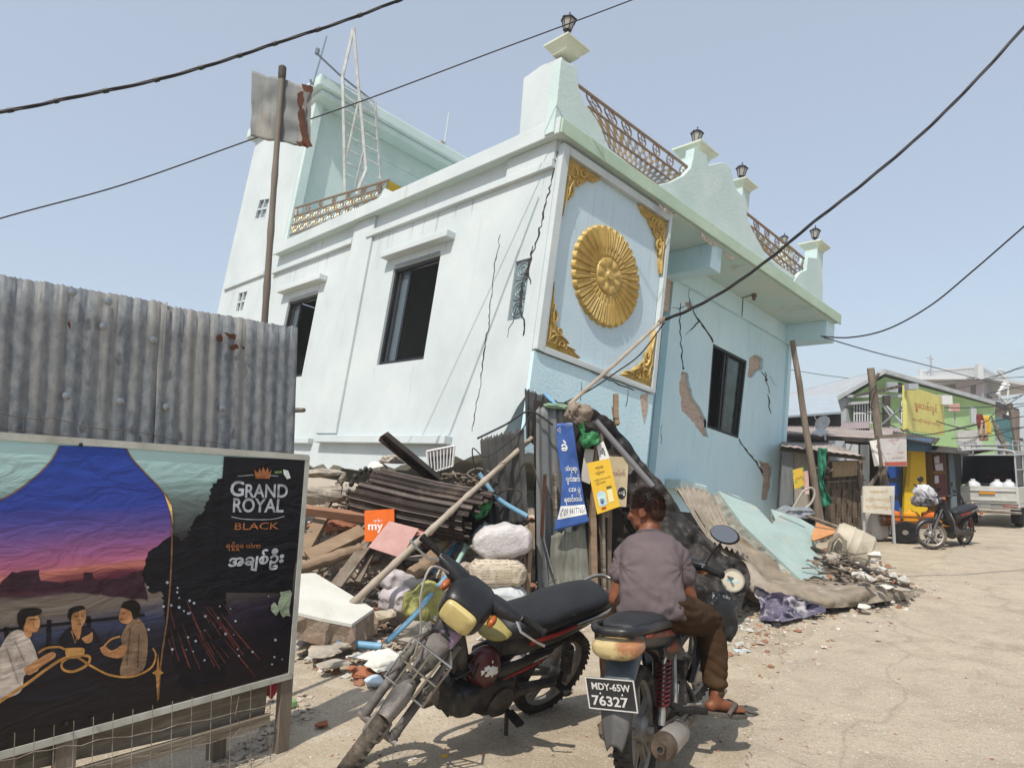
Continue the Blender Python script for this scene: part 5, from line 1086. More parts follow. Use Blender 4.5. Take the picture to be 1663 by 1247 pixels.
# splintered laths lying through the whole heap: too many to count
b = B(); r = random.Random(77); WOODS = [M_wood, M_timber, M_redwood]
for k in range(210):
    x = r.uniform(-2.9, 0.3); y = r.uniform(6.2, 8.0); z_ = bank_z(x, y) + r.uniform(0.0, 0.12); d_ = V((r.uniform(-1, 1), r.uniform(-.6, .6), r.uniform(-.25, .35))).normalized() * r.uniform(0.08, 0.38); b.bar((x, y, z_), V((x, y, z_)) + d_, r.uniform(0.008, 0.05), r.uniform(0.006, 0.018), (r.uniform(-.4, .4), r.uniform(-.4, .4), 1), r.choice((0, 0, 1, 2)))
tag(b.build('splinters', WOODS, fix=False), 'splintered laths and slats scattered through the debris heap', 'splinters', kind='stuff')
b = B()
for k in range(26):
    x = r.uniform(-2.6, 0.2); y = r.uniform(6.3, 7.8); q = V((x, y, bank_z(x, y) + 0.03)); pts = [tuple(q)]
    for _ in range(4): q = q + V((r.uniform(-.16, .16), r.uniform(-.12, .08), r.uniform(-.04, .13))); pts.append(tuple(q))
    b.tube(smoothp(pts, 4), r.choice((0.005, 0.007)), 6)
tag(b.build('bent_rebar', M_rust, fix=False), 'bent rusty reinforcing bars sticking out of the debris heap', 'rebar', kind='stuff')
# tangle of wires and rebar in the dark gap
b = B(); r = random.Random(12)
for k in range(46):
    x, y = r.uniform(500, 790), r.uniform(770, 960); Y = 7.1 + r.uniform(-0.2, 0.7); pts = [(*at(x, y, Y),)]
    for _ in range(4): x += r.uniform(-26, 30); y += r.uniform(-18, 16); pts.append((*at(x, y, Y + r.uniform(-.1, .1)),))
    b.tube(smoothp(pts, 4), r.choice((0.004, 0.006, 0.009)), 5)
tag(b.build('wire_tangle', mat('wire_black', '#2b2723', '#55473a', 9, 0.6)), 'tangle of dark wires, rods and sticks in the debris', 'wires', kind='stuff')
b = B()
for k in range(26):
    x, y = r.uniform(715, 780), r.uniform(765, 800); Y = 7.2; pts = [(*at(x, y, Y),)]
    for _ in range(4): x += r.uniform(-16, 20); y += r.uniform(-9, 9); pts.append((*at(x, y, Y + r.uniform(-.1, .1)),))
    b.tube(smoothp(pts, 4), r.choice((0.006, 0.01)), 5)
tag(b.build('twig_heap', M_wood), 'heap of twigs and wires above the right end of the shutter roll', 'twigs', kind='stuff')
# ================================================================ zinc hut with banners, in front of the house corner
hut = thing('zinc_hut', gnd(905, 985), 'crushed hut of upright zinc sheets and old planks in front of the house corner', 'hut')
HY = 7.05
def upright(tl, tr, br, bl, Y, name, m, seed, pitch=0.085, amp=0.011, Yr=None, par=None, dent=0.03):
    q = [at(*tl, Y), at(*tr, Yr or Y), at(*br, Yr or Y), at(*bl, Y)]; nn = (q[1] - q[0]).cross(Z).normalized(); b = B(); w = (q[1] - q[0]).length; n = max(10, int(w / pitch * 10)); r = random.Random(seed); tj = [r.uniform(-0.02, 0.02) for _ in range(n + 1)]
    def fn(u, v):
        p = q[3].lerp(q[2], u).lerp(q[0].lerp(q[1], u), v); d = amp * math.sin(2 * math.pi * u * w / pitch) + dent * fbm((u * w * 1.4, v * 2, seed * 2.3), 1.0)
        e = tj[int(u * n)] if v in (0.0, 1.0) else 0
        return p + nn * d + Z * e
    b.grid(fn, n, 22); return b.build(name, m, par or hut, smooth=True, solid=0.0015, angle=180)
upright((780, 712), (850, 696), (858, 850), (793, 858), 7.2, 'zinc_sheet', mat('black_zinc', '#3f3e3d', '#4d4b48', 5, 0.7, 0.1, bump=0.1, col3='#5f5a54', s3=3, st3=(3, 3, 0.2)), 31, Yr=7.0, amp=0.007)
upright((870, 663), (930, 660), (966, 978), (872, 980), 7.0, 'zinc_sheet', M_zinc2, 32, Yr=7.1)
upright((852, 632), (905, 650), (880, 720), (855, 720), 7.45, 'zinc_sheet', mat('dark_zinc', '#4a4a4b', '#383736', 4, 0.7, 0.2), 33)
upright((895, 870), (950, 855), (962, 975), (890, 980), 6.93, 'zinc_sheet', mat('peeling_board', '#7f8279', '#66655d', 9, 0.85, bump=0.3, stretch=(3, 3, 0.3), col3='#94877a', s3=5, t3=(0.55, 0.65)), 34, pitch=0.2, amp=0.004)
def hplank(a, ya, c, yc, w, t, m=M_wood):
    b = B(); b.bar(at(*a, ya), at(*c, yc), t, w, (0.2, -1, 0)); b.build('plank', m, hut, bevel=0.004)
hplank((862, 850), 6.85, (854, 985), 6.7, 0.1, 0.04, M_timber); hplank((852, 905), 6.8, (848, 985), 6.65, 0.07, 0.03, M_timber)
hplank((885, 770), 6.92, (880, 870), 6.88, 0.1, 0.012, M_rust); hplank((900, 768), 6.94, (902, 840), 6.9, 0.1, 0.02, M_woodh); hplank((880, 870), 6.9, (896, 930), 6.88, 0.1, 0.012, M_rustzinc)
hplank((962, 840), 6.95, (965, 985), 6.85, 0.08, 0.06, M_timber); hplank((975, 700), 7.05, (980, 985), 6.95, 0.11, 0.03, M_woodh); hplank((990, 760), 7.1, (986, 985), 7.0, 0.07, 0.05); hplank((1000, 680), 7.3, (1000, 640), 7.35, 0.05, 0.05, M_timber)
hplank((970, 720), 7.0, (962, 840), 6.98, 0.07, 0.05, M_timber); hplank((990, 740), 7.02, (985, 840), 7.0, 0.05, 0.05, M_timber)
hplank((998, 660), 7.35, (1002, 690), 7.3, 0.06, 0.05, M_timber)
b = B(); b.tube([at(968, 684, 7.0), at(1012, 735, 6.95), at(1060, 790, 6.9)], 0.03, 8); b.build('grey_pipe', mat('grey_pipe', '#6f6e70', None, rough=0.5), hut, smooth=True)
b = B(); b.tube([at(862, 745, 6.96), at(885, 810, 6.9), at(906, 805, 6.87), at(912, 812, 6.86)], 0.004, 5); b.tube([at(880, 880, 6.9), at(884, 925, 6.86), at(897, 912, 6.84)], 0.004, 5); b.build('tie_wire', M_wire, hut)
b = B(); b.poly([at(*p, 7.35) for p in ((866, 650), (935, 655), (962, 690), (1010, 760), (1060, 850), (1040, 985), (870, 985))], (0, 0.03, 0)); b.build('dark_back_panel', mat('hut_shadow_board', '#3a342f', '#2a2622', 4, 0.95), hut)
# crumpled rags and plastic on top
sack('rag_bundle', 938, 672, 7.0, (0.12, 0.1, 0.1), RZ(20, 30), mat('brown_rag', '#8f8173', '#6b5f53', 5, 0.9, bump=0.8), 'brown rag bundle on top of the zinc hut', 21, cat='rag', lump=0.5)
sack('rag_bundle', 905, 660, 7.05, (0.14, 0.08, 0.025), RZ(0, 5), mat('mint_rag', '#8faa92', None, rough=0.8, bump=0.6), 'flat pale green rag on top of the zinc sheets', 22, cat='rag', lump=0.4)
sack('plastic_bag', 958, 714, 6.92, (0.1, 0.05, 0.06), RZ(10, -20), MC['green_plastic'], 'green plastic sheet knotted above the yellow poster', 23, cat='bag', lump=0.6)
sack('plastic_bag', 943, 690, 6.95, (0.03, 0.03, 0.1), RZ(10, -15), MC['green_plastic'], 'strip of green plastic hanging from the hut top', 24, cat='bag', lump=0.4)
# black tarpaulin sloping to the ground on the right
tp = [[(936, 655, 7.15), (1000, 690, 7.35), (1060, 770, 7.3), (1110, 830, 7.2), (1170, 895, 7.0), (1215, 915, 6.9), (1222, 945, 6.8)],
      [(945, 690, 7.1), (990, 750, 7.2), (1040, 830, 7.15), (1090, 880, 7.0), (1140, 920, 6.9), (1190, 960, 6.75), (1205, 985, 6.65)],
      [(1000, 760, 7.3), (1030, 850, 7.25), (1060, 900, 7.1), (1090, 935, 6.95), (1130, 960, 6.85), (1170, 985, 6.7), (1190, 1000, 6.6)],
      [(1010, 850, 7.4), (1040, 930, 7.3), (1060, 985, 7.1), (1090, 1000, 7.0), (1120, 1005, 6.9), (1150, 1010, 6.7), (1180, 1010, 6.6)]]
def patch(rows, nu, nv, bump=0.0, seed=0, fr=3.0):
    G = [[at(*p[:2], p[2]) for p in row] for row in rows]
    def cr(l, t):
        q = t * (len(l) - 1); k = min(int(q), len(l) - 2); f = q - k; p0 = l[max(0, k - 1)]; p1 = l[k]; p2 = l[k + 1]; p3 = l[min(len(l) - 1, k + 2)]
        return 0.5 * (2 * p1 + (p2 - p0) * f + (2 * p0 - 5 * p1 + 4 * p2 - p3) * f * f + (3 * p1 - p0 - 3 * p2 + p3) * f ** 3)
    def fn(u, v):
        p = cr([cr(row, u) for row in G], v); e_ = min(1, 6 * min(u, 1 - u, v, 1 - v) + 0.35); p = p + V((0, -1, 0.4)).normalized() * bump * e_ * 0.8 * (abs(nz(V((p.x * 1.0, p.y * 0.6, p.z * 1.6)), fr * 1.3, seed + 9)) ** 0.8 - 0.3); return p + V((0, -1, 0.4)).normalized() * bump * (fbm(p, fr, seed) + 0.6 * (abs(nz(p, fr * 2.2, seed + 5)) - 0.3))
    b = B(); b.grid(fn, nu, nv); return b
M_tarp = mat('black_tarpaulin', '#1d1b1a', '#2c2825', 4, 0.55, bump=0.5, bscale=25, col3='#3a332d', s3=4, t3=(0.5, 0.8), spec=0.35)
tag(patch(tp, 110, 70, 0.13, 1, 3.0).build('black_tarpaulin', M_tarp, smooth=True, solid=0.006, angle=180), 'black crumpled tarpaulin sloping from the zinc hut down to the ground', 'tarpaulin')
# banners on the hut
M_blueb = mat('blue_vinyl', '#3b5a98', '#30508e', 3, 0.5, bump=0.3, bscale=8, col3='#7f8078', s3=2.2, t3=(0.56, 0.66))
def strip_banner(name, left, right, Y, m, label, cat='banner', th=0.003):
    L_ = [at(*p, Y) for p in left]; R_ = [at(*p, Y - 0.01) for p in right]
    def pt(u, v, off=0.0):
        t = (1 - v) * (len(L_) - 1); k = min(int(t), len(L_) - 2); f = t - k
        a = L_[k].lerp(L_[k + 1], f); c = R_[k].lerp(R_[k + 1], f); p = a.lerp(c, u); return p + V((0, -1, 0)) * (off + 0.02 * math.sin(u * 3 + v * 5) + 0.012 * nz((u * 3, v * 7, 0)))
    b = B(); b.grid(lambda u, v: pt(u, v), 16, 40); o = tag(b.build(name, m, smooth=True, solid=th, angle=180), label, cat); return o, pt
bl, bpt = strip_banner('blue_banner', ((903, 688), (906, 735), (913, 775), (910, 820), (899, 862)), ((930, 686), (936, 735), (943, 775), (950, 818), (957, 847)), 6.83, M_blueb, 'narrow blue vinyl banner with white Burmese lettering and phone number, hung on the zinc hut')
def bl_text(o, pt, s, u0, v0, u1, v1, m, bold=0.0, name='lettering', off=0.005):
    b = B(); text_into(b, s, 1.0, lambda x, y: pt(u0 + (u1 - u0) * x, v0 + (v1 - v0) * y, off), h=1.0, bold=bold); return b.build(name, m, o, fix=False)
b = B(); b.grid(lambda u, v: bpt(0.02 + 0.96 * u, 0.11 + 0.13 * v, 0.004), 12, 4); b.build('white_strip', M_wht, bl, fix=False)
M_navy = mat('navy_lettering', '#22335f', None, rough=0.6)
for s, u0, v0, u1, v1, m, bo in (('ခဲ', 0.2, 0.76, 0.55, 0.86, M_wht, 0.03), ('သံပုရာ', 0.25, 0.54, 0.9, 0.62, M_wht, 0.02), ('မျက်အက်', 0.2, 0.43, 0.95, 0.53, M_wht, 0.02), ('CDI ပွဲ', 0.34, 0.35, 0.9, 0.41, M_wht, 0.01), ('ရောင်းဝယ်', 0.15, 0.25, 0.92, 0.34, M_wht, 0.02), ('✆09 94177651', 0.06, 0.13, 0.95, 0.22, M_navy, 0.0), ('တို့', 0.06, 0.92, 0.26, 0.97, M_wht, 0.0)):
    bl_text(bl, bpt, s, u0, v0, u1, v1, m, bo)
M_yel = mat('yellow_poster', '#d9b23a', '#cfa52f', 4, 0.6)
o, q, n = board('yellow_poster', (((953, 752), 6.82), ((990, 744), 6.82), ((1007, 822), 6.8), ((970, 835), 6.8)), 0.004, M_yel, 'yellow paper poster showing two packs, hung beside the blue banner', 'poster')
for s, u0, v0, u1, v1 in (('PREMIER', 0.32, 0.84, 0.66, 0.885), ('ကြွေးရေး', 0.26, 0.72, 0.68, 0.81), ('ကြည်လင်တောက်ပ', 0.14, 0.6, 0.88, 0.66), ('လှပသော', 0.2, 0.52, 0.62, 0.58)): letter(o, q, n, s, u0, v0, u1, v1, M_blk)
f_ = on_quad(q, n, 0.003); M_sky = mat('poster_blue', '#8fb8c8', '#c9d6d6', 14, 0.6)
for nm, pts, m in (('printed_pack', ((0.16, 0.12), (0.5, 0.12), (0.52, 0.36), (0.3, 0.42), (0.14, 0.36)), M_sky), ('printed_pack', ((0.58, 0.14), (0.8, 0.14), (0.82, 0.4), (0.6, 0.4)), mat('poster_cream', '#d8cf9a', None)), ('printed_cap', ((0.6, 0.4), (0.82, 0.4), (0.82, 0.46), (0.6, 0.46)), mat('poster_olive', '#5f5a1c', None)), ('printed_mark', ((0.22, 0.05), (0.42, 0.05), (0.42, 0.09), (0.22, 0.09)), mat('poster_red', '#9a2f22', None))):
    b = B(); b.add([f_(*p) for p in pts], [tuple(range(len(pts)))]); b.build(nm, m, o, fix=False)
bl_ = b = B(); text_into(b, 'နို့', 1.0, lambda x, y: on_quad(q, n, 0.005)(0.2 + 0.22 * x, 0.16 + 0.1 * y), h=1.0); b.build('lettering', M_navy, o, fix=False)
o, q, n = board('faded_poster', (((990, 741), 6.92), ((1021, 742), 6.95), ((1017, 823), 6.9), ((992, 822), 6.9)), 0.004, mat('khaki_poster', '#b3a688', '#a4977a', 5, 0.75), 'khaki grey poster with a round black emblem, behind the yellow poster', 'poster')
letter(o, q, n, 'လပ်က်', 0.1, 0.62, 0.85, 0.74, mat('maroon_lettering', '#7d3340', None)); letter(o, q, n, 'လည်း', 0.15, 0.03, 0.6, 0.12, M_blk)
f_ = on_quad(q, n, 0.003); b = B(); b.add([f_(0.68 + 0.26 * math.cos(a), 0.27 + 0.12 * math.sin(a)) for a in [i * math.pi / 12 for i in range(24)]], [tuple(range(24))]); b.build('emblem', M_blk, o, fix=False)
letter(o, q, n, 'ကျို', 0.5, 0.22, 0.86, 0.32, M_wht, off=0.005)
o, q, n = board('white_poster', (((969, 724), 6.96), ((980, 716), 6.96), ((991, 745), 6.94), ((974, 749), 6.94)), 0.004, mat('white_paper', '#cfcfcb', None), 'small white paper sheet with black lettering above the yellow poster', 'poster')
letter(o, q, n, 'သို့', 0.25, 0.25, 0.75, 0.7, M_blk, 0.03)
board('faded_poster', (((950, 728), 6.97), ((965, 730), 6.97), ((958, 786), 6.95), ((943, 780), 6.95)), 0.004, mat('grey_paper', '#b5b0a8', None), 'pale grey sheet half hidden between the blue banner and the yellow poster', 'poster')
board('faded_poster', (((1012, 742), 7.02), ((1030, 760), 7.02), ((1024, 770), 7.0), ((1012, 768), 7.0)), 0.004, MC['grey_paper'], 'torn corner of grey paper under the tarpaulin edge, right of the khaki poster', 'poster')
# long pole and cable bundle slanting from the hut up to the balcony
b = B(); pts = [at(925, 656, 7.05), at(1000, 590, 7.6), at(1079, 517, 8.2)]; b.tube(pts, 0.021, 8)
o = tag(b.build('leaning_pole', M_pole2, smooth=True), 'thin pale pole leaning from the hut across the flower panel, cables tied to its tip', 'pole')
b = B(); b.lathe([(0.026, -0.05), (0.03, 0), (0.026, 0.05)], at(1074, 521, 8.15), pts[2] - pts[0], 10); b.build('cap_sleeve', M_steel, o)
# ================================================================ debris on the right: canvas, fallen mint slab, barrel, cloth
cv = [[(1095, 795, 8.8), (1150, 800, 8.9), (1180, 850, 8.4), (1230, 890, 8.1), (1290, 930, 8.0), (1350, 945, 8.0), (1400, 950, 7.9)],
      [(1130, 830, 8.2), (1160, 860, 8.0), (1200, 905, 7.7), (1250, 938, 7.6), (1310, 948, 7.7), (1370, 950, 7.8), (1430, 940, 8.1)],
      [(1150, 880, 7.6), (1185, 910, 7.4), (1215, 942, 7.2), (1270, 953, 7.2), (1340, 956, 7.3), (1390, 955, 7.4), (1450, 948, 7.8)],
      [(1165, 900, 7.3), (1198, 940, 7.1), (1226, 962, 7.05), (1282, 966, 7.1), (1343, 968, 7.15), (1398, 966, 7.25), (1478, 958, 7.7)],
      [(1172, 915, 7.3), (1202, 955, 7.2), (1232, 978, 7.2), (1286, 986, 7.15), (1346, 988, 7.1), (1402, 982, 7.25), (1484, 970, 7.65)]]
M_canvas = mat('dusty_canvas', '#8f8474', '#746a5d', 3, 0.95, bump=0.8, bscale=14, col3='#a0968a', s3=2.5, t3=(0.5, 0.7), spec=0.1)
tag(patch(cv, 120, 60, 0.10, 3, 2.6).build('canvas_awning', M_canvas, smooth=True, solid=0.008, angle=180), 'crumpled dusty canvas awning lying under the fallen mint slab', 'canvas')
zz = [[(1097, 800, 8.75), (1130, 800, 8.8), (1160, 815, 8.7)], [(1120, 840, 8.2), (1150, 850, 8.2), (1180, 860, 8.2)], [(1150, 890, 7.5), (1185, 900, 7.6), (1215, 915, 7.6)]]
b = patch(zz, 60, 20, 0.02, 4, 2.0); 
for i, v in enumerate(b.v): b.v[i] = v + V((0, -0.05, 0.06 + 0.02 * math.sin((i % 61) / 60 * 50)))
tag(b.build('zinc_roof_sheet', mat('dusty_zinc', '#9b9184', '#7c746a', 5, 0.8, 0.1, bump=0.2), smooth=True, solid=0.002, angle=180), 'dusty bent zinc roof sheet lying between the black tarpaulin and the fallen mint slab', 'zinc sheet')
hc = [[(1415, 938, 7.9), (1450, 936, 8.0), (1475, 953, 8.0)], [(1420, 955, 7.7), (1455, 960, 7.7), (1486, 970, 7.65)]]
tag(patch(hc, 20, 10, 0.03, 9, 5).build('canvas_scrap', mat('dark_canvas', '#5d564e', '#464039', 4, 0.9, bump=0.6), smooth=True, solid=0.01, angle=180), 'dark folded canvas scrap at the tip of the debris by the road', 'canvas')
# fallen mint parapet piece
sl_ = [at(*p, Y) for p, Y in (((1168, 797), 9.0), ((1252, 850), 9.2), ((1268, 835), 9.7), ((1300, 840), 9.4), ((1346, 940), 7.9), ((1300, 945), 7.6))]
s0, s1, s2 = at(1166, 797, 9.1), at(1302, 843, 9.3), at(1322, 943, 7.85); sN = (s1 - s0).cross(s2 - s0).normalized(); sl_ = [onpl(*p, s0, sN) for p in ((1166, 797), (1196, 804), (1228, 822), (1254, 850), (1264, 838), (1276, 834), (1300, 842), (1318, 874), (1334, 910), (1347, 941), (1322, 934), (1304, 944), (1262, 905), (1205, 850))]
sn = (sl_[1] - sl_[0]).cross(sl_[4] - sl_[0]).normalized(); sn = sn if sn.z > 0 else -sn
M_mintd = mat('sun_dimmed_mint_paint', '#97a8a3', '#899b97', 2.5, 0.9, bump=0.25, col3='#a5a296', s3=2.2, t3=(0.52, 0.72))  # parapet mint, its colour darkened to offset strong sun on the upturned slab
slab('parapet_slab', sl_, 0.2, M_mintd, mat('broken_mint_core', '#aab3a8', '#9a958a', 4, 0.95, bump=0.9, col3='#a98a74', s3=6, t3=(0.58, 0.68)), 'large mint green parapet slab fallen on the canvas, rough broken edges', 'slab', 9, 0.012, dirv=-sn)
s3 = at(1290, 845, 9.6); m2 = [onpl(*p, s3, V((0.1, -0.75, 0.65))) for p in ((1252, 826), (1300, 842), (1328, 858), (1324, 880), (1290, 868), (1262, 850))]
slab('parapet_slab', m2, 0.16, M_mintd, MC['broken_mint_core'], 'smaller blue green wall piece behind the large mint slab', 'slab', 10, 0.012)
# cream barrel
p, q = at(1352, 872, 8.75), at(1412, 900, 8.6); brl = thing('barrel', (p + q) / 2, 'cream plastic barrel lying on its side at the right end of the debris', 'barrel')
d = (q - p).normalized(); Lb = (q - p).length; b = B(); b.lathe([(0.05, 0), (0.2, 0.0), (0.235, 0.04), (0.24, 0.15), (0.25, 0.17), (0.24, 0.19), (0.24, Lb - 0.19), (0.25, Lb - 0.17), (0.24, Lb - 0.15), (0.235, Lb - 0.03), (0.2, Lb), (0.05, Lb)], p - Z * 0.02, d, 28)
b.build('drum', mat('cream_plastic', '#b5ab98', '#a39a88', 4, 0.6, bump=0.15, col3='#8d8372', s3=3), brl, smooth=True); b = B(); b.lathe([(0.03, 0), (0.03, 0.03)], q + d * 0.0 + e2 * 0.1 - Z * 0.02, d, 10); b.build('bung', M_blk, brl)
b = B(); b.tube([at(1345, 905, 8.5), at(1350, 880, 8.45), at(1362, 868, 8.45), at(1372, 878, 8.4), at(1370, 900, 8.4)], 0.03, 6); tag(b.build('canvas_strap', M_canvas, smooth=True), 'grey canvas strap folded against the cream barrel', 'strap')
o, q_, n_ = board('orange_board', (((1326, 848), 9.2), ((1366, 862), 9.0), ((1320, 878), 8.6), ((1318, 868), 8.8)), 0.02, mat('faded_orange', '#c08a5c', '#a9764c', 5, 0.7), 'faded orange board lying between the mint pieces and the barrel', 'board')
timber('steel_bar', (1318, 890), 8.6, (1475, 952), 7.5, 0.05, 0.05, M_beam, 'long dark steel bar lying across the rubble below the barrel', 'steel bar')
timber('timber_plank', (1312, 838), 9.8, (1378, 862), 9.3, 0.05, 0.03, M_wood, 'thin grey plank lying behind the orange board')
timber('steel_bar', (1322, 905), 8.3, (1400, 940), 7.8, 0.03, 0.03, M_beam, 'short thin bar in the rubble right of the mint slab', 'steel bar')
b = B()
for k in range(40):
    x, y = r.uniform(1325, 1420), r.uniform(895, 945); Y = 8.3 - (y - 895) * 0.012; a = at(x, y, Y); b.bar(a, a + V((r.uniform(-.25, .25), r.uniform(-.15, .15), r.uniform(-.03, .06))), r.uniform(.01, .05), 0.012)
tag(b.build('splinters', M_wood, fix=False), 'splintered slats and laths among the rubble right of the mint slab', 'splinters', kind='stuff')
# printed cloth
cl = [[(1222, 950, 7.0), (1250, 962, 6.9), (1285, 965, 6.9), (1320, 975, 6.9)], [(1228, 972, 6.95), (1258, 982, 6.85), (1290, 982, 6.9), (1335, 984, 7.0)], [(1238, 1004, 6.68), (1262, 1010, 6.52), (1295, 1004, 6.68), (1342, 994, 6.95)]]
tag(patch(cl, 70, 40, 0.12, 6, 5).build('printed_cloth', mat('purple_print', '#6b6576', '#34334a', 6, 0.7, bump=0.4, col3='#a39ea0', s3=5, t3=(0.48, 0.6)), smooth=True, solid=0.004, angle=180), 'crumpled purple and white printed cloth at the foot of the canvas', 'cloth')
# ================================================================ motorcycles (local frame: x forward, y left, z up, origin under the rear axle)
M_tyre = mat('dusty_tyre', '#2c2a28', '#4a453f', 7, 0.9, bump=0.3, bscale=50, col3='#7b7063', s3=3, t3=(0.5, 0.72), spec=0.15)
M_alloy = mat('dusty_alloy', '#96928c', '#7d776f', 9, 0.5, 0.45, bump=0.1)
M_chrome = mat('worn_chrome', '#b5b2ac', '#8c857b', 8, 0.25, 0.85)
M_blkp = mat('black_body_plastic', '#141416', '#232325', 5, 0.38, bump=0.06, col3='#565049', s3=4, t3=(0.55, 0.78), spec=0.45, noise_r=0.12)
M_seat = mat('black_seat_vinyl', '#1c1d1f', '#26272a', 7, 0.5, bump=0.25, bscale=60, col3='#5f5b55', s3=9, t3=(0.68, 0.76), spec=0.4)
M_dirt = mat('dust_caked_plastic', '#76716c', '#4a4846', 6, 0.85, bump=0.4, bscale=24, col3='#969089', s3=5, t3=(0.5, 0.68), spec=0.15)
M_engine = mat('greasy_engine', '#3b3632', '#57504a', 12, 0.6, 0.3, bump=0.5, bscale=30, col3='#24211f', s3=6)
M_maroon = mat('maroon_plastic', '#3a1619', '#4c1f22', 5, 0.35, col3='#241011', s3=4, spec=0.5)
M_lens = mat('yellowed_lens', '#bfae74', '#ad9c66', 5, 0.25, bump=0.05, spec=0.6)
M_tail = mat('tail_lens', '#bca97a', '#9c6c4a', 4.0, 0.22, contrast=(0.46, 0.54), spec=0.6)
M_orange_l = mat('indicator_lens', '#b5622a', '#8f4a22', 5, 0.25, spec=0.6)
M_redst = mat('red_stripe', '#a02a26', '#7d221f', 6, 0.4)
M_spring = mat('red_spring', '#5f1f22', '#47191b', 6, 0.4, 0.2, spec=0.5)
M_grey = mat('grey_body_plastic', '#4a4a4b', '#5a5856', 5, 0.5, bump=0.08, col3='#77706a', s3=5, t3=(0.55, 0.75))
M_silv = mat('silver_body_plastic', '#8f9092', '#7a7a7a', 5, 0.4, 0.2)
M_pipe = mat('heat_stained_pipe', '#4a3f35', '#63564a', 9, 0.55, 0.4, bump=0.3)
M_muff = mat('dusty_muffler', '#a09a92', '#857e76', 4, 0.5, 0.35, bump=0.1, col3='#6b6157', s3=5, t3=(0.58, 0.72))
M_mirror = mat('mirror_glass', '#8a8a88', None, rough=0.05, metal=1.0)
def ring(c, a, b_, e=1.0, n=20, ax=0):
    out = []; E = lambda s: math.copysign(abs(s) ** e, s)
    for k in range(n):
        t = 2 * math.pi * k / n; p, q = a * E(math.cos(t)), b_ * E(math.sin(t)); out.append(V(c) + (V((0, p, q)) if ax == 0 else V((p, q, 0)) if ax == 2 else V((p, 0, q))))
    return out
def body(b, secs, e=0.75, n=20):
    """secs: (x, z, half width, half height, y offset)"""
    dense = smoothp([tuple(s_) if len(s_) == 5 else tuple(s_) + (0.0,) for s_ in secs], 4)
    b.loft([ring((s_[0], s_[4], s_[1]), max(0.002, s_[2]), max(0.002, s_[3]), e, n) for s_ in dense]); return b
def wheel(b_, r=0.283, w=0.036, knobs=False): pass
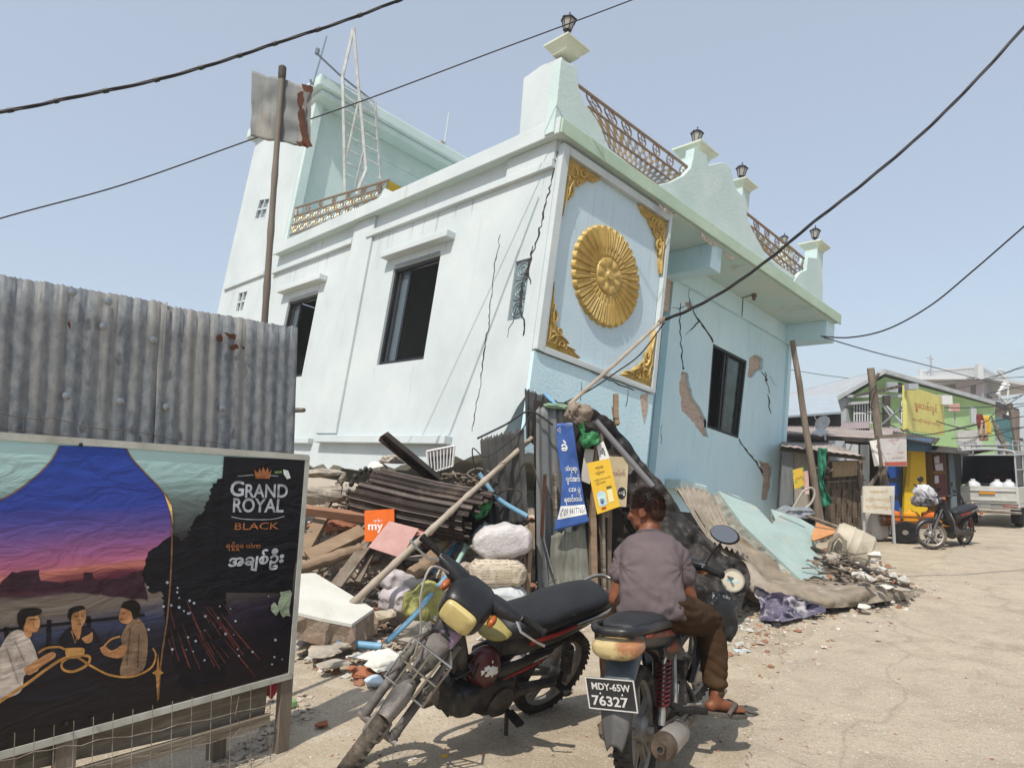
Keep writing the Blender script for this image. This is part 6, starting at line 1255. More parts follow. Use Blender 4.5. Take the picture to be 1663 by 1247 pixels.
def motorcycle(name, label, mtx, steer, style):
    t = thing(name, (0, 0, 0), label, 'motorcycle', mtx=mtx)
    ST = V((-0.44, 0, 0.9)).normalized(); SPt = V((1.19, 0, 0.285)); RS = M.Rotation(steer, 3, ST)
    def P(b, nm, m, par=None, front=False, **k):
        if front: b.v = [SPt + RS @ (q - SPt) for q in b.v]
        k.setdefault('smooth', True); return b.build(nm, m, par or t, local=True, **k)
    big = style != 'parked_far'
    def mk_wheel(x, fr, mag, w, knobby):
        c = V((x, 0, 0.285)); b = B(); R0 = 0.285; rr = 0.222
        prof = [(rr, -w * 0.6), (rr + 0.015, -w * 0.95), (rr + 0.035, -w), (R0 - 0.012, -w * 0.8), (R0 - 0.003, -w * 0.4), (R0, 0), (R0 - 0.003, w * 0.4), (R0 - 0.012, w * 0.8), (rr + 0.035, w), (rr + 0.015, w * 0.95), (rr, w * 0.6)]
        b.lathe(prof, c, (0, 1, 0), 48 if big else 32, cap=False)
        nk = 44
        for k in range(nk if big else 0):
            a = 2 * math.pi * k / nk
            for side in (-1, 0, 1) if knobby else (-1, 1):
                aa = a + (0.5 * math.pi * 2 / nk if side else 0); rd = R0 - (0.004 if side else 0.001) ; d = V((math.cos(aa), 0, math.sin(aa))); tg = V((-math.sin(aa), 0, math.cos(aa)))
                hw = 0.011 if knobby else 0.008; q = c + d * (rd - (0.006 if side else 0)) + V((0, side * w * 0.62, 0)); yv = V((0, w * (0.27 if knobby else 0.3), 0)); tv = tg * hw + V((0, 0 if knobby else side * 0.004, 0)); dv = d * (0.008 if knobby else 0.005)
                b.add([q + sx * tv + sy * yv + sz * dv for sz in (-1, 1) for sy in (-1, 1) for sx in (-1, 1)], [(0, 2, 3, 1), (4, 5, 7, 6), (0, 1, 5, 4), (2, 6, 7, 3), (0, 4, 6, 2), (1, 3, 7, 5)])
        ty = P(b, 'tyre', M_tyre, front=fr)
        b = B(); b.lathe([(rr + 0.012, -w * 0.75), (rr + 0.012, -w * 0.6), (rr - 0.004, -w * 0.5), (rr - 0.02, -w * 0.25), (rr - 0.02, w * 0.25), (rr - 0.004, w * 0.5), (rr + 0.012, w * 0.6), (rr + 0.012, w * 0.75)], c, (0, 1, 0), 40, cap=False)
        P(b, 'rim', M_alloy, ty, fr)
        b = B()
        if mag:
            for k in range(5):
                for dd in (-0.17, 0.17):
                    a = k * 2 * math.pi / 5 + 0.3; p = c + V((math.cos(a + dd * 1.6), 0, math.sin(a + dd * 1.6))) * 0.055; q = c + V((math.cos(a + dd * 0.75), 0, math.sin(a + dd * 0.75))) * 0.212
                    b.bar(p, q, 0.024, 0.022, (0, 1, 0))
        else:
            for k in range(36):
                a = k * 2 * math.pi / 36; sd = 1 if k % 2 else -1; a2 = a + sd * (0.5 if (k // 2) % 2 else -0.5); b.tube([c + V((math.cos(a2) * 0.045, sd * 0.03, math.sin(a2) * 0.045)), c + V((math.cos(a) * 0.21, 0, math.sin(a) * 0.21))], 0.0016, 4)
        P(b, 'spoke', M_alloy if mag else M_chrome, ty, fr, fix=False)
        b = B(); b.lathe([(0.02, -0.085), (0.02, -0.055), (0.05, -0.05), (0.065, -0.035), (0.065, 0.035), (0.05, 0.05), (0.02, 0.055), (0.02, 0.085)], c, (0, 1, 0), 20); P(b, 'hub', M_alloy, ty, fr)
        if fr and mag:
            b = B(); b.lathe([(0.06, -0.062), (0.11, -0.062), (0.11, -0.058), (0.06, -0.058)], c, (0, 1, 0), 28); P(b, 'brake_disc', M_chrome, ty, fr)
        return ty
    mk_wheel(1.23, True, style != 'worn', 0.039 if style == 'worn' else 0.036, False); mk_wheel(0, False, True, 0.042, style == 'rider')
    # fork, fender, headset: all turn with the bars
    lo = V((1.23, 0, 0.285)); fork = M_dirt if style == 'worn' else M_grey
    for y in (-0.085, 0.085):
        b = B(); top = V((0.99, y, 0.76)); q = lo + V((0, y, 0)); b.tube([q - V((-0.0, 0, 0.0)), q.lerp(top, 0.06), q.lerp(top, 0.1), q.lerp(top, 0.62), q.lerp(top, 0.63), top], [0.02, 0.026, 0.022, 0.022, 0.016, 0.016], 10); P(b, 'fork', fork, front=True)
        b = B(); b.lathe([(0.018, -0.03), (0.018, 0.03)], q, (0, 1, 0), 10); P(b, 'axle_nut', M_chrome, front=True)
    b = B(); b.lathe([(0.016, -0.1), (0.016, 0.1)], V((1.0, 0, 0.74)), (0, 1, 0), 10); b.tube([(1.0, 0, 0.6), (0.88, 0, 0.94)], 0.03, 12); P(b, 'steering_head', fork, front=True)
    def fender(x, a0, a1, r, w, fr, m, nm, drop=0.05):
        b = B(); c = V((x, 0, 0.285)); n = 22
        def fn(u, v):
            a = a0 + (a1 - a0) * u; s_ = (v - 0.5) * 2; ww = w * (0.75 + 0.25 * math.sin(math.pi * min(1, u * 1.2))); rr = r - drop * abs(s_) ** 2.4; return c + V((math.cos(a) * rr, s_ * ww, math.sin(a) * rr))
        b.grid(fn, n, 10); return P(b, nm, m, front=fr, solid=0.004, angle=180)
    if style == 'worn':
        fender(1.23, R(56), R(128), 0.318, 0.047, True, M_dirt, 'front_fender', 0.06)
        b = B(); body(b, [(1.13, 0.60, 0.03, 0.04), (1.09, 0.65, 0.05, 0.065), (1.05, 0.71, 0.056, 0.065), (1.02, 0.77, 0.058, 0.055), (0.985, 0.82, 0.06, 0.045)], 0.7); P(b, 'fork_cover', M_dirt, front=True)
        b = B(); body(b, [(1.045, 0.765, 0.064, 0.03), (1.02, 0.79, 0.068, 0.034), (0.985, 0.825, 0.07, 0.03)], 0.7); P(b, 'decal_band', mat('violet_decal', '#6f5f78', '#8f7686', 20, 0.5, col3='#242224', s3=9, t3=(0.46, 0.52)), front=True)
    else:
        fender(1.23, R(-8), R(140), 0.315, 0.062, True, M_grey if style == 'rider' else M_blkp, 'front_fender', 0.075)
    # headset
    hw = 0.13
    b = B(); body(b, [(0.80, 0.965, 0.07, 0.03), (0.86, 0.965, 0.115, 0.05), (0.94, 0.945, 0.12, 0.076), (1.01, 0.925, 0.112, 0.079), (1.035, 0.92, 0.1, 0.069)], 0.6, 28)
    for sy in (-1, 1): b.loft([ring((0.87, sy * y, z), a, c_, 0.8, 14, 1) for y, z, a, c_ in ((0.08, 0.965, 0.055, 0.05), (0.15, 0.985, 0.045, 0.04), (0.22, 0.998, 0.03, 0.026), (0.245, 1.0, 0.02, 0.02))])
    hs = P(b, 'headset', M_blkp, front=True)
    b = B(); b.loft([[V((x, y * k, 0.918 + z * k)) for y, z in [(0.088 * math.copysign(abs(math.cos(a)) ** 0.45, math.cos(a)), 0.06 * math.copysign(abs(math.sin(a)) ** 0.45, math.sin(a))) for a in [i * math.pi / 16 for i in range(32)]]] for x, k in ((1.03, 1.0), (1.052, 0.97), (1.062, 0.85), (1.066, 0.5))]); P(b, 'headlight', M_lens if style == 'worn' else mat('clear_lens', '#9aa0a3', None, rough=0.1, spec=0.8), hs, True)
    for sy in (-1, 1):
        b = B(); b.ell((0.955, sy * (0.14 if style == 'worn' else 0.165), 0.955), (0.04, 0.02 if style == 'worn' else 0.035, 0.028), nu=12, nv=8); P(b, 'turn_signal', M_orange_l, hs, True)
        b = B(); b.tube([(0.87, sy * 0.1, 0.985), (0.86, sy * 0.2, 1.0), (0.825, sy * 0.37, 0.995)], 0.011, 8); P(b, 'handlebar', M_chrome, front=True)
        b = B(); b.lathe([(0.018, 0.0), (0.019, 0.01)] + [(0.0165 + 0.0025 * (k % 2), 0.015 + k * 0.006) for k in range(18)] + [(0.021, 0.125), (0.021, 0.132), (0.012, 0.134)], V((0.845, sy * 0.25, 0.9985)), V((-0.16, sy * 1.0, -0.03)), 12); P(b, 'grip', M_rubber, front=True)
        b = B(); b.tube([(0.885, sy * 0.235, 0.995), (0.92, sy * 0.28, 0.985), (0.90, sy * 0.37, 0.98), (0.885, sy * 0.41, 0.98)], [0.009, 0.007, 0.006, 0.008], 6); P(b, 'brake_lever', M_chrome, front=True)
    if style != 'worn':
        for sy in (-1, 1) if style != 'rider' else (-1,):
            b = B(); b.tube([(0.86, sy * 0.24, 1.01), (0.87, sy * 0.27, 1.09), (0.85, sy * 0.33, 1.17)], 0.006, 6); ms_ = P(b, 'mirror_stem', M_blkp, front=True)
            rt = M.Rotation(R(20), 3, 'Y') @ M.Rotation(R(-18 * sy), 3, 'Z'); b = B(); b.ell((0.85, sy * 0.345, 1.215), (0.022, 0.085, 0.052), rt, 20, 10); P(b, 'mirror_shell', M_blkp, ms_, True)
            b = B(); n_ = 22; ctr = V((0.85, sy * 0.345, 1.215)); b.add([ctr + rt @ V((-0.0225, 0.076 * math.cos(a), 0.045 * math.sin(a))) for a in [i * 2 * math.pi / n_ for i in range(n_)]], [tuple(range(n_))]); P(b, 'mirror_glass', M_mirror, ms_, True, fix=False)
    else:
        b = B(); b.tube(smoothp([(0.9, -0.15, 0.98), (0.99, -0.24, 1.01), (1.06, -0.2, 0.9), (1.08, -0.1, 0.75), (1.1, -0.05, 0.6)], 5), 0.006, 6); P(b, 'brake_cable', mat('pale_cable', '#9a948b', None, rough=0.5), front=True)
    # frame, engine, swing arm
    b = B(); b.tube(smoothp([(0.93, 0, 0.84), (0.86, 0, 0.66), (0.72, 0, 0.50), (0.52, 0, 0.47), (0.38, 0, 0.56), (0.1, 0, 0.66), (-0.2, 0, 0.68)], 4), 0.035, 10); b.tube([(0.46, 0, 0.5), (0.44, 0, 0.3)], 0.03, 8); P(b, 'frame', M_blkp)
    b = B(); b.loft([ring((x, 0, z), a, c_, 0.7, 18) for x, z, a, c_ in ((0.38, 0.30, 0.06, 0.06), (0.41, 0.30, 0.095, 0.11), (0.55, 0.29, 0.105, 0.12), (0.66, 0.31, 0.085, 0.09), (0.68, 0.32, 0.06, 0.06))])
    for sy in (-1, 1): b.lathe([(0.085, 0.0), (0.09, 0.02), (0.075, 0.035), (0.045, 0.04), (0.035, 0.05), (0.0, 0.05)], V((0.50, sy * 0.09, 0.29)), (0, sy, 0), 20)
    en = P(b, 'engine', M_engine)
    b = B()
    for k in range(8): x = 0.675 + k * 0.021; b.bx(x, x + 0.011, -0.075, 0.075, 0.265, 0.405)
    b.bx(0.66, 0.85, -0.05, 0.05, 0.29, 0.38); b.lathe([(0.055, 0), (0.06, 0.02), (0.04, 0.04)], (0.842, 0, 0.335), (1, 0, 0), 14); P(b, 'cylinder_fins', M_engine, en, smooth=False)
    for sy in (-1, 1):
        b = B(); b.bar((0.38, sy * 0.085, 0.33), (0.0, sy * 0.085, 0.285), 0.03, 0.045); P(b, 'swing_arm', M_engine, smooth=False)
        top = V((0.12, sy * 0.12, 0.60)); bot = V((0.015, sy * 0.115, 0.31)); b = B(); b.tube([bot, bot.lerp(top, 0.28), bot.lerp(top, 0.29), top], [0.017, 0.02, 0.011, 0.011], 10); sh = P(b, 'shock', M_chrome if style != 'worn' else M_engine)
        b = B(); nt_ = 10; b.tube([bot.lerp(top, 0.27 + 0.66 * i / (nt_ * 10)) + V((math.cos(i * 2 * math.pi / 10) * 0.031, math.sin(i * 2 * math.pi / 10) * 0.031, 0)) for i in range(nt_ * 10 + 1)], 0.0065, 6); P(b, 'spring', M_spring if style != 'worn' else M_engine, sh)
    # exhaust on the right side
    b = B(); b.tube(smoothp([(0.84, -0.03, 0.30), (0.86, -0.08, 0.22), (0.72, -0.13, 0.17), (0.45, -0.14, 0.18), (0.22, -0.145, 0.22)], 5), 0.02, 10); ex = P(b, 'exhaust_pipe', M_pipe)
    b = B(); d = V((-0.52, -0.02, 0.085)); o = V((0.26, -0.15, 0.215)); b.lathe([(0.022, 0.0), (0.045, 0.03), (0.058, 0.06), (0.06, 0.36), (0.058, 0.4), (0.05, 0.42)], o, d, 20); P(b, 'muffler', M_muff, ex)
    e0 = o + d.normalized() * 0.40; b = B(); b.lathe([(0.05, 0.0), (0.062, 0.015), (0.062, 0.05), (0.05, 0.07), (0.02, 0.072), (0.02, 0.11), (0.013, 0.11), (0.013, 0.07)], e0, d, 20, cap=False); P(b, 'muffler_cap', M_pipe, ex)
    b = B(); b.lathe([(0.018, 0.0), (0.018, -0.04)], e0 + d.normalized() * 0.1, d, 12); P(b, 'muffler_outlet', M_black, ex)
    # left side: chain case; stand; pegs
    b = B(); b.loft([ring((x, 0.1, z), 0.02, h, 0.7, 14) for x, z, h in (((-0.08, 0.285, 0.02), (-0.06, 0.285, 0.06), (0.0, 0.285, 0.075), (0.2, 0.29, 0.055), (0.4, 0.30, 0.06), (0.42, 0.30, 0.03)) if style != 'worn' else ((0.0, 0.31, 0.008), (0.1, 0.315, 0.016), (0.3, 0.32, 0.02), (0.42, 0.31, 0.03)))]); P(b, 'chain_case', M_engine)
    for sy in (-1, 1):
        b = B(); b.tube([(0.46, sy * 0.1, 0.26), (0.46, sy * 0.15, 0.25)], 0.012, 8); b.bx(0.435, 0.485, sy * 0.15, sy * 0.25, 0.24, 0.265); P(b, 'foot_peg', M_rubber, smooth=False, bevel=0.006)
        b = B(); b.tube([(0.08, sy * 0.12, 0.40), (0.13, sy * 0.16, 0.36)], 0.012, 8); b.bx(0.11, 0.155, sy * 0.16, sy * 0.25, 0.345, 0.368); P(b, 'foot_peg', M_rubber, smooth=False, bevel=0.006)
    if style == 'rider':
        b = B(); b.bar((0.30, -0.12, 0.42), (0.2, -0.13, 0.36), 0.012, 0.05, (0, 1, 0)); b.tube([(0.33, -0.12, 0.56), (0.24, -0.135, 0.43), (0.16, -0.15, 0.37)], 0.013, 8); b.tube([(0.44, -0.12, 0.27), (0.56, -0.16, 0.25), (0.58, -0.2, 0.25)], 0.009, 8); P(b, 'peg_bracket', M_alloy)
    sA = 0.25
    b = B(); b.tube([(0.42, 0.09, 0.24), (0.40, 0.20, 0.05 if style != 'worn' else -0.05), (0.37, 0.235, 0.0 if style != 'worn' else -0.12)], 0.012, 8); b.bx(0.35, 0.39, 0.20, 0.26, -0.005 if style != 'worn' else -0.14, 0.006 if style != 'worn' else -0.125); P(b, 'side_stand', M_engine, smooth=False)
    # seat and tail
    if style == 'worn': secs = [(0.60, 0.70, 0.07, 0.05), (0.52, 0.735, 0.11, 0.065), (0.36, 0.745, 0.125, 0.06), (0.2, 0.775, 0.13, 0.06), (0.0, 0.795, 0.125, 0.055), (-0.14, 0.80, 0.11, 0.05), (-0.19, 0.795, 0.08, 0.035)]
    else: secs = [(0.58, 0.68, 0.06, 0.035), (0.5, 0.71, 0.1, 0.05), (0.34, 0.725, 0.12, 0.05), (0.18, 0.755, 0.125, 0.05), (0.0, 0.785, 0.115, 0.045), (-0.16, 0.80, 0.10, 0.035), (-0.24, 0.80, 0.07, 0.022)]
    b = B(); body(b, secs, 0.7, 24); P(b, 'seat', M_seat, angle=180)
    b = B(); side = [(0.58, 0.60, 0.06, 0.06), (0.45, 0.63, 0.105, 0.075), (0.25, 0.665, 0.125, 0.065), (0.05, 0.70, 0.12, 0.055), (-0.15, 0.735, 0.10, 0.045), (-0.27, 0.755, 0.075, 0.03)]
    body(b, side, 0.6, 24); tl_ = P(b, 'tail_body', M_blkp, angle=60)
    for sy in (-1, 1):
        b = B(); S_ = [(0.44, 0.655, 0.018), (0.25, 0.69, 0.016), (0.05, 0.722, 0.014), (-0.14, 0.75, 0.008)]
        pts = [V((x, sy * (0.001 + (0.1065 if x > 0.4 else 0.1265 if x > 0.2 else 0.1215 if x > 0 else 0.101)), z)) for x, z, h in S_]
        b.loft([[p + V((0, 0, -h)), p + V((0, 0, h))] for p, (_, _, h) in zip(pts, S_)], cap=False, close=False); P(b, 'side_stripe', M_redst if style != 'rider' else mat('copper_decal', '#8a4a36', '#5a3026', 20, 0.4), tl_, solid=0.003)
        if style == 'worn':
            b = B(); b.loft([ring((x, sy * 0.1, z), 0.012, h, 0.7, 12) for x, z, h in ((0.62, 0.50, 0.02), (0.52, 0.50, 0.05), (0.36, 0.52, 0.05), (0.22, 0.56, 0.015))]); sp_ = P(b, 'side_panel', M_blkp)
            b = B(); q0 = V((0.56, sy * 0.114, 0.455)); b.loft([[q0 + V((-x, 0, z)), q0 + V((-x, 0, z + h))] for x, z, h in ((0, 0, 0.008), (0.15, 0.02, 0.022), (0.30, 0.06, 0.012))], cap=False, close=False); P(b, 'side_stripe', M_redst, sp_, solid=0.002)
            if sy == 1:
                b = B(); text_into(b, 'HONDA', 0.1, lambda x, y: V((0.36 - x, 0.116, 0.515 + x * 0.2 + y))); P(b, 'lettering', M_wht, sp_, fix=False, smooth=False)
    # tail lamp, rear fender, rail
    if style == 'rider':
        b = B(); b.loft([[V((x, y * k, 0.735 + z * k)) for y, z in [(0.118 * math.copysign(abs(math.cos(a)) ** 0.75, math.cos(a)), (0.036 if math.sin(a) > 0 else 0.062) * math.copysign(abs(math.sin(a)) ** 0.8, math.sin(a))) for a in [i * math.pi / 16 for i in range(32)]]] for x, k in ((-0.22, 1.0), (-0.28, 0.98), (-0.315, 0.9), (-0.335, 0.7), (-0.342, 0.35))]); P(b, 'tail_lamp', M_tail, tl_)
        b = B(); b.tube(smoothp([(0.25, 0.125, 0.735), (0.0, 0.135, 0.775), (-0.2, 0.125, 0.80), (-0.31, 0.07, 0.805), (-0.325, 0, 0.805), (-0.31, -0.07, 0.805), (-0.2, -0.125, 0.80), (0.0, -0.135, 0.775), (0.25, -0.125, 0.735)], 5), 0.02, 10); P(b, 'grab_rail', M_blkp)
        b = B(); body(b, [(-0.10, 0.68, 0.07, 0.06), (-0.2, 0.64, 0.075, 0.06), (-0.27, 0.57, 0.068, 0.045), (-0.315, 0.51, 0.06, 0.03)], 0.6); P(b, 'rear_fender', mat('blue_grey_plastic', '#4f5963', '#3f474f', 6, 0.45), angle=60)
        b = B(); b.grid(lambda u, v: V((-0.345 - 0.045 * u + 0.02 * abs(v - 0.5) * 2, (v - 0.5) * 2 * 0.066 * (1 - 0.5 * u ** 2), 0.50 - 0.16 * u - 0.03 * (abs(v - 0.5) * 2) ** 2)), 12, 10); P(b, 'mud_flap', M_grey, solid=0.006, angle=180)
        tilt = M.Rotation(R(-14), 3, 'Y') @ M.Rotation(R(-1.5), 3, 'X'); pc = V((-0.385, 0.0, 0.555))
        b = B(); b.box(pc, (0.003, 0.225, 0.15), tilt); pt_ = P(b, 'number_plate', mat('plate_black', '#2b2c2f', '#38393b', 9, 0.5), smooth=False, bevel=0.003)
        pf = lambda y, z, o=0.0028: pc + tilt @ V((-o, -y, z))
        b = B(); 
        for (y0, y1, z0, z1) in ((-0.112, 0.112, 0.069, 0.075), (-0.112, 0.112, -0.075, -0.069), (-0.112, -0.106, -0.069, 0.069), (0.106, 0.112, -0.069, 0.069)): b.add([pf(y0, z0), pf(y1, z0), pf(y1, z1), pf(y0, z1)], [(0, 1, 2, 3)])
        P(b, 'plate_border', M_wht, pt_, fix=False, smooth=False)
        for s_, y0, w_, z0, h_ in (('MDY-65W', -0.085, 0.175, 0.018, 0.034), ('76327', -0.092, 0.165, -0.056, 0.048)):
            b = B(); text_into(b, s_, w_, lambda x, y: pf(y0 + x, z0 + y), h=h_, bold=0.022); P(b, 'lettering', M_wht, pt_, fix=False, smooth=False)
        for y in (-0.05, 0.05): b = B(); b.lathe([(0.006, 0), (0.004, 0.003)], pf(y, 0.0), tilt @ V((-1, 0, 0)), 8); P(b, 'plate_bolt', M_bolt, pt_)
    else:
        b = B(); b.loft([ring((x, 0, z), a, c_, 0.7, 18) for x, z, a, c_ in ((-0.25, 0.735, 0.07, 0.035), (-0.31, 0.73, 0.065, 0.04), (-0.335, 0.725, 0.04, 0.02))]); P(b, 'tail_lamp', mat('red_lens', '#7d1f1c', None, rough=0.2), tl_)
        b = B(); b.tube(smoothp([(0.12, 0.125, 0.72), (-0.1, 0.135, 0.77), (-0.24, 0.12, 0.83), (-0.31, 0.06, 0.845), (-0.31, -0.06, 0.845), (-0.24, -0.12, 0.83), (-0.1, -0.135, 0.77), (0.12, -0.125, 0.72)], 5), 0.012, 10); P(b, 'grab_rail', M_chrome)
        b = B(); b.grid(lambda u, v: V((-0.26 - 0.14 * u, (v - 0.5) * 0.13 * (1 - 0.3 * u), 0.70 - 0.27 * u - 0.05 * (abs(v - 0.5) * 2) ** 2)), 12, 10); P(b, 'rear_fender', M_blkp, solid=0.005, angle=180)
        b = B(); b.box((-0.37, 0, 0.56), (0.004, 0.2, 0.12), M.Rotation(R(-20), 3, 'Y')); P(b, 'number_plate', M_grey, smooth=False)
        for sy in (-1, 1): b = B(); b.tube([(-0.24, sy * 0.07, 0.68), (-0.25, sy * 0.12, 0.68)], 0.008, 6); b.ell((-0.25, sy * 0.145, 0.68), (0.028, 0.03, 0.028), nu=10, nv=6); P(b, 'turn_signal', M_orange_l)
    # front body
    if style == 'worn':
        b = B(); body(b, [(0.98, 0.80, 0.07, 0.07), (0.93, 0.72, 0.10, 0.10), (0.86, 0.60, 0.10, 0.10), (0.80, 0.52, 0.07, 0.05)], 0.7); P(b, 'leg_shield', M_blkp)
        b = B(); b.ell((0.70, 0.07, 0.535), (0.105, 0.075, 0.135), M.Rotation(R(25), 3, 'Y'), 22, 14); mp_ = P(b, 'maroon_cover', M_maroon)
        b = B(); r_ = random.Random(4)
        for k in range(26):
            a, e_ = r_.gauss(1.57, 0.25), r_.gauss(0.25, 0.22); d_ = V((math.cos(a) * math.cos(e_) * 0.107, math.sin(a) * math.cos(e_) * 0.077, math.sin(e_) * 0.137)); q = V((0.70, 0.07, 0.535)) + M.Rotation(R(25), 3, 'Y') @ d_; nn_ = V((d_.x, d_.y * 2, d_.z)).normalized(); t1 = nn_.cross(V((0.3, 0.1, 1))).normalized(); t2 = nn_.cross(t1); n_ = 7; rr = r_.uniform(0.006, 0.016)
            b.add([q + (t1 * math.cos(i * 6.283 / n_) + t2 * math.sin(i * 6.283 / n_)) * rr * r_.uniform(0.5, 1.3) + nn_ * 0.001 for i in range(n_)], [tuple(range(n_))])
        P(b, 'peeling_patch', M_wht, mp_, fix=False, smooth=False)
        b = B(); body(b, [(0.88, 0.395, 0.075, 0.06, 0.05), (0.84, 0.40, 0.10, 0.085, 0.06), (0.76, 0.40, 0.105, 0.085, 0.06), (0.72, 0.40, 0.09, 0.07, 0.06)], 0.4); P(b, 'tool_box', M_blkp)
        b = B(); b.ell((0.64, 0.0, 0.715), (0.1, 0.1, 0.028), M.Rotation(R(8), 3, 'Y'), 18, 10); P(b, 'yellow_pouch', mat('yellow_pouch', '#9a8d54', '#7f7340', 6, 0.6, bump=0.4))
        b = B(); r_ = random.Random(9)
        for k in range(14):
            q = V((0.86, 0.05, 0.62)); pts = [q]
            for _ in range(4): q = q + V((r_.uniform(-.05, .05), r_.uniform(-.02, .06), r_.uniform(-.08, .05))); pts.append(q)
            b.tube(smoothp([tuple(p) for p in pts], 3), 0.005, 5)
        P(b, 'wiring', M_black, fix=False)
        # chrome luggage rack on the fork cover
        b = B(); c4 = [(1.15, -0.11, 0.76), (1.15, 0.11, 0.76), (1.235, 0.11, 0.56), (1.235, -0.11, 0.56)]; b.tube([V(q) for q in c4], 0.008, 6, closed=True)
        for u in (0.25, 0.5, 0.75): b.tube([V(c4[0]).lerp(V(c4[1]), u), V(c4[3]).lerp(V(c4[2]), u)], 0.006, 6)
        b.tube([V(c4[0]).lerp(V(c4[3]), 0.5), V(c4[1]).lerp(V(c4[2]), 0.5)], 0.006, 6)
        for sy in (-1, 1): b.tube([(1.15, sy * 0.11, 0.76), (1.04, sy * 0.07, 0.74)], 0.007, 6); b.tube([(1.235, sy * 0.11, 0.56), (1.1, sy * 0.08, 0.54)], 0.007, 6)
        P(b, 'front_rack', M_chrome, front=True)
    else:
        for sy in (-1, 1):
            b = B(); sec = [((0.98, 0.05, 0.84), 0.10), ((0.93, 0.13, 0.72), 0.14), ((0.86, 0.17, 0.58), 0.13), ((0.78, 0.17, 0.44), 0.10), ((0.72, 0.13, 0.32), 0.06)]
            b.loft([[V((c_[0] + w_ * 0.6, sy * (c_[1] - 0.05), c_[2])), V((c_[0] + w_ * 0.2, sy * (c_[1] + 0.01), c_[2])), V((c_[0] - w_ * 0.35, sy * c_[1], c_[2])), V((c_[0] - w_ * 0.4, sy * (c_[1] - 0.02), c_[2])), V((c_[0] + w_ * 0.1, sy * (c_[1] - 0.03), c_[2]))] for c_, w_ in sec]); ls = P(b, 'leg_shield', M_blkp, angle=35)
            b = B(); b.loft([[V((c_[0] - w_ * 0.32, sy * (c_[1] + 0.004), c_[2])), V((c_[0] - w_ * 0.1, sy * (c_[1] + 0.008), c_[2]))] for c_, w_ in sec[1:]], cap=False, close=False); P(b, 'shield_trim', M_silv, ls, solid=0.004)
        b = B(); body(b, [(1.02, 0.86, 0.05, 0.05), (0.97, 0.80, 0.10, 0.10), (0.93, 0.72, 0.11, 0.12), (0.86, 0.60, 0.08, 0.08)], 0.7); P(b, 'front_cowl', M_blkp)
        b = B(); body(b, [(0.84, 0.56, 0.05, 0.05), (0.74, 0.50, 0.075, 0.06), (0.62, 0.52, 0.07, 0.06), (0.54, 0.58, 0.05, 0.05)], 0.7); P(b, 'centre_cover', M_blkp)
        if style == 'rider':
            for sy in (-1, 1):
                b = B(); b.loft([ring((x, sy * 0.115, z), 0.014, h, 0.7, 12) for x, z, h in ((0.56, 0.52, 0.015), (0.46, 0.56, 0.055), (0.3, 0.60, 0.06), (0.16, 0.60, 0.05), (0.08, 0.63, 0.02))]); sp_ = P(b, 'side_panel', M_blkp)
                b = B(); b.loft([[V((x, sy * 0.131, z - h)), V((x, sy * 0.131, z + h))] for x, z, h in ((0.44, 0.57, 0.008), (0.32, 0.605, 0.028), (0.2, 0.62, 0.02), (0.12, 0.635, 0.004))], cap=False, close=False); P(b, 'side_stripe', mat('copper_decal', '#8a4a36', '#5a3026', 20, 0.4), sp_, solid=0.002)
    return t
def pose(x0, y0, yaw, lean, dz=0.0): return M.Translation((x0, y0, dz)) @ M.Rotation(yaw, 4, 'Z') @ M.Rotation(lean, 4, 'X')
bikeA = motorcycle('motorcycle', 'worn black motorcycle with cream headlight and dusty fork leaning on its stand, no rider', pose(0.145, 4.46, R(223.7), R(-27), -0.005), R(36), 'worn')
SB = 0.95
MB_ = pose(0.58, 3.39, R(65), R(-1.5)) @ M.Scale(SB, 4)
bikeB = motorcycle('motorcycle', 'black motorcycle with red shock springs, carrying the man in the grey shirt', MB_, R(-26), 'rider')
# ================================================================ the man on the motorcycle, seen from behind
def melt(b, voxel, smooth_it=6, fac=0.5):
    """one continuous skin from overlapping closed pieces"""
    me = bpy.data.meshes.new('tmp'); me.from_pydata([tuple(q) for q in b.v], [], b.f); bm = bmesh.new(); bm.from_mesh(me); bmesh.ops.remove_doubles(bm, verts=bm.verts, dist=1e-5); bmesh.ops.recalc_face_normals(bm, faces=bm.faces); bm.to_mesh(me); bm.free()
    o = bpy.data.objects.new('tmp', me); C.objects.link(o)
    m = o.modifiers.new('r', 'REMESH'); m.mode = 'VOXEL'; m.voxel_size = voxel
    if smooth_it: m = o.modifiers.new('s', 'SMOOTH'); m.iterations = smooth_it; m.factor = fac
    dg = bpy.context.evaluated_depsgraph_get(); me2 = bpy.data.meshes.new_from_object(o.evaluated_get(dg)); bpy.data.objects.remove(o); bpy.data.meshes.remove(me)
    r = B(); r.add([q.co.copy() for q in me2.vertices], [tuple(p.vertices) for p in me2.polygons]); bpy.data.meshes.remove(me2); return r
def limb(b, pts, rs, n=16):
    P = smoothp([tuple(p) + (r,) for p, r in zip(pts, rs)], 5); b.tube([p[:3] for p in P], [p[3] for p in P], n)
    for p, r in ((P[0], P[0][3]), (P[-1], P[-1][3])): b.ell(p[:3], (r * 0.98,) * 3, nu=14, nv=10)
pel = V((0.672, 3.46, 0.81)); nb = V((0.703, 3.69, 1.155)); hc = V((0.700, 3.745, 1.285))
shL, shR = V((0.572, 3.645, 1.062)), V((0.848, 3.615, 1.057)); elL, elR = V((0.500, 3.60, 0.815)), V((0.912, 3.60, 0.80)); haL, haR = V((0.66, 3.86, 0.84)), V((0.82, 3.84, 0.85))
hiL, hiR = V((0.59, 3.49, 0.80)), V((0.765, 3.46, 0.80)); knL, knR = V((0.53, 3.90, 0.56)), V((1.045, 3.72, 0.665)); anL, anR = V((0.495, 3.80, 0.10)), V((1.035, 3.585, 0.31))
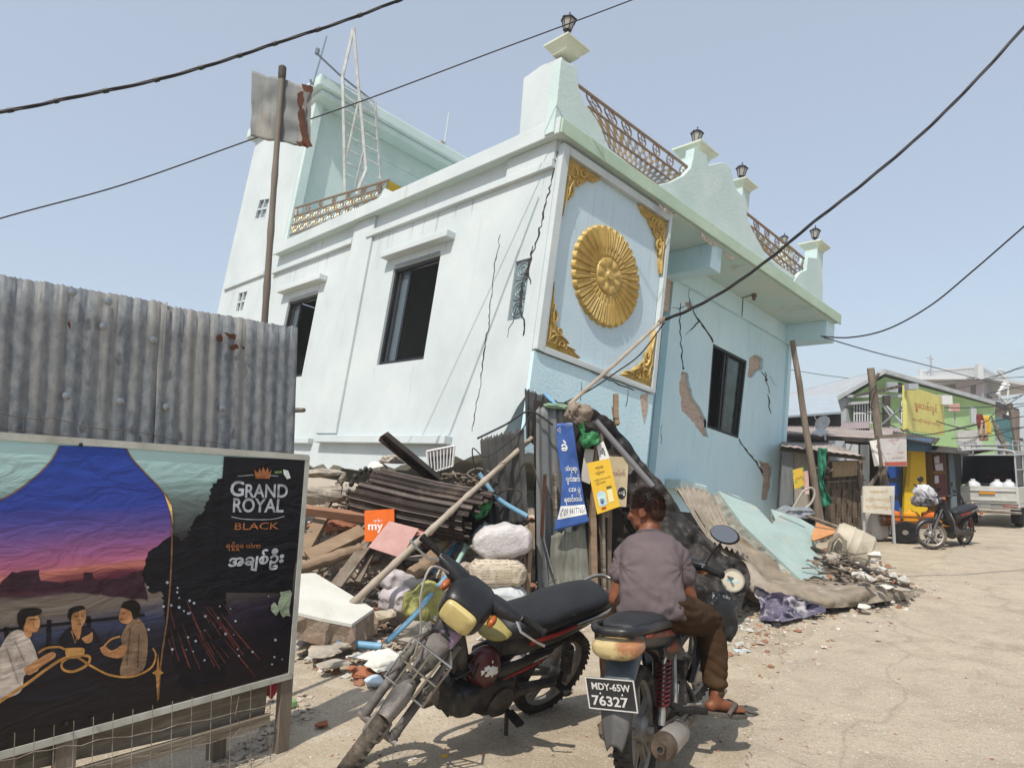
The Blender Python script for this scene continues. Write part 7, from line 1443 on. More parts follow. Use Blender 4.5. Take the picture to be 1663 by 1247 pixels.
hf = V((-0.84, 0.53, -0.13)).normalized(); hlft = Z.cross(hf).normalized(); hup = hf.cross(hlft).normalized() ; HR = M((hf, hlft, hup)).transposed()
hp = lambda x, y, z: hc + HR @ V((x, y, z))
M_skin = mat('brown_skin', '#77482f', '#683d28', 9, 0.5, bump=0.06, bscale=60, spec=0.4)
M_skin.node_tree.nodes['Principled BSDF'].inputs['Subsurface Weight'].default_value = 0.06
b = B()
# head: skull, jaw, brow, nose, lips, ears, neck
b.ell(hp(-0.008, 0, 0.018), (0.093, 0.071, 0.092), HR, 28, 20); b.ell(hp(0.022, 0, -0.035), (0.066, 0.056, 0.072), HR, 24, 16); b.ell(hp(0.05, 0, -0.085), (0.034, 0.032, 0.026), HR, 18, 12); b.ell(hp(0.068, 0, 0.012), (0.022, 0.05, 0.016), HR, 18, 12)
b.ell(hp(0.078, 0.024, -0.022), (0.02, 0.026, 0.02), HR, 14, 10); b.ell(hp(0.078, -0.024, -0.022), (0.02, 0.026, 0.02), HR, 14, 10); b.ell(hp(0.012, 0.044, -0.07), (0.05, 0.016, 0.024), HR, 14, 10); b.ell(hp(0.012, -0.044, -0.07), (0.05, 0.016, 0.024), HR, 14, 10)
limb(b, [hp(0.086, 0, 0.004), hp(0.098, 0, -0.016), hp(0.106, 0, -0.032)], [0.009, 0.011, 0.013], 10); b.ell(hp(0.095, 0.011, -0.036), (0.011, 0.009, 0.008), HR, 10, 8); b.ell(hp(0.095, -0.011, -0.036), (0.011, 0.009, 0.008), HR, 10, 8)
b.ell(hp(0.082, 0, -0.058), (0.014, 0.024, 0.008), HR, 14, 8); b.ell(hp(0.08, 0, -0.069), (0.014, 0.021, 0.008), HR, 14, 8)
for s_ in (-1, 1):
    b.ell(hp(-0.012, s_ * 0.074, -0.012), (0.019, 0.009, 0.03), HR @ M.Rotation(0.25 * s_, 3, 'Z'), 14, 10); b.tube([hp(-0.012 + 0.018 * math.cos(a), s_ * (0.08 + 0.004 * math.cos(a)), -0.012 + 0.029 * math.sin(a)) for a in [i * math.pi / 8 - 1.0 for i in range(13)]], 0.0055, 6)
limb(b, [hp(-0.03, 0, -0.03), hp(-0.03, 0, -0.08), nb + V((0, 0.01, 0.0)), nb + V((0, -0.03, -0.05))], [0.054, 0.05, 0.056, 0.07])
# torso core, arms, hands
b.ell((pel + nb) / 2 + V((0, 0.0, 0.02)), (0.13, 0.085, 0.2), M.Rotation(R(-32), 3, 'X'), 20, 14); b.ell(pel, (0.15, 0.1, 0.1), None, 20, 14)
def arm(sh, el, ha):
    limb(b, [sh, sh.lerp(el, 0.35), el], [0.048, 0.046, 0.039]); limb(b, [el, el.lerp(ha, 0.35), ha], [0.039, 0.04, 0.026])
    d = (ha - el).normalized(); sd = d.cross(Z).normalized(); upv = sd.cross(d); hand = ha + d * 0.05; rotm = M((d, sd, upv)).transposed(); b.ell(hand, (0.052, 0.042, 0.018), rotm, 16, 10)
    for k, (off, l) in enumerate(((-0.03, 0.068), (-0.01, 0.078), (0.011, 0.072), (0.03, 0.056))):
        p0 = hand + d * 0.03 + sd * off; p1 = p0 + d * l * 0.5 - upv * 0.008; p2 = p1 + d * l * 0.3 - upv * 0.024; p3 = p2 - d * 0.006 - upv * 0.024; limb(b, [p0, p1, p2, p3], [0.0095, 0.009, 0.008, 0.007], 8)
    th = sd if (ha - el).x < 0 else -sd
    p0 = hand - d * 0.02 + th * 0.03; limb(b, [p0, p0 + th * 0.025 + d * 0.025, p0 + th * 0.022 + d * 0.055 - upv * 0.01], [0.012, 0.0105, 0.008], 8)
arm(shL, elL, haL); arm(shR, elR, haR)
# legs and bare feet
for hi, kn, an in ((hiL, knL, anL), (hiR, knR, anR)):
    limb(b, [hi, hi.lerp(kn, 0.4), kn], [0.085, 0.075, 0.053]); limb(b, [kn, kn.lerp(an, 0.3), kn.lerp(an, 0.75), an], [0.052, 0.052, 0.037, 0.033])
def foot(an, d, roll=0.0):
    d = V(d).normalized(); sd = Z.cross(d).normalized(); up_ = d.cross(sd)
    limb(b, [an + V((0, 0, 0.02)), an - d * 0.01 - up_ * 0.03], [0.033, 0.036]); b.ell(an - d * 0.035 - up_ * 0.045, (0.034, 0.032, 0.028), M((d, sd, up_)).transposed(), 14, 10)
    limb(b, [an - up_ * 0.03 + d * 0.0, an + d * 0.06 - up_ * 0.045, an + d * 0.12 - up_ * 0.058], [0.034, 0.032, 0.022])
    b.ell(an + d * 0.115 - up_ * 0.062, (0.038, 0.042, 0.015), M((d, sd, up_)).transposed(), 16, 10)
    for k, (o, l, r) in enumerate(((0.028, 0.05, 0.0125), (0.010, 0.045, 0.009), (-0.006, 0.038, 0.0085), (-0.021, 0.030, 0.008), (-0.034, 0.022, 0.0075))):
        q = an + d * 0.14 + sd * o - up_ * 0.063; limb(b, [q, q + d * l * 0.55 + up_ * 0.004, q + d * l - up_ * 0.006], [r, r, r * 0.85], 8)
fdR = V((0.93, 0.32, -0.12)); foot(anR, fdR); foot(anL, V((-0.12, 0.95, -0.05)))
sk = melt(b, 0.0062, 5, 0.5)
person = sk.build('person', M_skin, None, smooth=True, angle=180, fix=False)
tag(person, 'man in a grey purple t-shirt and brown trousers sitting on the motorcycle, seen from behind', 'person')
# hair: a close cap with hundreds of short tufts
b = B(); b.ell(hp(-0.018, 0, 0.036), (0.098, 0.080, 0.090), HR, 36, 24); b.ell(hp(-0.055, 0, -0.012), (0.056, 0.066, 0.062), HR, 30, 18)
rh = random.Random(21)
def hair_ok(v): return v.x < 0.062 - 0.5 * max(0, -v.z - 0.0) and (v.z > 0.02 - max(0.0, -v.x - 0.02) * 1.7) and v.z > -0.085
hv = B(); hv.v = [q for q in b.v]; hv.f = b.f; cap_ = melt(hv, 0.008, 4, 0.5); IHR = HR.transposed()
keep = [i for i, q in enumerate(cap_.v) if hair_ok(IHR @ (q - hc))]; ks = set(keep)
cap_.v = [hc + (q - hc) * (1.0 + 0.012 * fbm(q, 30)) for q in cap_.v]; cap_.f = [f for f in cap_.f if all(i in ks for i in f)]; cap_.mi = [0] * len(cap_.f)
base_v = list(cap_.v); 
for _ in range(9500):
    i = keep[rh.randrange(len(keep))]; q = base_v[i]; lv = IHR @ (q - hc); nn = (q - hp(-0.03, 0, 0.0)).normalized(); fl = (nn + HR @ V((0.25 - lv.x * 3, 0, -0.45 + lv.z * 3.0)) + V((rh.uniform(-.28, .28), rh.uniform(-.28, .28), rh.uniform(-.25, .3)))).normalized()
    l = rh.uniform(0.009, 0.02) * (0.5 if lv.z < 0.0 else 1.0); sd = fl.cross(V((rh.uniform(-1, 1), rh.uniform(-1, 1), 1))).normalized() * 0.0014; q = q - nn * 0.003
    cap_.add([q - sd, q + sd, q + fl * l * 0.6 + sd * 0.7 + nn * 0.002, q + fl * l], [(0, 1, 2, 3)])
cap_.build('hair', mat('dark_brown_hair', '#1d120c', '#4a2814', 12, 0.55, spec=0.35, contrast=(0.45, 0.7)), person, smooth=False, fix=False)
# t-shirt: back and shoulders with sleeves, loose at the waist
b = B()
def sect(c, fx, hw, hd, tilt, n=28):
    rot = M.Rotation(tilt, 3, 'X'); out = []
    for k in range(n):
        a = 2 * math.pi * k / n; E = lambda s, e: math.copysign(abs(s) ** e, s); out.append(V(c) + rot @ V((hw * E(math.cos(a), 0.85), hd * E(math.sin(a), 0.85), 0)) + V((fx * math.sin(a), 0, 0)))
    return out
secs = [((0.672, 3.455, 0.745), 0.172, 0.128, -8), ((0.672, 3.46, 0.79), 0.176, 0.13, -10), ((0.674, 3.475, 0.85), 0.168, 0.122, -16), ((0.678, 3.51, 0.92), 0.163, 0.118, -22), ((0.684, 3.555, 0.99), 0.165, 0.118, -28), ((0.693, 3.60, 1.05), 0.166, 0.115, -32), ((0.70, 3.635, 1.095), 0.163, 0.098, -34), ((0.703, 3.665, 1.13), 0.135, 0.075, -34), ((0.704, 3.685, 1.152), 0.078, 0.062, -32)]
b.loft([sect(c, 0, hw, hd, R(t_)) for c, hw, hd, t_ in secs])
for sh, el, out in ((shL, elL, -1), (shR, elR, 1)):
    d = (el - sh).normalized(); limb(b, [sh + V((-out * 0.05, 0.0, 0.018)), sh + V((0, 0, -0.012)), sh + d * 0.08 + V((out * 0.004, 0, 0)), sh + d * 0.118 + V((out * 0.008, 0, 0))], [0.064, 0.066, 0.062, 0.064], 18)
sh_ = melt(b, 0.009, 10, 0.5)
def fold(q):
    x, z = q.x - 0.68, q.z; low = max(0.0, min(1.0, (1.02 - z) / 0.2)); up_ = max(0.0, min(1.0, (z - 0.95) / 0.1)); h = 0.0
    wv = nz((x * 3, z * 3, 1), 1); t1 = z * 34 + x * 16 + wv * 4.5; h += low * 0.007 * (abs(math.sin(t1)) ** 0.6 - 0.6) * (0.6 + 0.6 * nz((x * 6, z * 5, 4), 1)); t2 = z * 20 - x * 26 + wv * 5; h += low * 0.0055 * (abs(math.sin(t2)) ** 0.7 - 0.6) * max(0, 0.5 + nz((x * 5, z * 5, 9), 1))
    for sx in (-1, 1):   # creases running from the armpits towards the spine
        dx, dz = (x - sx * 0.165), z - 1.0; rr = math.hypot(dx, dz); a = math.atan2(dz, -sx * dx); h += 0.0045 * math.exp(-(rr / 0.12) ** 2) * math.sin(a * 11 + 2)
    def rid(ang, fa, fb, sd): c_, s_ = math.cos(ang), math.sin(ang); return 0.32 - abs(nz(V(((x * c_ + z * s_) * fa, (-x * s_ + z * c_) * fb + 0.6 * nz(q, 7, sd), q.y * 2)), 1, sd))
    h = 0.5 * h + (0.25 + 0.75 * low) * (0.012 * rid(0.55, 3.2, 17, 3) + 0.010 * rid(-0.5, 3.0, 15, 8) + 0.006 * rid(1.2, 4, 22, 5))
    return max(-0.006, min(0.016, 1.7 * h + 0.006 * fbm(q, 7, 2) + 0.004 * (0.3 - abs(nz(V((x * 2.2, q.y * 2, z * 1.2)), 6, 5)))))
nrm = [V() for _ in sh_.v]
for f in sh_.f:
    n_ = (sh_.v[f[1]] - sh_.v[f[0]]).cross(sh_.v[f[2]] - sh_.v[f[0]])
    for i in f: nrm[i] += n_
sh_.v = [q + n_.normalized() * fold(q) for q, n_ in zip(sh_.v, nrm)]
M_shirt = mat('faded_shirt', '#635859', '#554c4e', 3, 0.95, bump=0.15, bscale=180, col3='#716465', s3=2, t3=(0.5, 0.75), spec=0.1)
sh_.build('shirt', M_shirt, person, smooth=True, angle=180, fix=False)
b = B()   # collar rib and sleeve hems
b.tube([q for q in sect((0.704, 3.687, 1.158), 0, 0.068, 0.056, R(-30))], 0.008, 8, closed=True); b.build('collar', M_shirt, person, smooth=True)
# trousers: gathered at the ankle, with a side seam and creases
b = B(); b.ell(pel + V((0, 0.03, -0.03)), (0.165, 0.13, 0.1), None, 24, 14)
for hi, kn, an in ((hiL, knL, anL), (hiR, knR, anR)):
    d = (an - kn).normalized(); limb(b, [hi, hi.lerp(kn, 0.45), kn + V((0, 0, 0.01))], [0.108, 0.10, 0.080], 20); limb(b, [kn, kn.lerp(an, 0.35), kn.lerp(an, 0.68), kn.lerp(an, 0.80)], [0.079, 0.077, 0.066, 0.06], 20); limb(b, [kn.lerp(an, 0.80), kn.lerp(an, 0.86), kn.lerp(an, 0.92)], [0.05, 0.048, 0.046], 16)
tr = melt(b, 0.009, 7, 0.5); nrm = [V() for _ in tr.v]
for f in tr.f:
    n_ = (tr.v[f[1]] - tr.v[f[0]]).cross(tr.v[f[2]] - tr.v[f[0]])
    for i in f: nrm[i] += n_
def tfold(q):
    k = math.exp(-((q - knR).length / 0.12) ** 2) + math.exp(-((q - knL).length / 0.12) ** 2) + math.exp(-((q - anR).length / 0.14) ** 2) * 1.3 + math.exp(-((q - hiR).length / 0.16) ** 2)
    return 0.017 * k * (abs(math.sin(q.z * 55 + q.x * 18 + 3 * nz(q, 6))) ** 0.7 - 0.55) + 0.009 * fbm(q, 8, 1) + 0.014 * (0.3 - abs(nz(V((q.x * 7 + q.z * 3, q.y * 6, q.z * 17)), 1, 3))) * (0.4 + min(1, k))
tr.v = [q + n_.normalized() * tfold(q) for q, n_ in zip(tr.v, nrm)]
tr.build('trousers', mat('brown_cotton', '#41301f', '#35281d', 4, 0.92, bump=0.15, bscale=150, col3='#4e3c2c', s3=3, t3=(0.5, 0.75), spec=0.1), person, smooth=True, angle=180, fix=False)
# flip-flops
M_sole = mat('dusty_sandal', '#4b4742', '#5f594f', 9, 0.85, bump=0.3)
def sandal(an, d):
    d = V(d).normalized(); sd = Z.cross(d).normalized(); up_ = d.cross(sd); b = B(); n = 26
    out = []
    for k in range(n):
        a = 2 * math.pi * k / n; x = 0.065 + 0.135 * math.cos(a); w = 0.05 * (1 - 0.12 * math.cos(2 * a)) * (0.86 + 0.14 * math.cos(a)); out.append(an + d * x + sd * w * math.sin(a) - up_ * (0.075 + 0.008 * math.cos(a)))
    b.loft([out, [q - up_ * 0.011 for q in out], [q - up_ * 0.022 for q in out]]); o = b.build('sandal', M_sole, person, smooth=True, bevel=0.003)
    b = B(); toe = an + d * 0.135 - up_ * 0.045 + sd * 0.014
    for s_ in (-1, 1): b.tube(smoothp([tuple(toe - up_ * 0.028), tuple(toe + up_ * 0.006), tuple(an + d * 0.09 + sd * s_ * 0.036 - up_ * 0.024), tuple(an + d * 0.045 + sd * s_ * 0.05 - up_ * 0.072)], 5), [(0.011, 0.005)] * 16, 8)
    b.build('strap', M_sole, o, smooth=True)
sandal(anR, fdR); sandal(anL, V((-0.12, 0.95, -0.05)))
# the whole figure is a little smaller and sits with the motorcycle
MT = M.Translation((0.56, 3.39, 0)) @ M.Scale(SB, 4) @ M.Translation((-0.525, -3.20, 0))
person.location = MT @ person.location; person.scale = (SB,) * 3
# round sign hanging from the right handlebar, dark bag in front of the knee
rs_ = thing('round_tag', at(1190, 942, 3.9), 'round white card with a blue picture hanging below the right handlebar', 'card')
cn = V((-0.25, -1, 0.1)).normalized(); c0 = at(1190, 942, 3.9)
b = B(); b.lathe([(0.058, 0), (0.058, 0.006)], c0, cn, 28); b.build('card', mat('cream_card', '#c9c2b0', '#b8af9b', 8, 0.7), rs_)
b = B(); b.lathe([(0.061, -0.002), (0.061, 0.009), (0.054, 0.009)], c0, cn, 28, cap=False); b.build('card_rim', mat('card_rim', '#8d8a80', None), rs_)
b = B(); sdv = cn.cross(Z).normalized(); 
b.add([c0 + cn * 0.0072 + sdv * x + Z * y for x, y in ((-0.03, -0.03), (0.028, -0.034), (0.03, 0.006), (0.0, 0.018), (-0.028, 0.004))], [(0, 1, 2, 3, 4)]); b.build('printed_picture', mat('card_blue', '#6fa6bd', '#c5d2cc', 30, 0.6, contrast=(0.45, 0.55)), rs_, fix=False)
b = B(); b.tube([c0 + Z * 0.06, c0 + Z * 0.1 + V((-0.01, 0.03, 0))], 0.003, 5); b.build('hang_string', M_wire, rs_)
bag = sack('shopping_bag', 1168, 1002, 3.9, (0.085, 0.06, 0.115), M.Rotation(0.2, 3, 'Z'), M_black, 'black plastic bag hanging from the motorcycle front beside the man\'s knee', 41, cat='bag', lump=0.3)
# ================================================================ the street beyond, at the right
def quadw(pxs, Y):
    Ys = Y if isinstance(Y, (list, tuple)) else [Y] * len(pxs); return [at(*p, y) for p, y in zip(pxs, Ys)]
def panel(name, pxs, Y, th, m, par=None, label=None, cat=None, group=None, **k):
    q = quadw(pxs, Y); n = (q[1] - q[0]).cross(q[2] - q[0]).normalized()
    if n.y < 0: n = -n
    b = B(); b.poly(q, n * th); o = b.build(name, m, par, **k)
    return tag(o, label, cat, group) if label else o
M_gpaint = mat('green_house_paint', '#a0bf8a', '#93b47d', 1.5, 0.85, bump=0.15, col3='#a5c08e', s3=1, t3=(0.55, 0.75))
M_roofw = mat('white_metal_roof', '#b6b9ba', '#a3a6a7', 3, 0.5, 0.2)
M_roofp = mat('faded_zinc_roof', '#a79c95', '#8b807a', 2, 0.75, 0.1, bump=0.2, col3='#6f6058', s3=2.5, t3=(0.55, 0.7))
M_pinkw = mat('pale_pink_wall', '#b8aaa6', '#a89b98', 1, 0.85)
M_greyw = mat('pale_grey_wall', '#a9adb0', '#999da0', 1, 0.85)
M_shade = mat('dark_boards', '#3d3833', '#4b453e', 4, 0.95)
M_grille = mat('white_grille', '#c4c6c6', None, rough=0.5)
M_dkglass = mat('street_glass', '#39424a', None, rough=0.15, spec=0.6)
# green gabled house
gh = thing('green_house', gnd(1450, 800), 'lime green two storey house with a white gabled metal roof', 'house')
GY = 27.0
def gp(x, y, d=0.0): return at(x, y, GY + d)
def vwall(pxs, Y, depth, name, m, par):
    q = quadw(pxs, Y); b = B(); b.poly(q, V((0.25, depth, 0))); return b.build(name, m, par)
vwall(((1362, 655), (1437, 612), (1616, 660), (1616, 800), (1362, 800)), [27, 27, 30, 30, 27], 9, 'wall', M_gpaint, gh)
vwall(((1361, 650), (1374, 643), (1374, 800), (1361, 800)), 26.9, 0.15, 'corner_strip', M_greyw, gh)
b = B()
for (p0, p1, y0, y1) in (((1350, 656), (1438, 606), 26.6, 26.8), ((1437, 606), (1617, 657), 26.8, 29.8)):
    a = at(*p0, y0); c = at(*p1, y1); up = V((0.25, 9.6, 0.0)); n_ = V((0, 0, 0.16)); b.poly([a, c, c + up, a + up], n_)
b.build('roof', M_roofw, gh)
w = panel('window', ((1387, 656), (1418, 654), (1418, 686), (1387, 687)), 26.85, 0.1, M_dkglass, gh)
def grille(pxs, Y, nx, ny, par, m=M_grille, r=0.022, name='window_grille'):
    q = quadw(pxs, Y); b = B(); L2 = lambda u, v: q[0].lerp(q[1], u).lerp(q[3].lerp(q[2], u), v)
    for i in range(nx + 1): b.bar(L2(i / nx, 0), L2(i / nx, 1), r, r, (0, 1, 0))
    for j in range(ny + 1): b.bar(L2(0, j / ny), L2(1, j / ny), r * 1.3, r * 1.3, (0, 1, 0))
    return b.build(name, m, par)
grille(((1387, 656), (1418, 654), (1418, 686), (1387, 687)), 26.78, 7, 2, w, r=0.04)
panel('window_hood', ((1382, 653), (1420, 650), (1420, 654), (1382, 657)), 26.6, 0.3, M_greyw, gh)
w = panel('vent_panel', ((1441, 620), (1458, 621), (1458, 638), (1441, 637)), 26.7, 0.1, M_greyw, gh); grille(((1443, 622), (1457, 623), (1457, 636), (1443, 635)), 26.62, 5, 4, w, M_greyw, 0.05)
panel('gable_opening', ((1459, 621), (1478, 626), (1478, 638), (1459, 638)), 26.8, 0.1, M_black, gh)
panel('floor_band', ((1376, 641), (1540, 641), (1540, 645), (1376, 645)), 26.7, 0.2, M_greyw, gh)
panel('beam', ((1437, 642), (1446, 642), (1446, 696), (1437, 696)), 26.5, 0.2, M_shade, gh)
w = panel('window', ((1464, 652), (1474, 652), (1474, 692), (1464, 690)), 26.7, 0.1, M_dkglass, gh); grille(((1464, 652), (1474, 652), (1474, 692), (1464, 690)), 26.6, 3, 2, w, r=0.04)
w = panel('window', ((1577, 660), (1586, 664), (1586, 688), (1577, 686)), 28.6, 0.1, M_greyw, gh)
panel('wall_sign', ((1541, 655), (1559, 655), (1559, 668), (1541, 667)), 27.2, 0.1, mat('red_white_board', '#b28a80', '#b9bcb6', 1.2, 0.7, contrast=(0.48, 0.52)), gh)
b = B(); b.tube([at(1550, 668, 27.4), at(1554, 720, 27.4)], 0.03, 5); b.build('drain_pipe', M_greyw, gh)
# yellow shop board with a lamp, and its frame
o, q, n = board('yellow_signboard', (((1472, 625), 22.0), ((1533, 645), 24.5), ((1534, 707), 24.5), ((1473, 698), 22.0)), 0.12, mat('yellow_sign_paint', '#d5cd78', '#cac06c', 2, 0.6), 'large yellow signboard with faded red lettering in front of the green house', 'signboard')
M_redl = mat('faded_red_lettering', '#b0603a', None, rough=0.7)
letter(o, q, n, 'ရွှေသစ်လွင်', 0.2, 0.45, 0.8, 0.75, M_redl, 0.01); letter(o, q, n, 'ဆေးဆိုင်ဖုန်းနှင့်ပစ္စည်း', 0.12, 0.2, 0.9, 0.32, M_redl)
b = B()
for u, v in ((0, 1), (0, 0)): 
    p_1 = on_quad(q, n)(u, v); b.bar(p_1, p_1 + V((0.3, 4, 0)), 0.08, 0.08)
b.build('sign_bracket', M_wood, o)
b = B(); b.box(at(1480, 628, 21.8), (0.3, 0.25, 0.18)); b.build('flood_lamp', M_greyw, o); b = B(); b.box(at(1535, 650, 24.2), (0.35, 0.25, 0.3)); b.build('flood_lamp', M_grille, o)
b = B(); b.bar(at(1420, 700, 24), at(1472, 655, 22.5), 0.05, 0.05); b.bar(at(1440, 660, 23.5), at(1476, 700, 22.3), 0.05, 0.05); b.bar(at(1428, 650, 24), at(1446, 676, 24), 0.05, 0.05); tag(b.build('steel_lattice', M_greyw), 'crossed steel struts behind the yellow signboard', 'struts')
# white building with roof railing, far behind
wb = thing('white_building', gnd(1560, 776), 'tall pale pink and white building with a white roof railing, far behind the green house', 'building')
def fbox(name, pxs, Y, dep, m, par): return vwall(pxs, Y, dep, name, m, par)
fbox('wall', ((1500, 628), (1597, 614), (1597, 790), (1500, 790)), [52, 48, 48, 52], 14, M_pinkw, wb)
fbox('wall_return', ((1597, 614), (1622, 640), (1622, 790), (1597, 790)), [48, 54, 54, 48], 10, M_greyw, wb)
panel('roof_ledge', ((1497, 621), (1598, 609), (1598, 614), (1497, 627)), [51.5, 47.5, 47.5, 51.5], 8, M_grille, wb)
panel('roof_ledge', ((1598, 609), (1626, 632), (1626, 640), (1598, 615)), [47.5, 54, 54, 47.5], 6, M_grille, wb)
grille(((1496, 603), (1592, 596), (1592, 610), (1496, 620)), [51, 47.4, 47.4, 51], 30, 1, wb, M_grille, 0.09, 'roof_railing')
grille(((1592, 596), (1630, 616), (1630, 634), (1592, 610)), [47.4, 54, 54, 47.4], 12, 2, wb, M_grille, 0.1, 'roof_railing')
b = B(); b.bar(at(1590, 616, 47.2), at(1590, 592, 47.2), 0.35, 0.35, (0, 1, 0)); b.build('railing_post', M_grille, wb); b = B(); b.bar(at(1496, 622, 51), at(1496, 600, 51), 0.3, 0.3, (0, 1, 0)); b.build('railing_post', M_grille, wb)
for pxs in (((1532, 626), (1552, 623), (1552, 634), (1532, 634)), ((1578, 626), (1585, 625), (1585, 640), (1578, 640)), ((1604, 640), (1612, 645), (1612, 660), (1604, 655))): panel('window', pxs, 47.3, 0.1, M_shade, wb)
panel('balcony', ((1600, 648), (1640, 648), (1640, 652), (1600, 654)), 46, 4, M_greyw, wb)
b = B(); zig = [at(1622, 700, 50)] ; 
for k in range(7): b.tube([at(1618 + k * 3, 640 - k * 5, 46), at(1640 - k * 2, 625 - k * 2, 46)], 0.06, 4)
b.tube(smoothp([tuple(at(x, y, 46)) for x, y in ((1622, 690), (1640, 665), (1622, 640), (1634, 620), (1620, 602))], 5), 0.1, 5); b.tube(smoothp([tuple(at(x, y, 46)) for x, y in ((1620, 600), (1632, 606), (1637, 630), (1636, 650))], 5), 0.07, 5)
b.build('spiral_stair', M_grille, wb)
b = B(); b.tube([at(1513, 614, 50), at(1511, 577, 50)], 0.06, 5); b.tube([at(1505, 581, 50), at(1516, 583, 50)], 0.04, 4); tag(b.build('roof_antenna', M_greyw), 'thin aerial mast rising above the white building roof', 'antenna')
br = thing('brick_building', gnd(1640, 776), 'weathered brown brick building with balconies at the far right of the street', 'building')
fbox('wall', ((1616, 655), (1656, 668), (1656, 790), (1616, 790)), [44, 50, 50, 44], 8, brick_mat('far_brick', '#7c5a4a', '#6b4d40', '#877a70', 2.0), br)
panel('balcony', ((1612, 650), (1655, 664), (1655, 671), (1612, 658)), [43, 50, 50, 43], 2, M_shade, br); panel('balcony', ((1608, 700), (1662, 712), (1662, 718), (1608, 706)), [40, 46, 46, 40], 3, M_shade, br)
for pxs in (((1630, 672), (1640, 675), (1640, 696), (1630, 694)), ((1648, 724), (1656, 726), (1656, 740), (1648, 738)), ((1646, 700), (1654, 700), (1654, 712), (1646, 710))): panel('window', pxs, 42.5, 0.1, M_black, br)
tb = thing('teal_building', gnd(1610, 780), 'low grey and teal building with a pale porch between the green house and the pickup', 'building')
fbox('wall', ((1596, 672), (1648, 684), (1648, 790), (1596, 790)), [36, 39, 39, 36], 5, mat('teal_wall', '#4d7f80', '#427172', 1, 0.8), tb); fbox('wall', ((1588, 680), (1622, 690), (1622, 790), (1588, 790)), 35, 1, mat('blue_grey_wall', '#868e96', '#7a828a', 1, 0.85), tb)
panel('porch_roof', ((1590, 712), (1640, 718), (1640, 724), (1590, 720)), 33, 2, M_greyw, tb); 
for x in (1598, 1612, 1630): panel('porch_post', ((x, 722), (x + 7, 722), (x + 7, 745), (x, 745)), 33, 0.4, M_greyw, tb)
o, q, n = board('white_tarp', (((1556, 700), 24), ((1592, 697), 24.5), ((1596, 728), 24.5), ((1560, 732), 24)), 0.03, mat('white_tarp', '#c6c5c2', '#b5b4b1', 2, 0.7, bump=0.4), 'plain white tarpaulin sheet hung right of the yellow signboard', 'tarpaulin')
for i, (px, py, w_, h_, c) in enumerate(((1592, 683, .2, .45, '#6a2f2a'), (1595, 695, .24, .5, '#a0907e'), (1603, 690, .2, .62, '#c0a03c'), (1597, 706, .26, .4, '#84695a'))):
    c0_ = at(px, py, 23.8); b = B(); b.grid(lambda u, v: c0_ + V(((u - .5) * w_, 0.05 * math.sin(u * 9 + v * 3), -v * h_ + h_ / 2)), 10, 8); tag(b.build('hanging_shirt', mat('laundry_%s' % c[1:], c, None, rough=0.9), smooth=True, solid=0.02), ('dark red', 'tan', 'bright yellow', 'brownish')[i] + ' garment hanging on the line beside the green house', 'laundry', 'laundry beside the green house')
b = B(); b.tube([at(1596, 655, 30), at(1640, 740, 30)], 0.1, 6); tag(b.build('street_pole', M_wood), 'slanting grey pole behind the hanging laundry', 'pole')
b = B(); b.tube([at(1655, 740, 34), at(1640, 655, 34)], 0.12, 6); tag(b.build('street_pole', M_wood), 'dark leaning pole in front of the brown brick building', 'pole')
# white metal roofed house behind the stalls
hb_ = thing('pale_roof_house', gnd(1320, 800), 'house with a pale blue white metal roof behind the stalls', 'house')
b = B(); q = quadw(((1268, 660), (1350, 655), (1364, 672), (1366, 671), (1268, 676)), [23, 23, 19, 19, 19]); b.add([at(1262, 648, 26), at(1358, 641, 26), at(1366, 670, 20.5), at(1262, 678, 20.5)], [(0, 1, 2, 3)]); b.build('roof', mat('pale_blue_roof', '#aab4ba', '#9da7ad', 2, 0.5, 0.2, bump=0.2, bscale=4), hb_, solid=0.06)
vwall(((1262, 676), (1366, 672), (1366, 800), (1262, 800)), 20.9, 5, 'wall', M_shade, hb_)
# tin roofed stalls along the street
st = thing('tin_stall', gnd(1340, 862), 'row of low dark stalls under faded zinc roofs beside the fallen house', 'stall')
def roofsheet(pa, ya, pb_, yb, pc_, yc, pd_, yd, m, par, name='roof', amp=0.012):
    A_, B_, C_, D_ = at(*pa, ya), at(*pb_, yb), at(*pc_, yc), at(*pd_, yd); b = B(); n = int((A_ - B_).length / 0.02); n = min(n, 320)
    b.grid(lambda u, v: A_.lerp(B_, u).lerp(D_.lerp(C_, u), v) + Z * amp * math.sin(u * n * math.pi / 2), n, 4); return b.build(name, m, par, smooth=True, solid=0.006, angle=180)
roofsheet((1270, 692), 18, (1460, 694), 19.5, (1478, 716), 16.3, (1266, 706), 14.8, M_roofp, st); roofsheet((1370, 685), 20, (1412, 684), 20.5, (1412, 695), 18, (1362, 698), 18, mat('pinkish_zinc', '#99898a', '#84777a', 3, 0.7), st)
roofsheet((1268, 714), 16.0, (1330, 712), 16.0, (1405, 741), 13.3, (1268, 724), 13.4, M_roofp, st, amp=0.009)
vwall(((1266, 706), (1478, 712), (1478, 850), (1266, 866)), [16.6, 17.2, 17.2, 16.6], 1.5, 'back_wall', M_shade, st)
b = B(); b.bar(at(1268, 728, 13.6), at(1404, 744, 13.5), 0.06, 0.08); b.bar(at(1278, 708, 15), at(1470, 718, 16), 0.07, 0.1); b.build('eave_beam', M_shade, st)
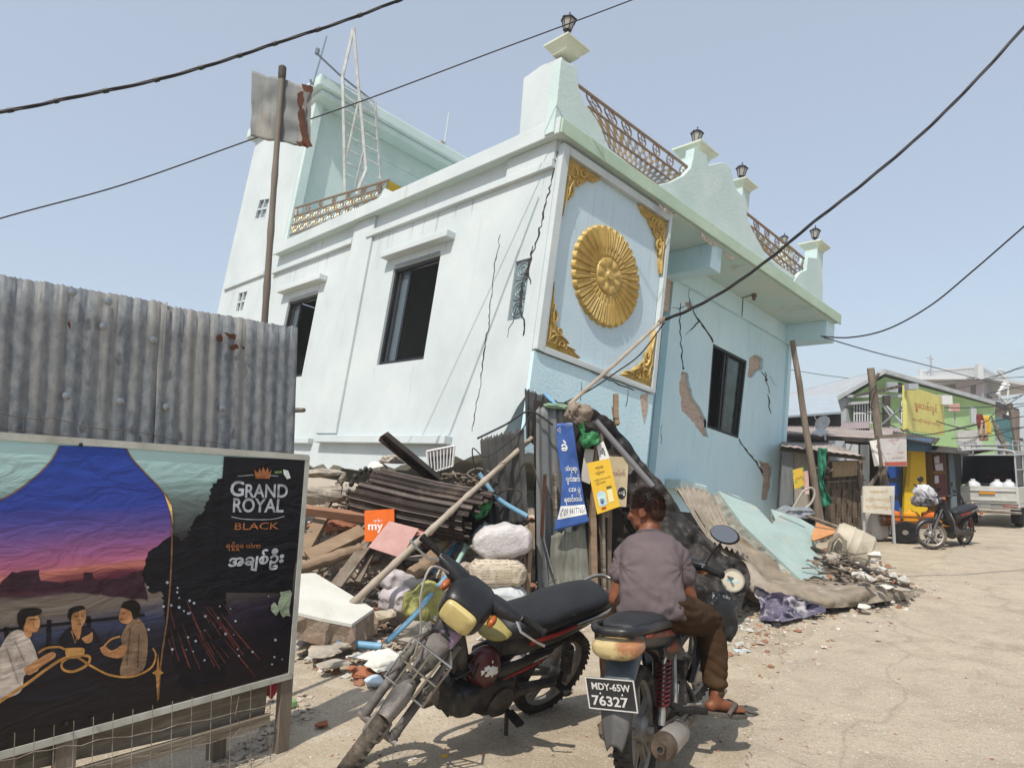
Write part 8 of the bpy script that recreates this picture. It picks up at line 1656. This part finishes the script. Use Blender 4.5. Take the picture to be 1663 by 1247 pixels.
for pxs, Y, m in ((((1272, 735), (1288, 733), (1288, 820), (1266, 822)), 13.6, M_zinc2), (((1290, 730), (1312, 728), (1316, 830), (1290, 838)), 13.8, mat('pale_corrugated', '#a8a294', '#928b7e', 12, 0.7, stretch=(4, 4, 0.2))), (((1346, 715), (1372, 716), (1372, 748), (1346, 748)), 15.0, M_greyw), (((1374, 720), (1394, 722), (1394, 750), (1374, 748)), 15.2, mat('pale_cloth', '#b9babb', None)), (((1398, 722), (1412, 722), (1412, 830), (1400, 830)), 14.6, M_zinc2)):
    panel('side_panel', pxs, Y, 0.05, m, st)
# woven bamboo wall
bw = thing('bamboo_screen', gnd(1370, 866), 'woven split bamboo screen between the leaning pole and the white board', 'screen')
q = quadw(((1342, 750), (1402, 748), (1402, 862), (1338, 866)), 13.8); b = B(); L2 = lambda u, v: q[0].lerp(q[1], u).lerp(q[3].lerp(q[2], u), v); M_split = mat('split_bamboo', '#6d5f4f', '#50463b', 9, 0.85, bump=0.4, stretch=(3, 3, 0.5), col3='#8d7d68', s3=4, t3=(0.52, 0.7))
for i in range(7):
    u0, u1 = i / 7 + 0.01, (i + 1) / 7 - 0.01
    for j in range(5):
        v0, v1 = j / 5 - 0.005, (j + 1) / 5 + 0.005; off = V((0, -0.05 if (i + j) % 2 else 0.0, 0)); b.poly([L2(u0, v0) + off, L2(u1, v0) + off, L2(u1, v1) - off * 0.2, L2(u0, v1) - off * 0.2], V((0, 0.02, 0)))
b.build('woven_strips', M_split, bw, fix=False)
b = B()
for v in (0.0, 0.28, 1.0): b.bar(L2(-0.02, v) - V((0, 0.06, 0)), L2(1.02, v) - V((0, 0.06, 0)), 0.03, 0.05, (0, 1, 0))
b.build('rail', M_wood, bw)
panel('basket_panel', ((1352, 750), (1392, 748), (1392, 772), (1352, 775)), 13.65, 0.04, mat('pale_split_bamboo', '#a08a6c', '#7d6a52', 12, 0.8, stretch=(4, 4, 0.6)), bw)
# leaning poles
def wpole(a, c, Y, r0, r1, label, Y2=None, br_=True):
    b = B(); p = at(*a, Y); q_ = at(*c, Y2 or Y); p.z = -0.1; n = 14
    b.tube([p.lerp(q_, i / n) + V((0.015 * nz((i, r0 * 99, 1), 0.6), 0, 0)) for i in range(n + 1)], [(r0 + (r1 - r0) * i / n) * (1 + 0.08 * nz((i, 5, r0 * 50), 0.8)) for i in range(n + 1)], 10); return tag(b.build('wooden_pole', M_wood, smooth=True), label, 'pole')
wpole((1338, 872), (1287, 553), 13.2, 0.07, 0.05, 'dark wooden pole leaning against the corner of the fallen house')
o = wpole((1446, 860), (1414, 598), 14.5, 0.085, 0.075, 'grey wooden utility pole leaning left of the white and red banner'); b = B(); b.tube([at(1420, 622, 14.5), at(1427, 606, 14.4)], 0.03, 6); b.build('branch_stub', M_wood, o); b = B(); b.tube([at(1424, 625, 14.4), at(1412, 640, 14.3), at(1412, 660, 14.35), at(1418, 665, 14.4)], 0.012, 5); b.build('wire_loop', M_black, o)
wpole((1332, 868), (1322, 775), 13.1, 0.06, 0.06, 'short dark post standing beside the leaning pole at the stall'); wpole((1412, 860), (1392, 755), 13.7, 0.04, 0.035, 'thin pale post at the right edge of the bamboo screen')
b = B(); b.bar(at(1412, 790, 14.2), at(1436, 755, 14.3), 0.05, 0.05); tag(b.build('brace', M_wood), 'slanting timber brace beside the grey utility pole', 'timber')
# green cloth, posters, signs
gc = [[(1328, 728, 13.3), (1332, 728, 13.25), (1338, 728, 13.3), (1344, 729, 13.3)], [(1328, 765, 13.3), (1333, 766, 13.22), (1337, 765, 13.3), (1340, 764, 13.25)], [(1330, 790, 13.3), (1333, 790, 13.22), (1336, 790, 13.3), (1338, 788, 13.25)], [(1334, 824, 13.3), (1340, 823, 13.2), (1346, 820, 13.3), (1352, 815, 13.2)]]
tag(patch(gc, 24, 30, 0.06, 7, 6).build('green_cloth', mat('green_cloth', '#2f7a5f', '#22604a', 6, 0.8, bump=0.4), smooth=True, solid=0.008, angle=180), 'twisted green cloth tied to the leaning pole', 'cloth')
o, q, n = board('small_poster', (((1287, 763), 13.3), ((1305, 758), 13.3), ((1306, 790), 13.2), ((1290, 794), 13.2)), 0.01, mat('poster_green_yellow', '#b9962f', '#5f8a3a', 6, 0.6, contrast=(0.5, 0.56)), 'small yellow and green poster on the zinc panel beside the house corner', 'poster'); letter(o, q, n, 'ကျော်', 0.25, 0.4, 0.8, 0.6, M_redst)
o, q, n = board('small_poster', (((1306, 765), 13.4), ((1313, 764), 13.4), ((1314, 802), 13.3), ((1304, 802), 13.3)), 0.01, mat('poster_pink', '#c08a8a', '#c9b8b0', 6, 0.6), 'small pinkish poster right of the yellow and green poster', 'poster')
o, q, n = board('hanging_banner', (((1429, 712), 13.9), ((1472, 706), 14.2), ((1473, 757), 14.2), ((1436, 757), 13.9)), 0.02, mat('white_banner', '#c9c6c2', '#bbb7b2', 3, 0.6, bump=0.2), 'white hanging banner with red lettering and a red strip, right of the utility pole', 'banner')
M_redt = mat('red_banner_text', '#b05a4a', None, rough=0.7)
for s, u0, v0, u1, v1 in (('မြင့်မြတ်', 0.3, 0.82, 0.72, 0.93), ('ဟိန်း', 0.4, 0.72, 0.58, 0.79), ('ကြို့', 0.4, 0.56, 0.58, 0.66), ('ရောင်းဝယ်ရေး', 0.15, 0.4, 0.88, 0.49), ('ဖုန်းနှင့်ပစ္စည်း', 0.2, 0.24, 0.85, 0.33)): letter(o, q, n, s, u0, v0, u1, v1, M_redt, off=0.006)
f_ = on_quad(q, n, 0.005); b = B(); b.add([f_(0.02, 0.02), f_(0.98, 0.02), f_(0.98, 0.15), f_(0.02, 0.15)], [(0, 1, 2, 3)]); b.build('red_strip', M_redt, o, fix=False)
b = B(); b.bar(at(1424, 710, 13.9), at(1474, 705, 14.2), 0.04, 0.06); b.build('banner_batten', M_wood, o)
o, q, n = board('hanging_banner', (((1412, 716), 14.1), ((1424, 714), 14.05), ((1428, 756), 13.9), ((1420, 757), 14.0)), 0.02, MC['white_banner'], 'narrow strip of white banner left of the utility pole', 'banner')
o, q, n = board('notice_board', (((1402, 789), 12.9), ((1453, 789), 13.0), ((1452, 836), 12.9), ((1402, 832), 12.8)), 0.03, mat('cream_board', '#c4bdac', '#b3ac9b', 3, 0.8), 'cream notice board on thin legs with faded yellow lettering', 'sign')
M_ochl = mat('ochre_lettering', '#b08d55', None, rough=0.8)
for s, u0, v0, u1, v1 in (('ဝန်ဆောင်', 0.2, 0.7, 0.78, 0.88), ('ပြည်လမ်းခြား', 0.08, 0.42, 0.85, 0.58), ('လူကြီးဆောင်ရွက်', 0.08, 0.14, 0.9, 0.32)): letter(o, q, n, s, u0, v0, u1, v1, M_ochl, off=0.005)
b = B()
for x in (1403, 1451): a = at(x, 832, 12.88); b.bar(V((a.x, a.y + 0.03, -0.05)), a + V((0, 0.03, 0.3)), 0.04, 0.04, (0, 1, 0))
b.build('leg', M_greyw, o)
sack('cement_sack', 1425, 850, 13.3, (0.18, 0.15, 0.28), M.Identity(3), M_sack, 'white sack standing behind the notice board legs', 51, lump=0.15)
# satellite dish
sd_ = thing('satellite_dish', at(1334, 692, 15.2), 'white satellite dish on the stall roof', 'satellite dish'); b = B(); dn = V((-0.75, -0.5, 0.45)).normalized(); b.lathe([(0.0, 0.0), (0.06, 0.005), (0.12, 0.018), (0.17, 0.042)], at(1337, 688, 15.2), dn, 24, cap=False); b.build('dish', M_grille, sd_, smooth=True, solid=0.01); b = B(); c_ = at(1337, 688, 15.2); b.tube([c_, c_ + V((0.05, 0.05, -0.35))], 0.025, 6); b.tube([c_ - Z * 0.25, c_ + dn * 0.35], 0.012, 5); b.build('mount', M_grille, sd_)
o, q, n = board('zinc_scrap', (((1318, 702), 14.6), ((1332, 694), 14.9), ((1346, 700), 14.9), ((1334, 708), 14.6)), 0.02, M_roofw, 'bent pale metal piece on the stall roof beside the dish', 'metal sheet')
# yellow board, blue door, cabinets, awning
kiosk = thing('yellow_kiosk', gnd(1490, 860), 'street kiosk with a yellow side panel, blue door and brown cabinet front', 'kiosk')
KY = 15.2
panel('yellow_panel', ((1471, 728), (1502, 727), (1507, 838), (1468, 842)), KY, 0.08, mat('yellow_panel', '#d3b01f', '#c4a01a', 2, 0.55), kiosk); panel('yellow_panel', ((1475, 735), (1480, 735), (1477, 790), (1470, 792)), KY - 0.06, 0.03, mat('ochre_edge', '#a8861a', None), kiosk)
panel('blue_board', ((1474, 710), (1513, 712), (1513, 734), (1474, 732)), KY - 0.1, 0.06, mat('grey_blue_board', '#5f7a96', '#54708c', 3, 0.6), kiosk); 
dr_ = panel('door', ((1437, 752), (1470, 752), (1470, 844), (1438, 846)), KY + 0.2, 0.08, mat('grey_door', '#6d7780', '#5f6971', 2, 0.7), kiosk)
for y in (762, 790, 818): panel('door_panel', ((1442, y + 4), (1446, y - 6), (1458, y - 6), (1462, y + 4), (1458, y + 14), (1446, y + 14)), KY + 0.1, 0.05, mat('blue_door_panel', '#1f4488', None, rough=0.5), dr_)
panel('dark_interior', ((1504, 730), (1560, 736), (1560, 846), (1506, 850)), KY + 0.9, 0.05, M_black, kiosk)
cb = panel('cabinet', ((1513, 736), (1536, 736), (1542, 832), (1520, 838)), KY + 0.1, 0.3, mat('ochre_frame', '#97793c', None), kiosk)
for pxs in (((1515, 738), (1534, 738), (1536, 765), (1517, 765)), ((1517, 769), (1536, 769), (1541, 830), (1522, 834))): panel('cabinet_glass', pxs, KY + 0.05, 0.02, mat('maroon_board', '#4d201f', '#5a2a26', 3, 0.4), cb)
for pxs in (((1517, 742), (1525, 740), (1526, 752), (1518, 752)), ((1518, 754), (1531, 752), (1532, 764), (1520, 764)), ((1518, 772), (1524, 772), (1525, 784), (1518, 785))): panel('paper_notice', pxs, KY, 0.01, mat('paper_notice', '#b5aeb0', '#a39aa2', 14, 0.7), cb)
panel('grey_post', ((1540, 732), (1548, 731), (1556, 838), (1546, 840)), KY, 0.1, mat('blue_grey_post', '#5b666b', None), kiosk)
roofsheet((1500, 722), 17, (1560, 728), 17.5, (1582, 738), 15.2, (1512, 733), 14.2, M_shade, kiosk, 'awning', 0.015)
roofsheet((1450, 700), 18, (1528, 712), 18, (1520, 722), 14.6, (1455, 710), 14.6, M_shade, kiosk, 'awning', 0.015)
grille(((1545, 735), (1562, 737), (1560, 800), (1548, 800)), 16.5, 4, 5, kiosk, M_greyw, 0.03, 'gate_grille')
# ---- pickup truck seen from behind
TK = thing('pickup_truck', gnd(1618, 858), 'old white pickup with a canopy frame and open back, seen from behind', 'pickup truck', mtx=M.Translation(gnd(1607, 856)) @ M.Rotation(R(-44), 4, 'Z') @ M.Diagonal((0.72, 0.95, 0.87, 1)))
M_tw = mat('white_vehicle_paint', '#c2c2be', '#b0b0ab', 4, 0.4, col3='#8f887c', s3=3, t3=(0.6, 0.75), spec=0.5)
def tb_(b, n_, m, par=None, **k): return b.build(n_, m, par or TK, local=True, **k)
b = B(); b.bx(-0.8, 0.8, 0.0, 2.2, 0.5, 0.6).bx(-0.8, -0.76, 0.02, 2.2, 0.6, 1.02).bx(0.76, 0.8, 0.02, 2.2, 0.6, 1.02).bx(-0.8, 0.8, 2.2, 4.0, 0.5, 1.05).bx(-0.72, 0.72, 2.25, 3.5, 1.05, 1.66); tb_(b, 'body', M_tw, bevel=0.03)
b = B(); b.bx(-0.79, 0.79, -0.04, 0.0, 0.6, 1.03).bx(-0.76, 0.76, -0.065, -0.04, 0.66, 0.72).bx(-0.76, 0.76, -0.065, -0.04, 0.9, 0.95); tg_ = tb_(b, 'tailgate', M_tw, bevel=0.015)
b = B(); b.bx(-0.2, 0.22, -0.075, -0.041, 0.84, 0.89); tb_(b, 'orange_decal', mat('orange_decal', '#cf8c22', None), tg_)
b = B(); b.bx(-0.85, 0.85, -0.14, -0.05, 0.36, 0.43).bx(0.1, 0.85, -0.12, -0.06, 0.46, 0.5); tb_(b, 'bumper', M_chrome, bevel=0.02)
b = B(); b.bx(-0.3, 0.1, -0.09, -0.055, 0.46, 0.58); pl_ = tb_(b, 'number_plate', mat('grey_plate', '#8a8a85', None)); 
for x0_, x1_, z0_ in ((-0.7, -0.35, 0.47), (0.4, 0.75, 0.51)): tb_(B().bx(x0_, x1_, -0.05, 0.0, z0_, 0.58), 'tail_light', mat('pale_tail_light', '#8a4a44', '#9a8a84', 8, 0.3), bevel=0.01)
for sx in (-0.66, 0.66):
    b = B(); b.lathe([(0.18, -0.1), (0.3, -0.1), (0.32, -0.06), (0.32, 0.06), (0.3, 0.1), (0.18, 0.1)], (sx, 0.55, 0.32), (1, 0, 0), 24); ty_ = tb_(b, 'tyre', M_rubber, smooth=True)
    b = B(); b.lathe([(0.18, -0.06), (0.1, -0.03), (0.08, 0.03), (0.18, 0.06)], (sx, 0.55, 0.32), (1, 0, 0), 16); tb_(b, 'rim', M_alloy, ty_)
    b = B(); b.bx(sx - 0.14, sx + 0.14, 0.2, 0.215, 0.12, 0.46); tb_(b, 'mud_flap', M_rubber)
b = B()
for sx in (-0.77, 0.77):
    for y in (0.02, 1.0, 2.1): b.bx(sx - 0.02, sx + 0.02, y - 0.02, y + 0.02, 1.03, 1.82)
    b.tube([(sx, 0.0, 1.82), (sx, 2.15, 1.86)], 0.025, 8); b.tube([(sx, 0, 1.45), (sx, 2.15, 1.45)], 0.015, 6)
b.tube(smoothp([(-0.77, 0, 1.80), (-0.68, 0, 1.92), (0, 0, 1.97), (0.68, 0, 1.92), (0.77, 0, 1.80)], 6), 0.03, 8); b.tube([(-0.76, 0, 1.82), (0.76, 0, 1.82)], 0.018, 6)
for x in (-0.3, 0.3): b.tube([(x, 0, 1.82), (x, 0, 1.95)], 0.015, 6)
tb_(b, 'canopy_frame', M_greyw, smooth=True)
b = B(); b.grid(lambda u, v: V(((u - .5) * 1.52, 0.04 + v * 2.2, 1.87 + 0.1 * math.sin(math.pi * u))), 16, 3); tb_(b, 'canopy_roof', mat('grey_canopy', '#8a8784', None), solid=0.02, smooth=True)
b = B()
for sx in (-0.74, 0.74): b.bx(sx - 0.004, sx + 0.004, 0.3, 2.15, 1.05, 1.84)
b.bx(-0.74, 0.74, 2.12, 2.13, 1.05, 1.84); tb_(b, 'canvas_side', M_black)
b = B(); b.bx(-0.45, 0.45, 2.09, 2.11, 1.4, 1.66); tb_(b, 'cab_window', M_dkglass); b = B(); b.bx(-0.5, 0.4, 1.9, 2.05, 1.12, 1.3); tb_(b, 'red_bench', mat('dark_red_seat', '#5a2020', None), bevel=0.04)
b = B()
for x in (-0.7, -0.35, 0, 0.35, 0.7): b.tube([(x, 0.1, 2.08), (x, 2.1, 2.08)], 0.012, 6)
for y in (0.1, 0.8, 1.5, 2.1): b.tube([(-0.72, y, 2.08), (0.72, y, 2.08)], 0.014, 6)
for x in (-0.72, 0.72):
    b.tube([(x, 0.1, 2.18), (x, 2.1, 2.18)], 0.014, 6)
    for y in (0.1, 0.8, 1.5, 2.1): b.tube([(x, y, 1.9), (x, y, 2.18)], 0.012, 6)
tb_(b, 'roof_rack', M_greyw, smooth=True)
for i, x in enumerate((-0.42, 0.22, 0.52)):
    b = B(); b.lathe([(0.1, 0), (0.15, 0.02), (0.16, 0.2), (0.13, 0.28), (0.05, 0.33), (0.05, 0.37)], (0, 0, 0), n=18); mw_ = WM[TK.name] @ V((x, 0.25, 0.78)); b.v = [q + mw_ for q in b.v]
    tag(b.build('water_bottle', mat('white_plastic_jar', '#c5c8cb', None, rough=0.4), smooth=True), 'white plastic water bottle in the pickup bed, ' + ('leftmost of three', 'middle one of three', 'rightmost of three')[i], 'bottle', 'bottles in the pickup bed')
# ---- parked motorcycle, cargo cart with crates, covered load
motorcycle('motorcycle', 'dark parked motorcycle with star spoked wheels at the road side near the pickup, no rider', pose(7.9, 12.6, R(211), R(-9)) @ M.Scale(0.86, 4), R(-46), 'parked_far')
ct = thing('cargo_cart', gnd(1475, 882), 'small wooden cargo cart behind the parked motorcycle, carrying orange jerrycans', 'cart', mtx=M.Translation(gnd(1480, 882)) @ M.Rotation(R(-28), 4, 'Z') @ M.Diagonal((0.85, 0.8, 0.72, 1)))
def cb_(b, n_, m, par=None, **k): return b.build(n_, m, par or ct, local=True, **k)
b = B(); b.bx(-0.55, 0.9, -0.05, 0.75, 0.40, 0.44)
for z in (0.5, 0.62): b.bx(-0.55, 0.9, -0.07, -0.05, z, z + 0.05).bx(-0.57, -0.55, -0.05, 0.75, z, z + 0.05)
b.bx(-0.55, -0.51, -0.08, -0.05, 0.4, 0.72).bx(0.86, 0.9, -0.08, -0.05, 0.4, 0.72).bx(0.15, 0.19, -0.08, -0.05, 0.4, 0.72); cb_(b, 'cart_bed', mat('orange_brown_wood', '#7d4f2a', '#5c3a22', 5, 0.8))
for y in (-0.1, 0.8):
    b = B(); b.lathe([(0.2, -0.03), (0.25, -0.035), (0.27, 0), (0.25, 0.035), (0.2, 0.03)], (-0.1, y, 0.27), (0, 1, 0), 24); w_ = cb_(b, 'tyre', M_rubber, smooth=True); b = B()
    for k in range(5): a = k * 1.2566; b.bar((-0.1, y, 0.27), (-0.1 + 0.2 * math.cos(a), y, 0.27 + 0.2 * math.sin(a)), 0.03, 0.03, (0, 1, 0))
    b.lathe([(0.06, -0.04), (0.06, 0.04)], (-0.1, y, 0.27), (0, 1, 0), 12); cb_(b, 'spoke', M_alloy, w_)
for i, (x, y) in enumerate(((-0.32, 0.2), (0.02, 0.16), (0.36, 0.2), (0.68, 0.2))):
    b = B(); c = WM[ct.name] @ V((x, y, 0.44)); rz = M.Rotation(R(-28), 3, 'Z'); b.loft([[c + rz @ q for q in ring((0, 0, z * 0.72), 0.125 * k, 0.1 * k, 0.45, 20, 2)] for z, k in ((0, 0.95), (0.02, 1), (0.12, 1.0), (0.14, 0.97), (0.16, 1.0), (0.27, 1.0), (0.31, 0.9), (0.33, 0.4), (0.37, 0.2), (0.38, 0.0))])
    tag(b.build('jerrycan', mat('orange_plastic' if i % 2 else 'yellow_orange_plastic', '#cf6a1c' if i % 2 == 0 else '#d9920f', None, rough=0.45), smooth=True), ('orange jerrycan at the left end of the cargo cart', 'yellow jerrycan second from the left on the cargo cart', 'orange jerrycan behind the parked motorcycle fork on the cart', 'yellow jerrycan at the right end of the cargo cart')[i], 'jerrycan', 'jerrycans on the cargo cart')
sack('cloth_bundle', 1502, 800, 12.9, (0.17, 0.13, 0.12), RZ(20, 35), mat('white_cloth', '#c9c9cc', '#b0aeb4', 4, 0.85, bump=0.6), 'white cloth thrown over a load on the cart', 61, cat='cloth', lump=0.3)
sack('cloth_bundle', 1496, 814, 12.85, (0.16, 0.12, 0.09), RZ(10, 5), mat('printed_grey_cloth', '#8d898a', '#4a474a', 8, 0.85, contrast=(0.45, 0.55)), 'grey patterned cloth bundle under the white cloth on the cart', 62, cat='cloth', lump=0.3)
b = B(); c_ = at(1495, 778, 12.9); b.ell(c_, (0.06, 0.02, 0.055), None, 14, 8); b.tube([c_, at(1492, 800, 12.9)], 0.01, 6); b.tube([at(1484, 786, 12.9), at(1500, 798, 12.9)], 0.012, 6); tag(b.build('handlebar_mirror', M_black, smooth=True), 'round black handlebar mirror sticking up above the white cloth on the cart', 'mirror')
b = B(); b.tube(smoothp([tuple(at(x, y, 12.75)) for x, y in ((1548, 796), (1556, 800), (1563, 812), (1566, 822))], 5), 0.016, 6); b.tube([at(1548, 796, 12.75), at(1552, 799, 12.75)], 0.022, 8); tag(b.build('handlebar', M_black, smooth=True), 'black handlebar behind the parked motorcycle, in front of the pickup', 'handlebar')
for pts, Y, r_, lab in ((((1372, 860), (1452, 872)), 12.9, 0.03, 'grey stick lying under the notice board'), (((1395, 868), (1462, 876)), 12.5, 0.025, 'thin grey lath lying in front of the notice board'), (((1405, 880), (1440, 868)), 12.4, 0.03, 'short grey board piece lying right of the barrel')): 
    a = gnd(*pts[0]) ; c_ = gnd(*pts[1]); b = B(); b.bar(a + Z * 0.05, c_ + Z * 0.06, r_ * 3, r_, Z); tag(b.build('timber_plank', M_wood), lab, 'timber')
b = B(); b.tube(smoothp([tuple(at(x, y, 12.6)) for x, y in ((1278, 836), (1292, 818), (1304, 798), (1318, 792), (1323, 802), (1316, 818), (1302, 828))], 6), 0.02, 6); tag(b.build('rubber_hose', mat('pale_hose', '#a39b90', None, rough=0.5), smooth=True), 'looped pale hose in front of the zinc panel at the house corner', 'hose')
sack('plastic_bag', 1290, 832, 12.3, (0.3, 0.2, 0.09), RZ(0), mat('grey_plastic', '#8d9298', '#6d7278', 4, 0.4, bump=0.6), 'grey plastic sheeting bundle at the base of the house corner', 63, cat='bag', lump=0.4)
# ================================================================ overhead cables
M_cable = mat('black_cable', '#19191b', '#2b2727', 8, 0.55)
def cable(pts, r, label, name='overhead_cable', n=8, strands=1, ties=False):
    pts = list(pts)
    if pts[-1][0] > 1600: (xa, ya, Ya), (xb, yb, Yb) = pts[-2:]; k_ = (yb - ya) / max(1, xb - xa); pts += [(xb + 450, yb + k_ * 380, Yb), (xb + 1100, yb + k_ * 850, Yb)]
    P = smoothp([tuple(at(x, y, Y)) for x, y, Y in pts], 14); b = B()
    for s_ in range(strands):
        o = V((0, 0, 0)) if strands == 1 else V((0, math.cos(s_ * 2.1) * r * 1.1, math.sin(s_ * 2.1) * r * 1.1)); b.tube([V(p) + (o if strands == 1 else V((0, math.cos(s_ * 2.1 + i * 0.25) * r * 1.1, math.sin(s_ * 2.1 + i * 0.25) * r * 1.1))) for i, p in enumerate(P)], r, n)
    o_ = tag(b.build(name, M_cable, smooth=True, angle=180), label, 'cable')
    if ties:
        for i in range(6, len(P) - 4, 9): bb = B(); bb.tube([P[i], P[i + 1]], r * 2.6, 8); bb.build('cable_tie', M_cable, o_, smooth=True)
    return o_
cable([(-220, 208, 5.6), (0, 182, 6), (120, 158, 6.2), (250, 131, 6.4), (360, 100, 6.6), (450, 70, 6.8), (560, 34, 7), (660, -4, 7.2), (800, -60, 7.5)], 0.009, 'thick bound cable crossing the sky at the upper left', strands=3, ties=True)
cable([(-220, 425, 6.4), (0, 355, 7), (200, 300, 7.3), (405, 228, 7.6), (600, 160, 7.8), (800, 85, 8), (1027, 0, 8.3), (1200, -70, 8.5)], 0.008, 'thin single wire crossing from the left edge up past the front lantern')
cable([(1079, 519, 8.2), (1120, 503, 8.0), (1180, 470, 7.8), (1250, 420, 7.5), (1320, 362, 7.2), (1400, 300, 7.0), (1500, 215, 6.8), (1590, 125, 6.6), (1680, 25, 6.5), (1800, -110, 6.4)], 0.010, 'twisted black cable sweeping from the leaning pole tip to the upper right', strands=3)
cable([(1079, 524, 8.2), (1040, 575, 7.8), (1000, 605, 7.5), (960, 632, 7.3), (915, 655, 7.1)], 0.008, 'slack black cable hanging along the leaning pale pole down to the hut')
cable([(898, 690, 6.9), (860, 668, 6.95), (820, 690, 6.9), (775, 712, 6.9)], 0.010, 'stiff black cable bent over the dark zinc sheet')
cable([(862, 672, 6.9), (846, 700, 6.85), (826, 718, 6.85), (790, 742, 6.85), (768, 728, 6.95), (772, 760, 7.0), (788, 790, 7.0)], 0.006, 'thin loose wire looping across the dark zinc sheet')
cable([(1333, 546, 13.5), (1380, 548, 13.2), (1440, 535, 12.6), (1510, 497, 12), (1580, 440, 11.4), (1663, 368, 10.8), (1800, 250, 10)], 0.014, 'black cable sagging from the house corner to the right edge')
cable([(1338, 548, 13.5), (1420, 572, 15), (1500, 592, 18), (1600, 618, 24), (1700, 640, 30)], 0.012, 'thin wire running from the house corner towards the far buildings')
for i, (pts, lab) in enumerate((([(1475, 655, 24), (1540, 662, 26), (1600, 661, 28), (1663, 655, 30), (1720, 648, 31)], 'wire passing below the yellow signboard lamp'), ([(1446, 690, 22), (1500, 706, 23), (1580, 690, 24), (1663, 676, 26), (1720, 668, 27)], 'wire sagging under the yellow signboard'), ([(1600, 615, 34), (1640, 604, 32), (1700, 588, 30)], 'wire leaving the roof railing to the right edge'), ([(1600, 640, 36), (1640, 632, 34), (1700, 622, 30)], 'wire below the roof railing of the white building'), ([(1370, 660, 24), (1420, 672, 24), (1475, 668, 24), (1540, 690, 24), (1600, 700, 25), (1700, 690, 26)], 'wire strung along the green house front'), ([(1604, 668, 32), (1640, 664, 32), (1700, 652, 32)], 'wire in front of the brown brick building'), ([(1282, 600, 40), (1360, 612, 40), (1480, 622, 40), (1700, 610, 40)], 'faint distant wire left of the green house gable'))):
    cable(pts, 0.018, lab, n=5)
# loose sticks and more wires
b = B(); r = random.Random(5)
for k in range(30):
    x, y = r.uniform(1318, 1346), r.uniform(752, 776); b.bar(at(x, y, 13.55), at(x + r.uniform(-10, 10), y + r.uniform(-8, 8), 13.5), 0.02, 0.02)
tag(b.build('stick_bundle', M_wood, fix=False), 'bundle of loose sticks beside the green cloth on the bamboo screen', 'sticks', kind='stuff')
for i, (x0, y0, x1, y1, Y, s_) in enumerate(((1540, 700, 1663, 640, 20, 14), (1545, 712, 1680, 690, 19, 6), (1600, 690, 1690, 720, 26, 8), (1480, 640, 1690, 585, 30, 12), (1610, 650, 1690, 632, 28, 5))):
    cable([(x0, y0, Y), ((x0 + x1) / 2, (y0 + y1) / 2 + s_, Y), (x1, y1, Y)], 0.012, ('wire slanting from the white tarpaulin to the upper right edge', 'sagging wire above the pickup roof rack', 'wire dipping behind the pickup roof', 'long high wire crossing in front of the white building', 'short wire before the brown brick building roof')[i], n=5)
# ---- dusty air
b = B(); b.bx(-70, 110, -12, 140, -1.2, 16)
hm = bpy.data.materials.new('dusty_air'); hm.use_nodes = True; hn = hm.node_tree; hn.nodes.remove(hn.nodes['Principled BSDF'])
pv = hn.nodes.new('ShaderNodeVolumePrincipled'); pv.inputs['Color'].default_value = (0.92, 0.93, 0.95, 1); pv.inputs['Density'].default_value = 0.0022; pv.inputs['Anisotropy'].default_value = 0.3
hn.links.new(pv.outputs[0], hn.nodes['Material Output'].inputs['Volume'])
tag(b.build('haze', hm), kind='stuff')
lid = B(); c_ = gnd(722, 1229); lid.lathe([(0.018, 0), (0.02, 0.004), (0.02, 0.009), (0.016, 0.011)], c_, (0.1, 0.1, 1), 16)
tag(lid.build('bottle_cap', mat('yellow_cap', '#c79a2c', None, rough=0.5), smooth=True), 'small yellow cap lying on the ground between the two motorcycles', 'cap')
for i, (px, py, w_, h_, ang, col, lab) in enumerate(((1262, 1128, .10, .03, 20, '#c9c4ba', 'thin torn white paper strip on the road right of the sandalled foot'), (1338, 1052, .07, .05, 70, '#b7ad9f', 'crumpled pale scrap on the road in front of the canvas'), (1205, 1058, .12, .07, 10, '#a9bcc4', 'pale blue plastic scrap on the ground left of the purple cloth'), (668, 1235, .05, .03, 40, '#d2ccc0', 'small white scrap near the front wheel shadow'), (1040, 1235, .06, .03, 80, '#b9ab94', 'brown leaf like scrap at the bottom beside the rear tyre'))):
    c_ = gnd(px, py); q = B(); rr = M.Rotation(R(ang), 3, 'Z')
    q.grid(lambda u, v: c_ + rr @ V(((u - .5) * w_ * (1 + 0.2 * nz((v * 5, i, 0))), (v - .5) * h_ * (1 + 0.3 * nz((u * 5, 9, i))), 0.008 + 0.012 * abs(nz((u * 3, v * 3, i * 7), 1)))), 10, 8)
    tag(q.build('paper_scrap', mat('scrap_%d' % i, col, None, rough=0.9), solid=0.001), lab, 'litter')
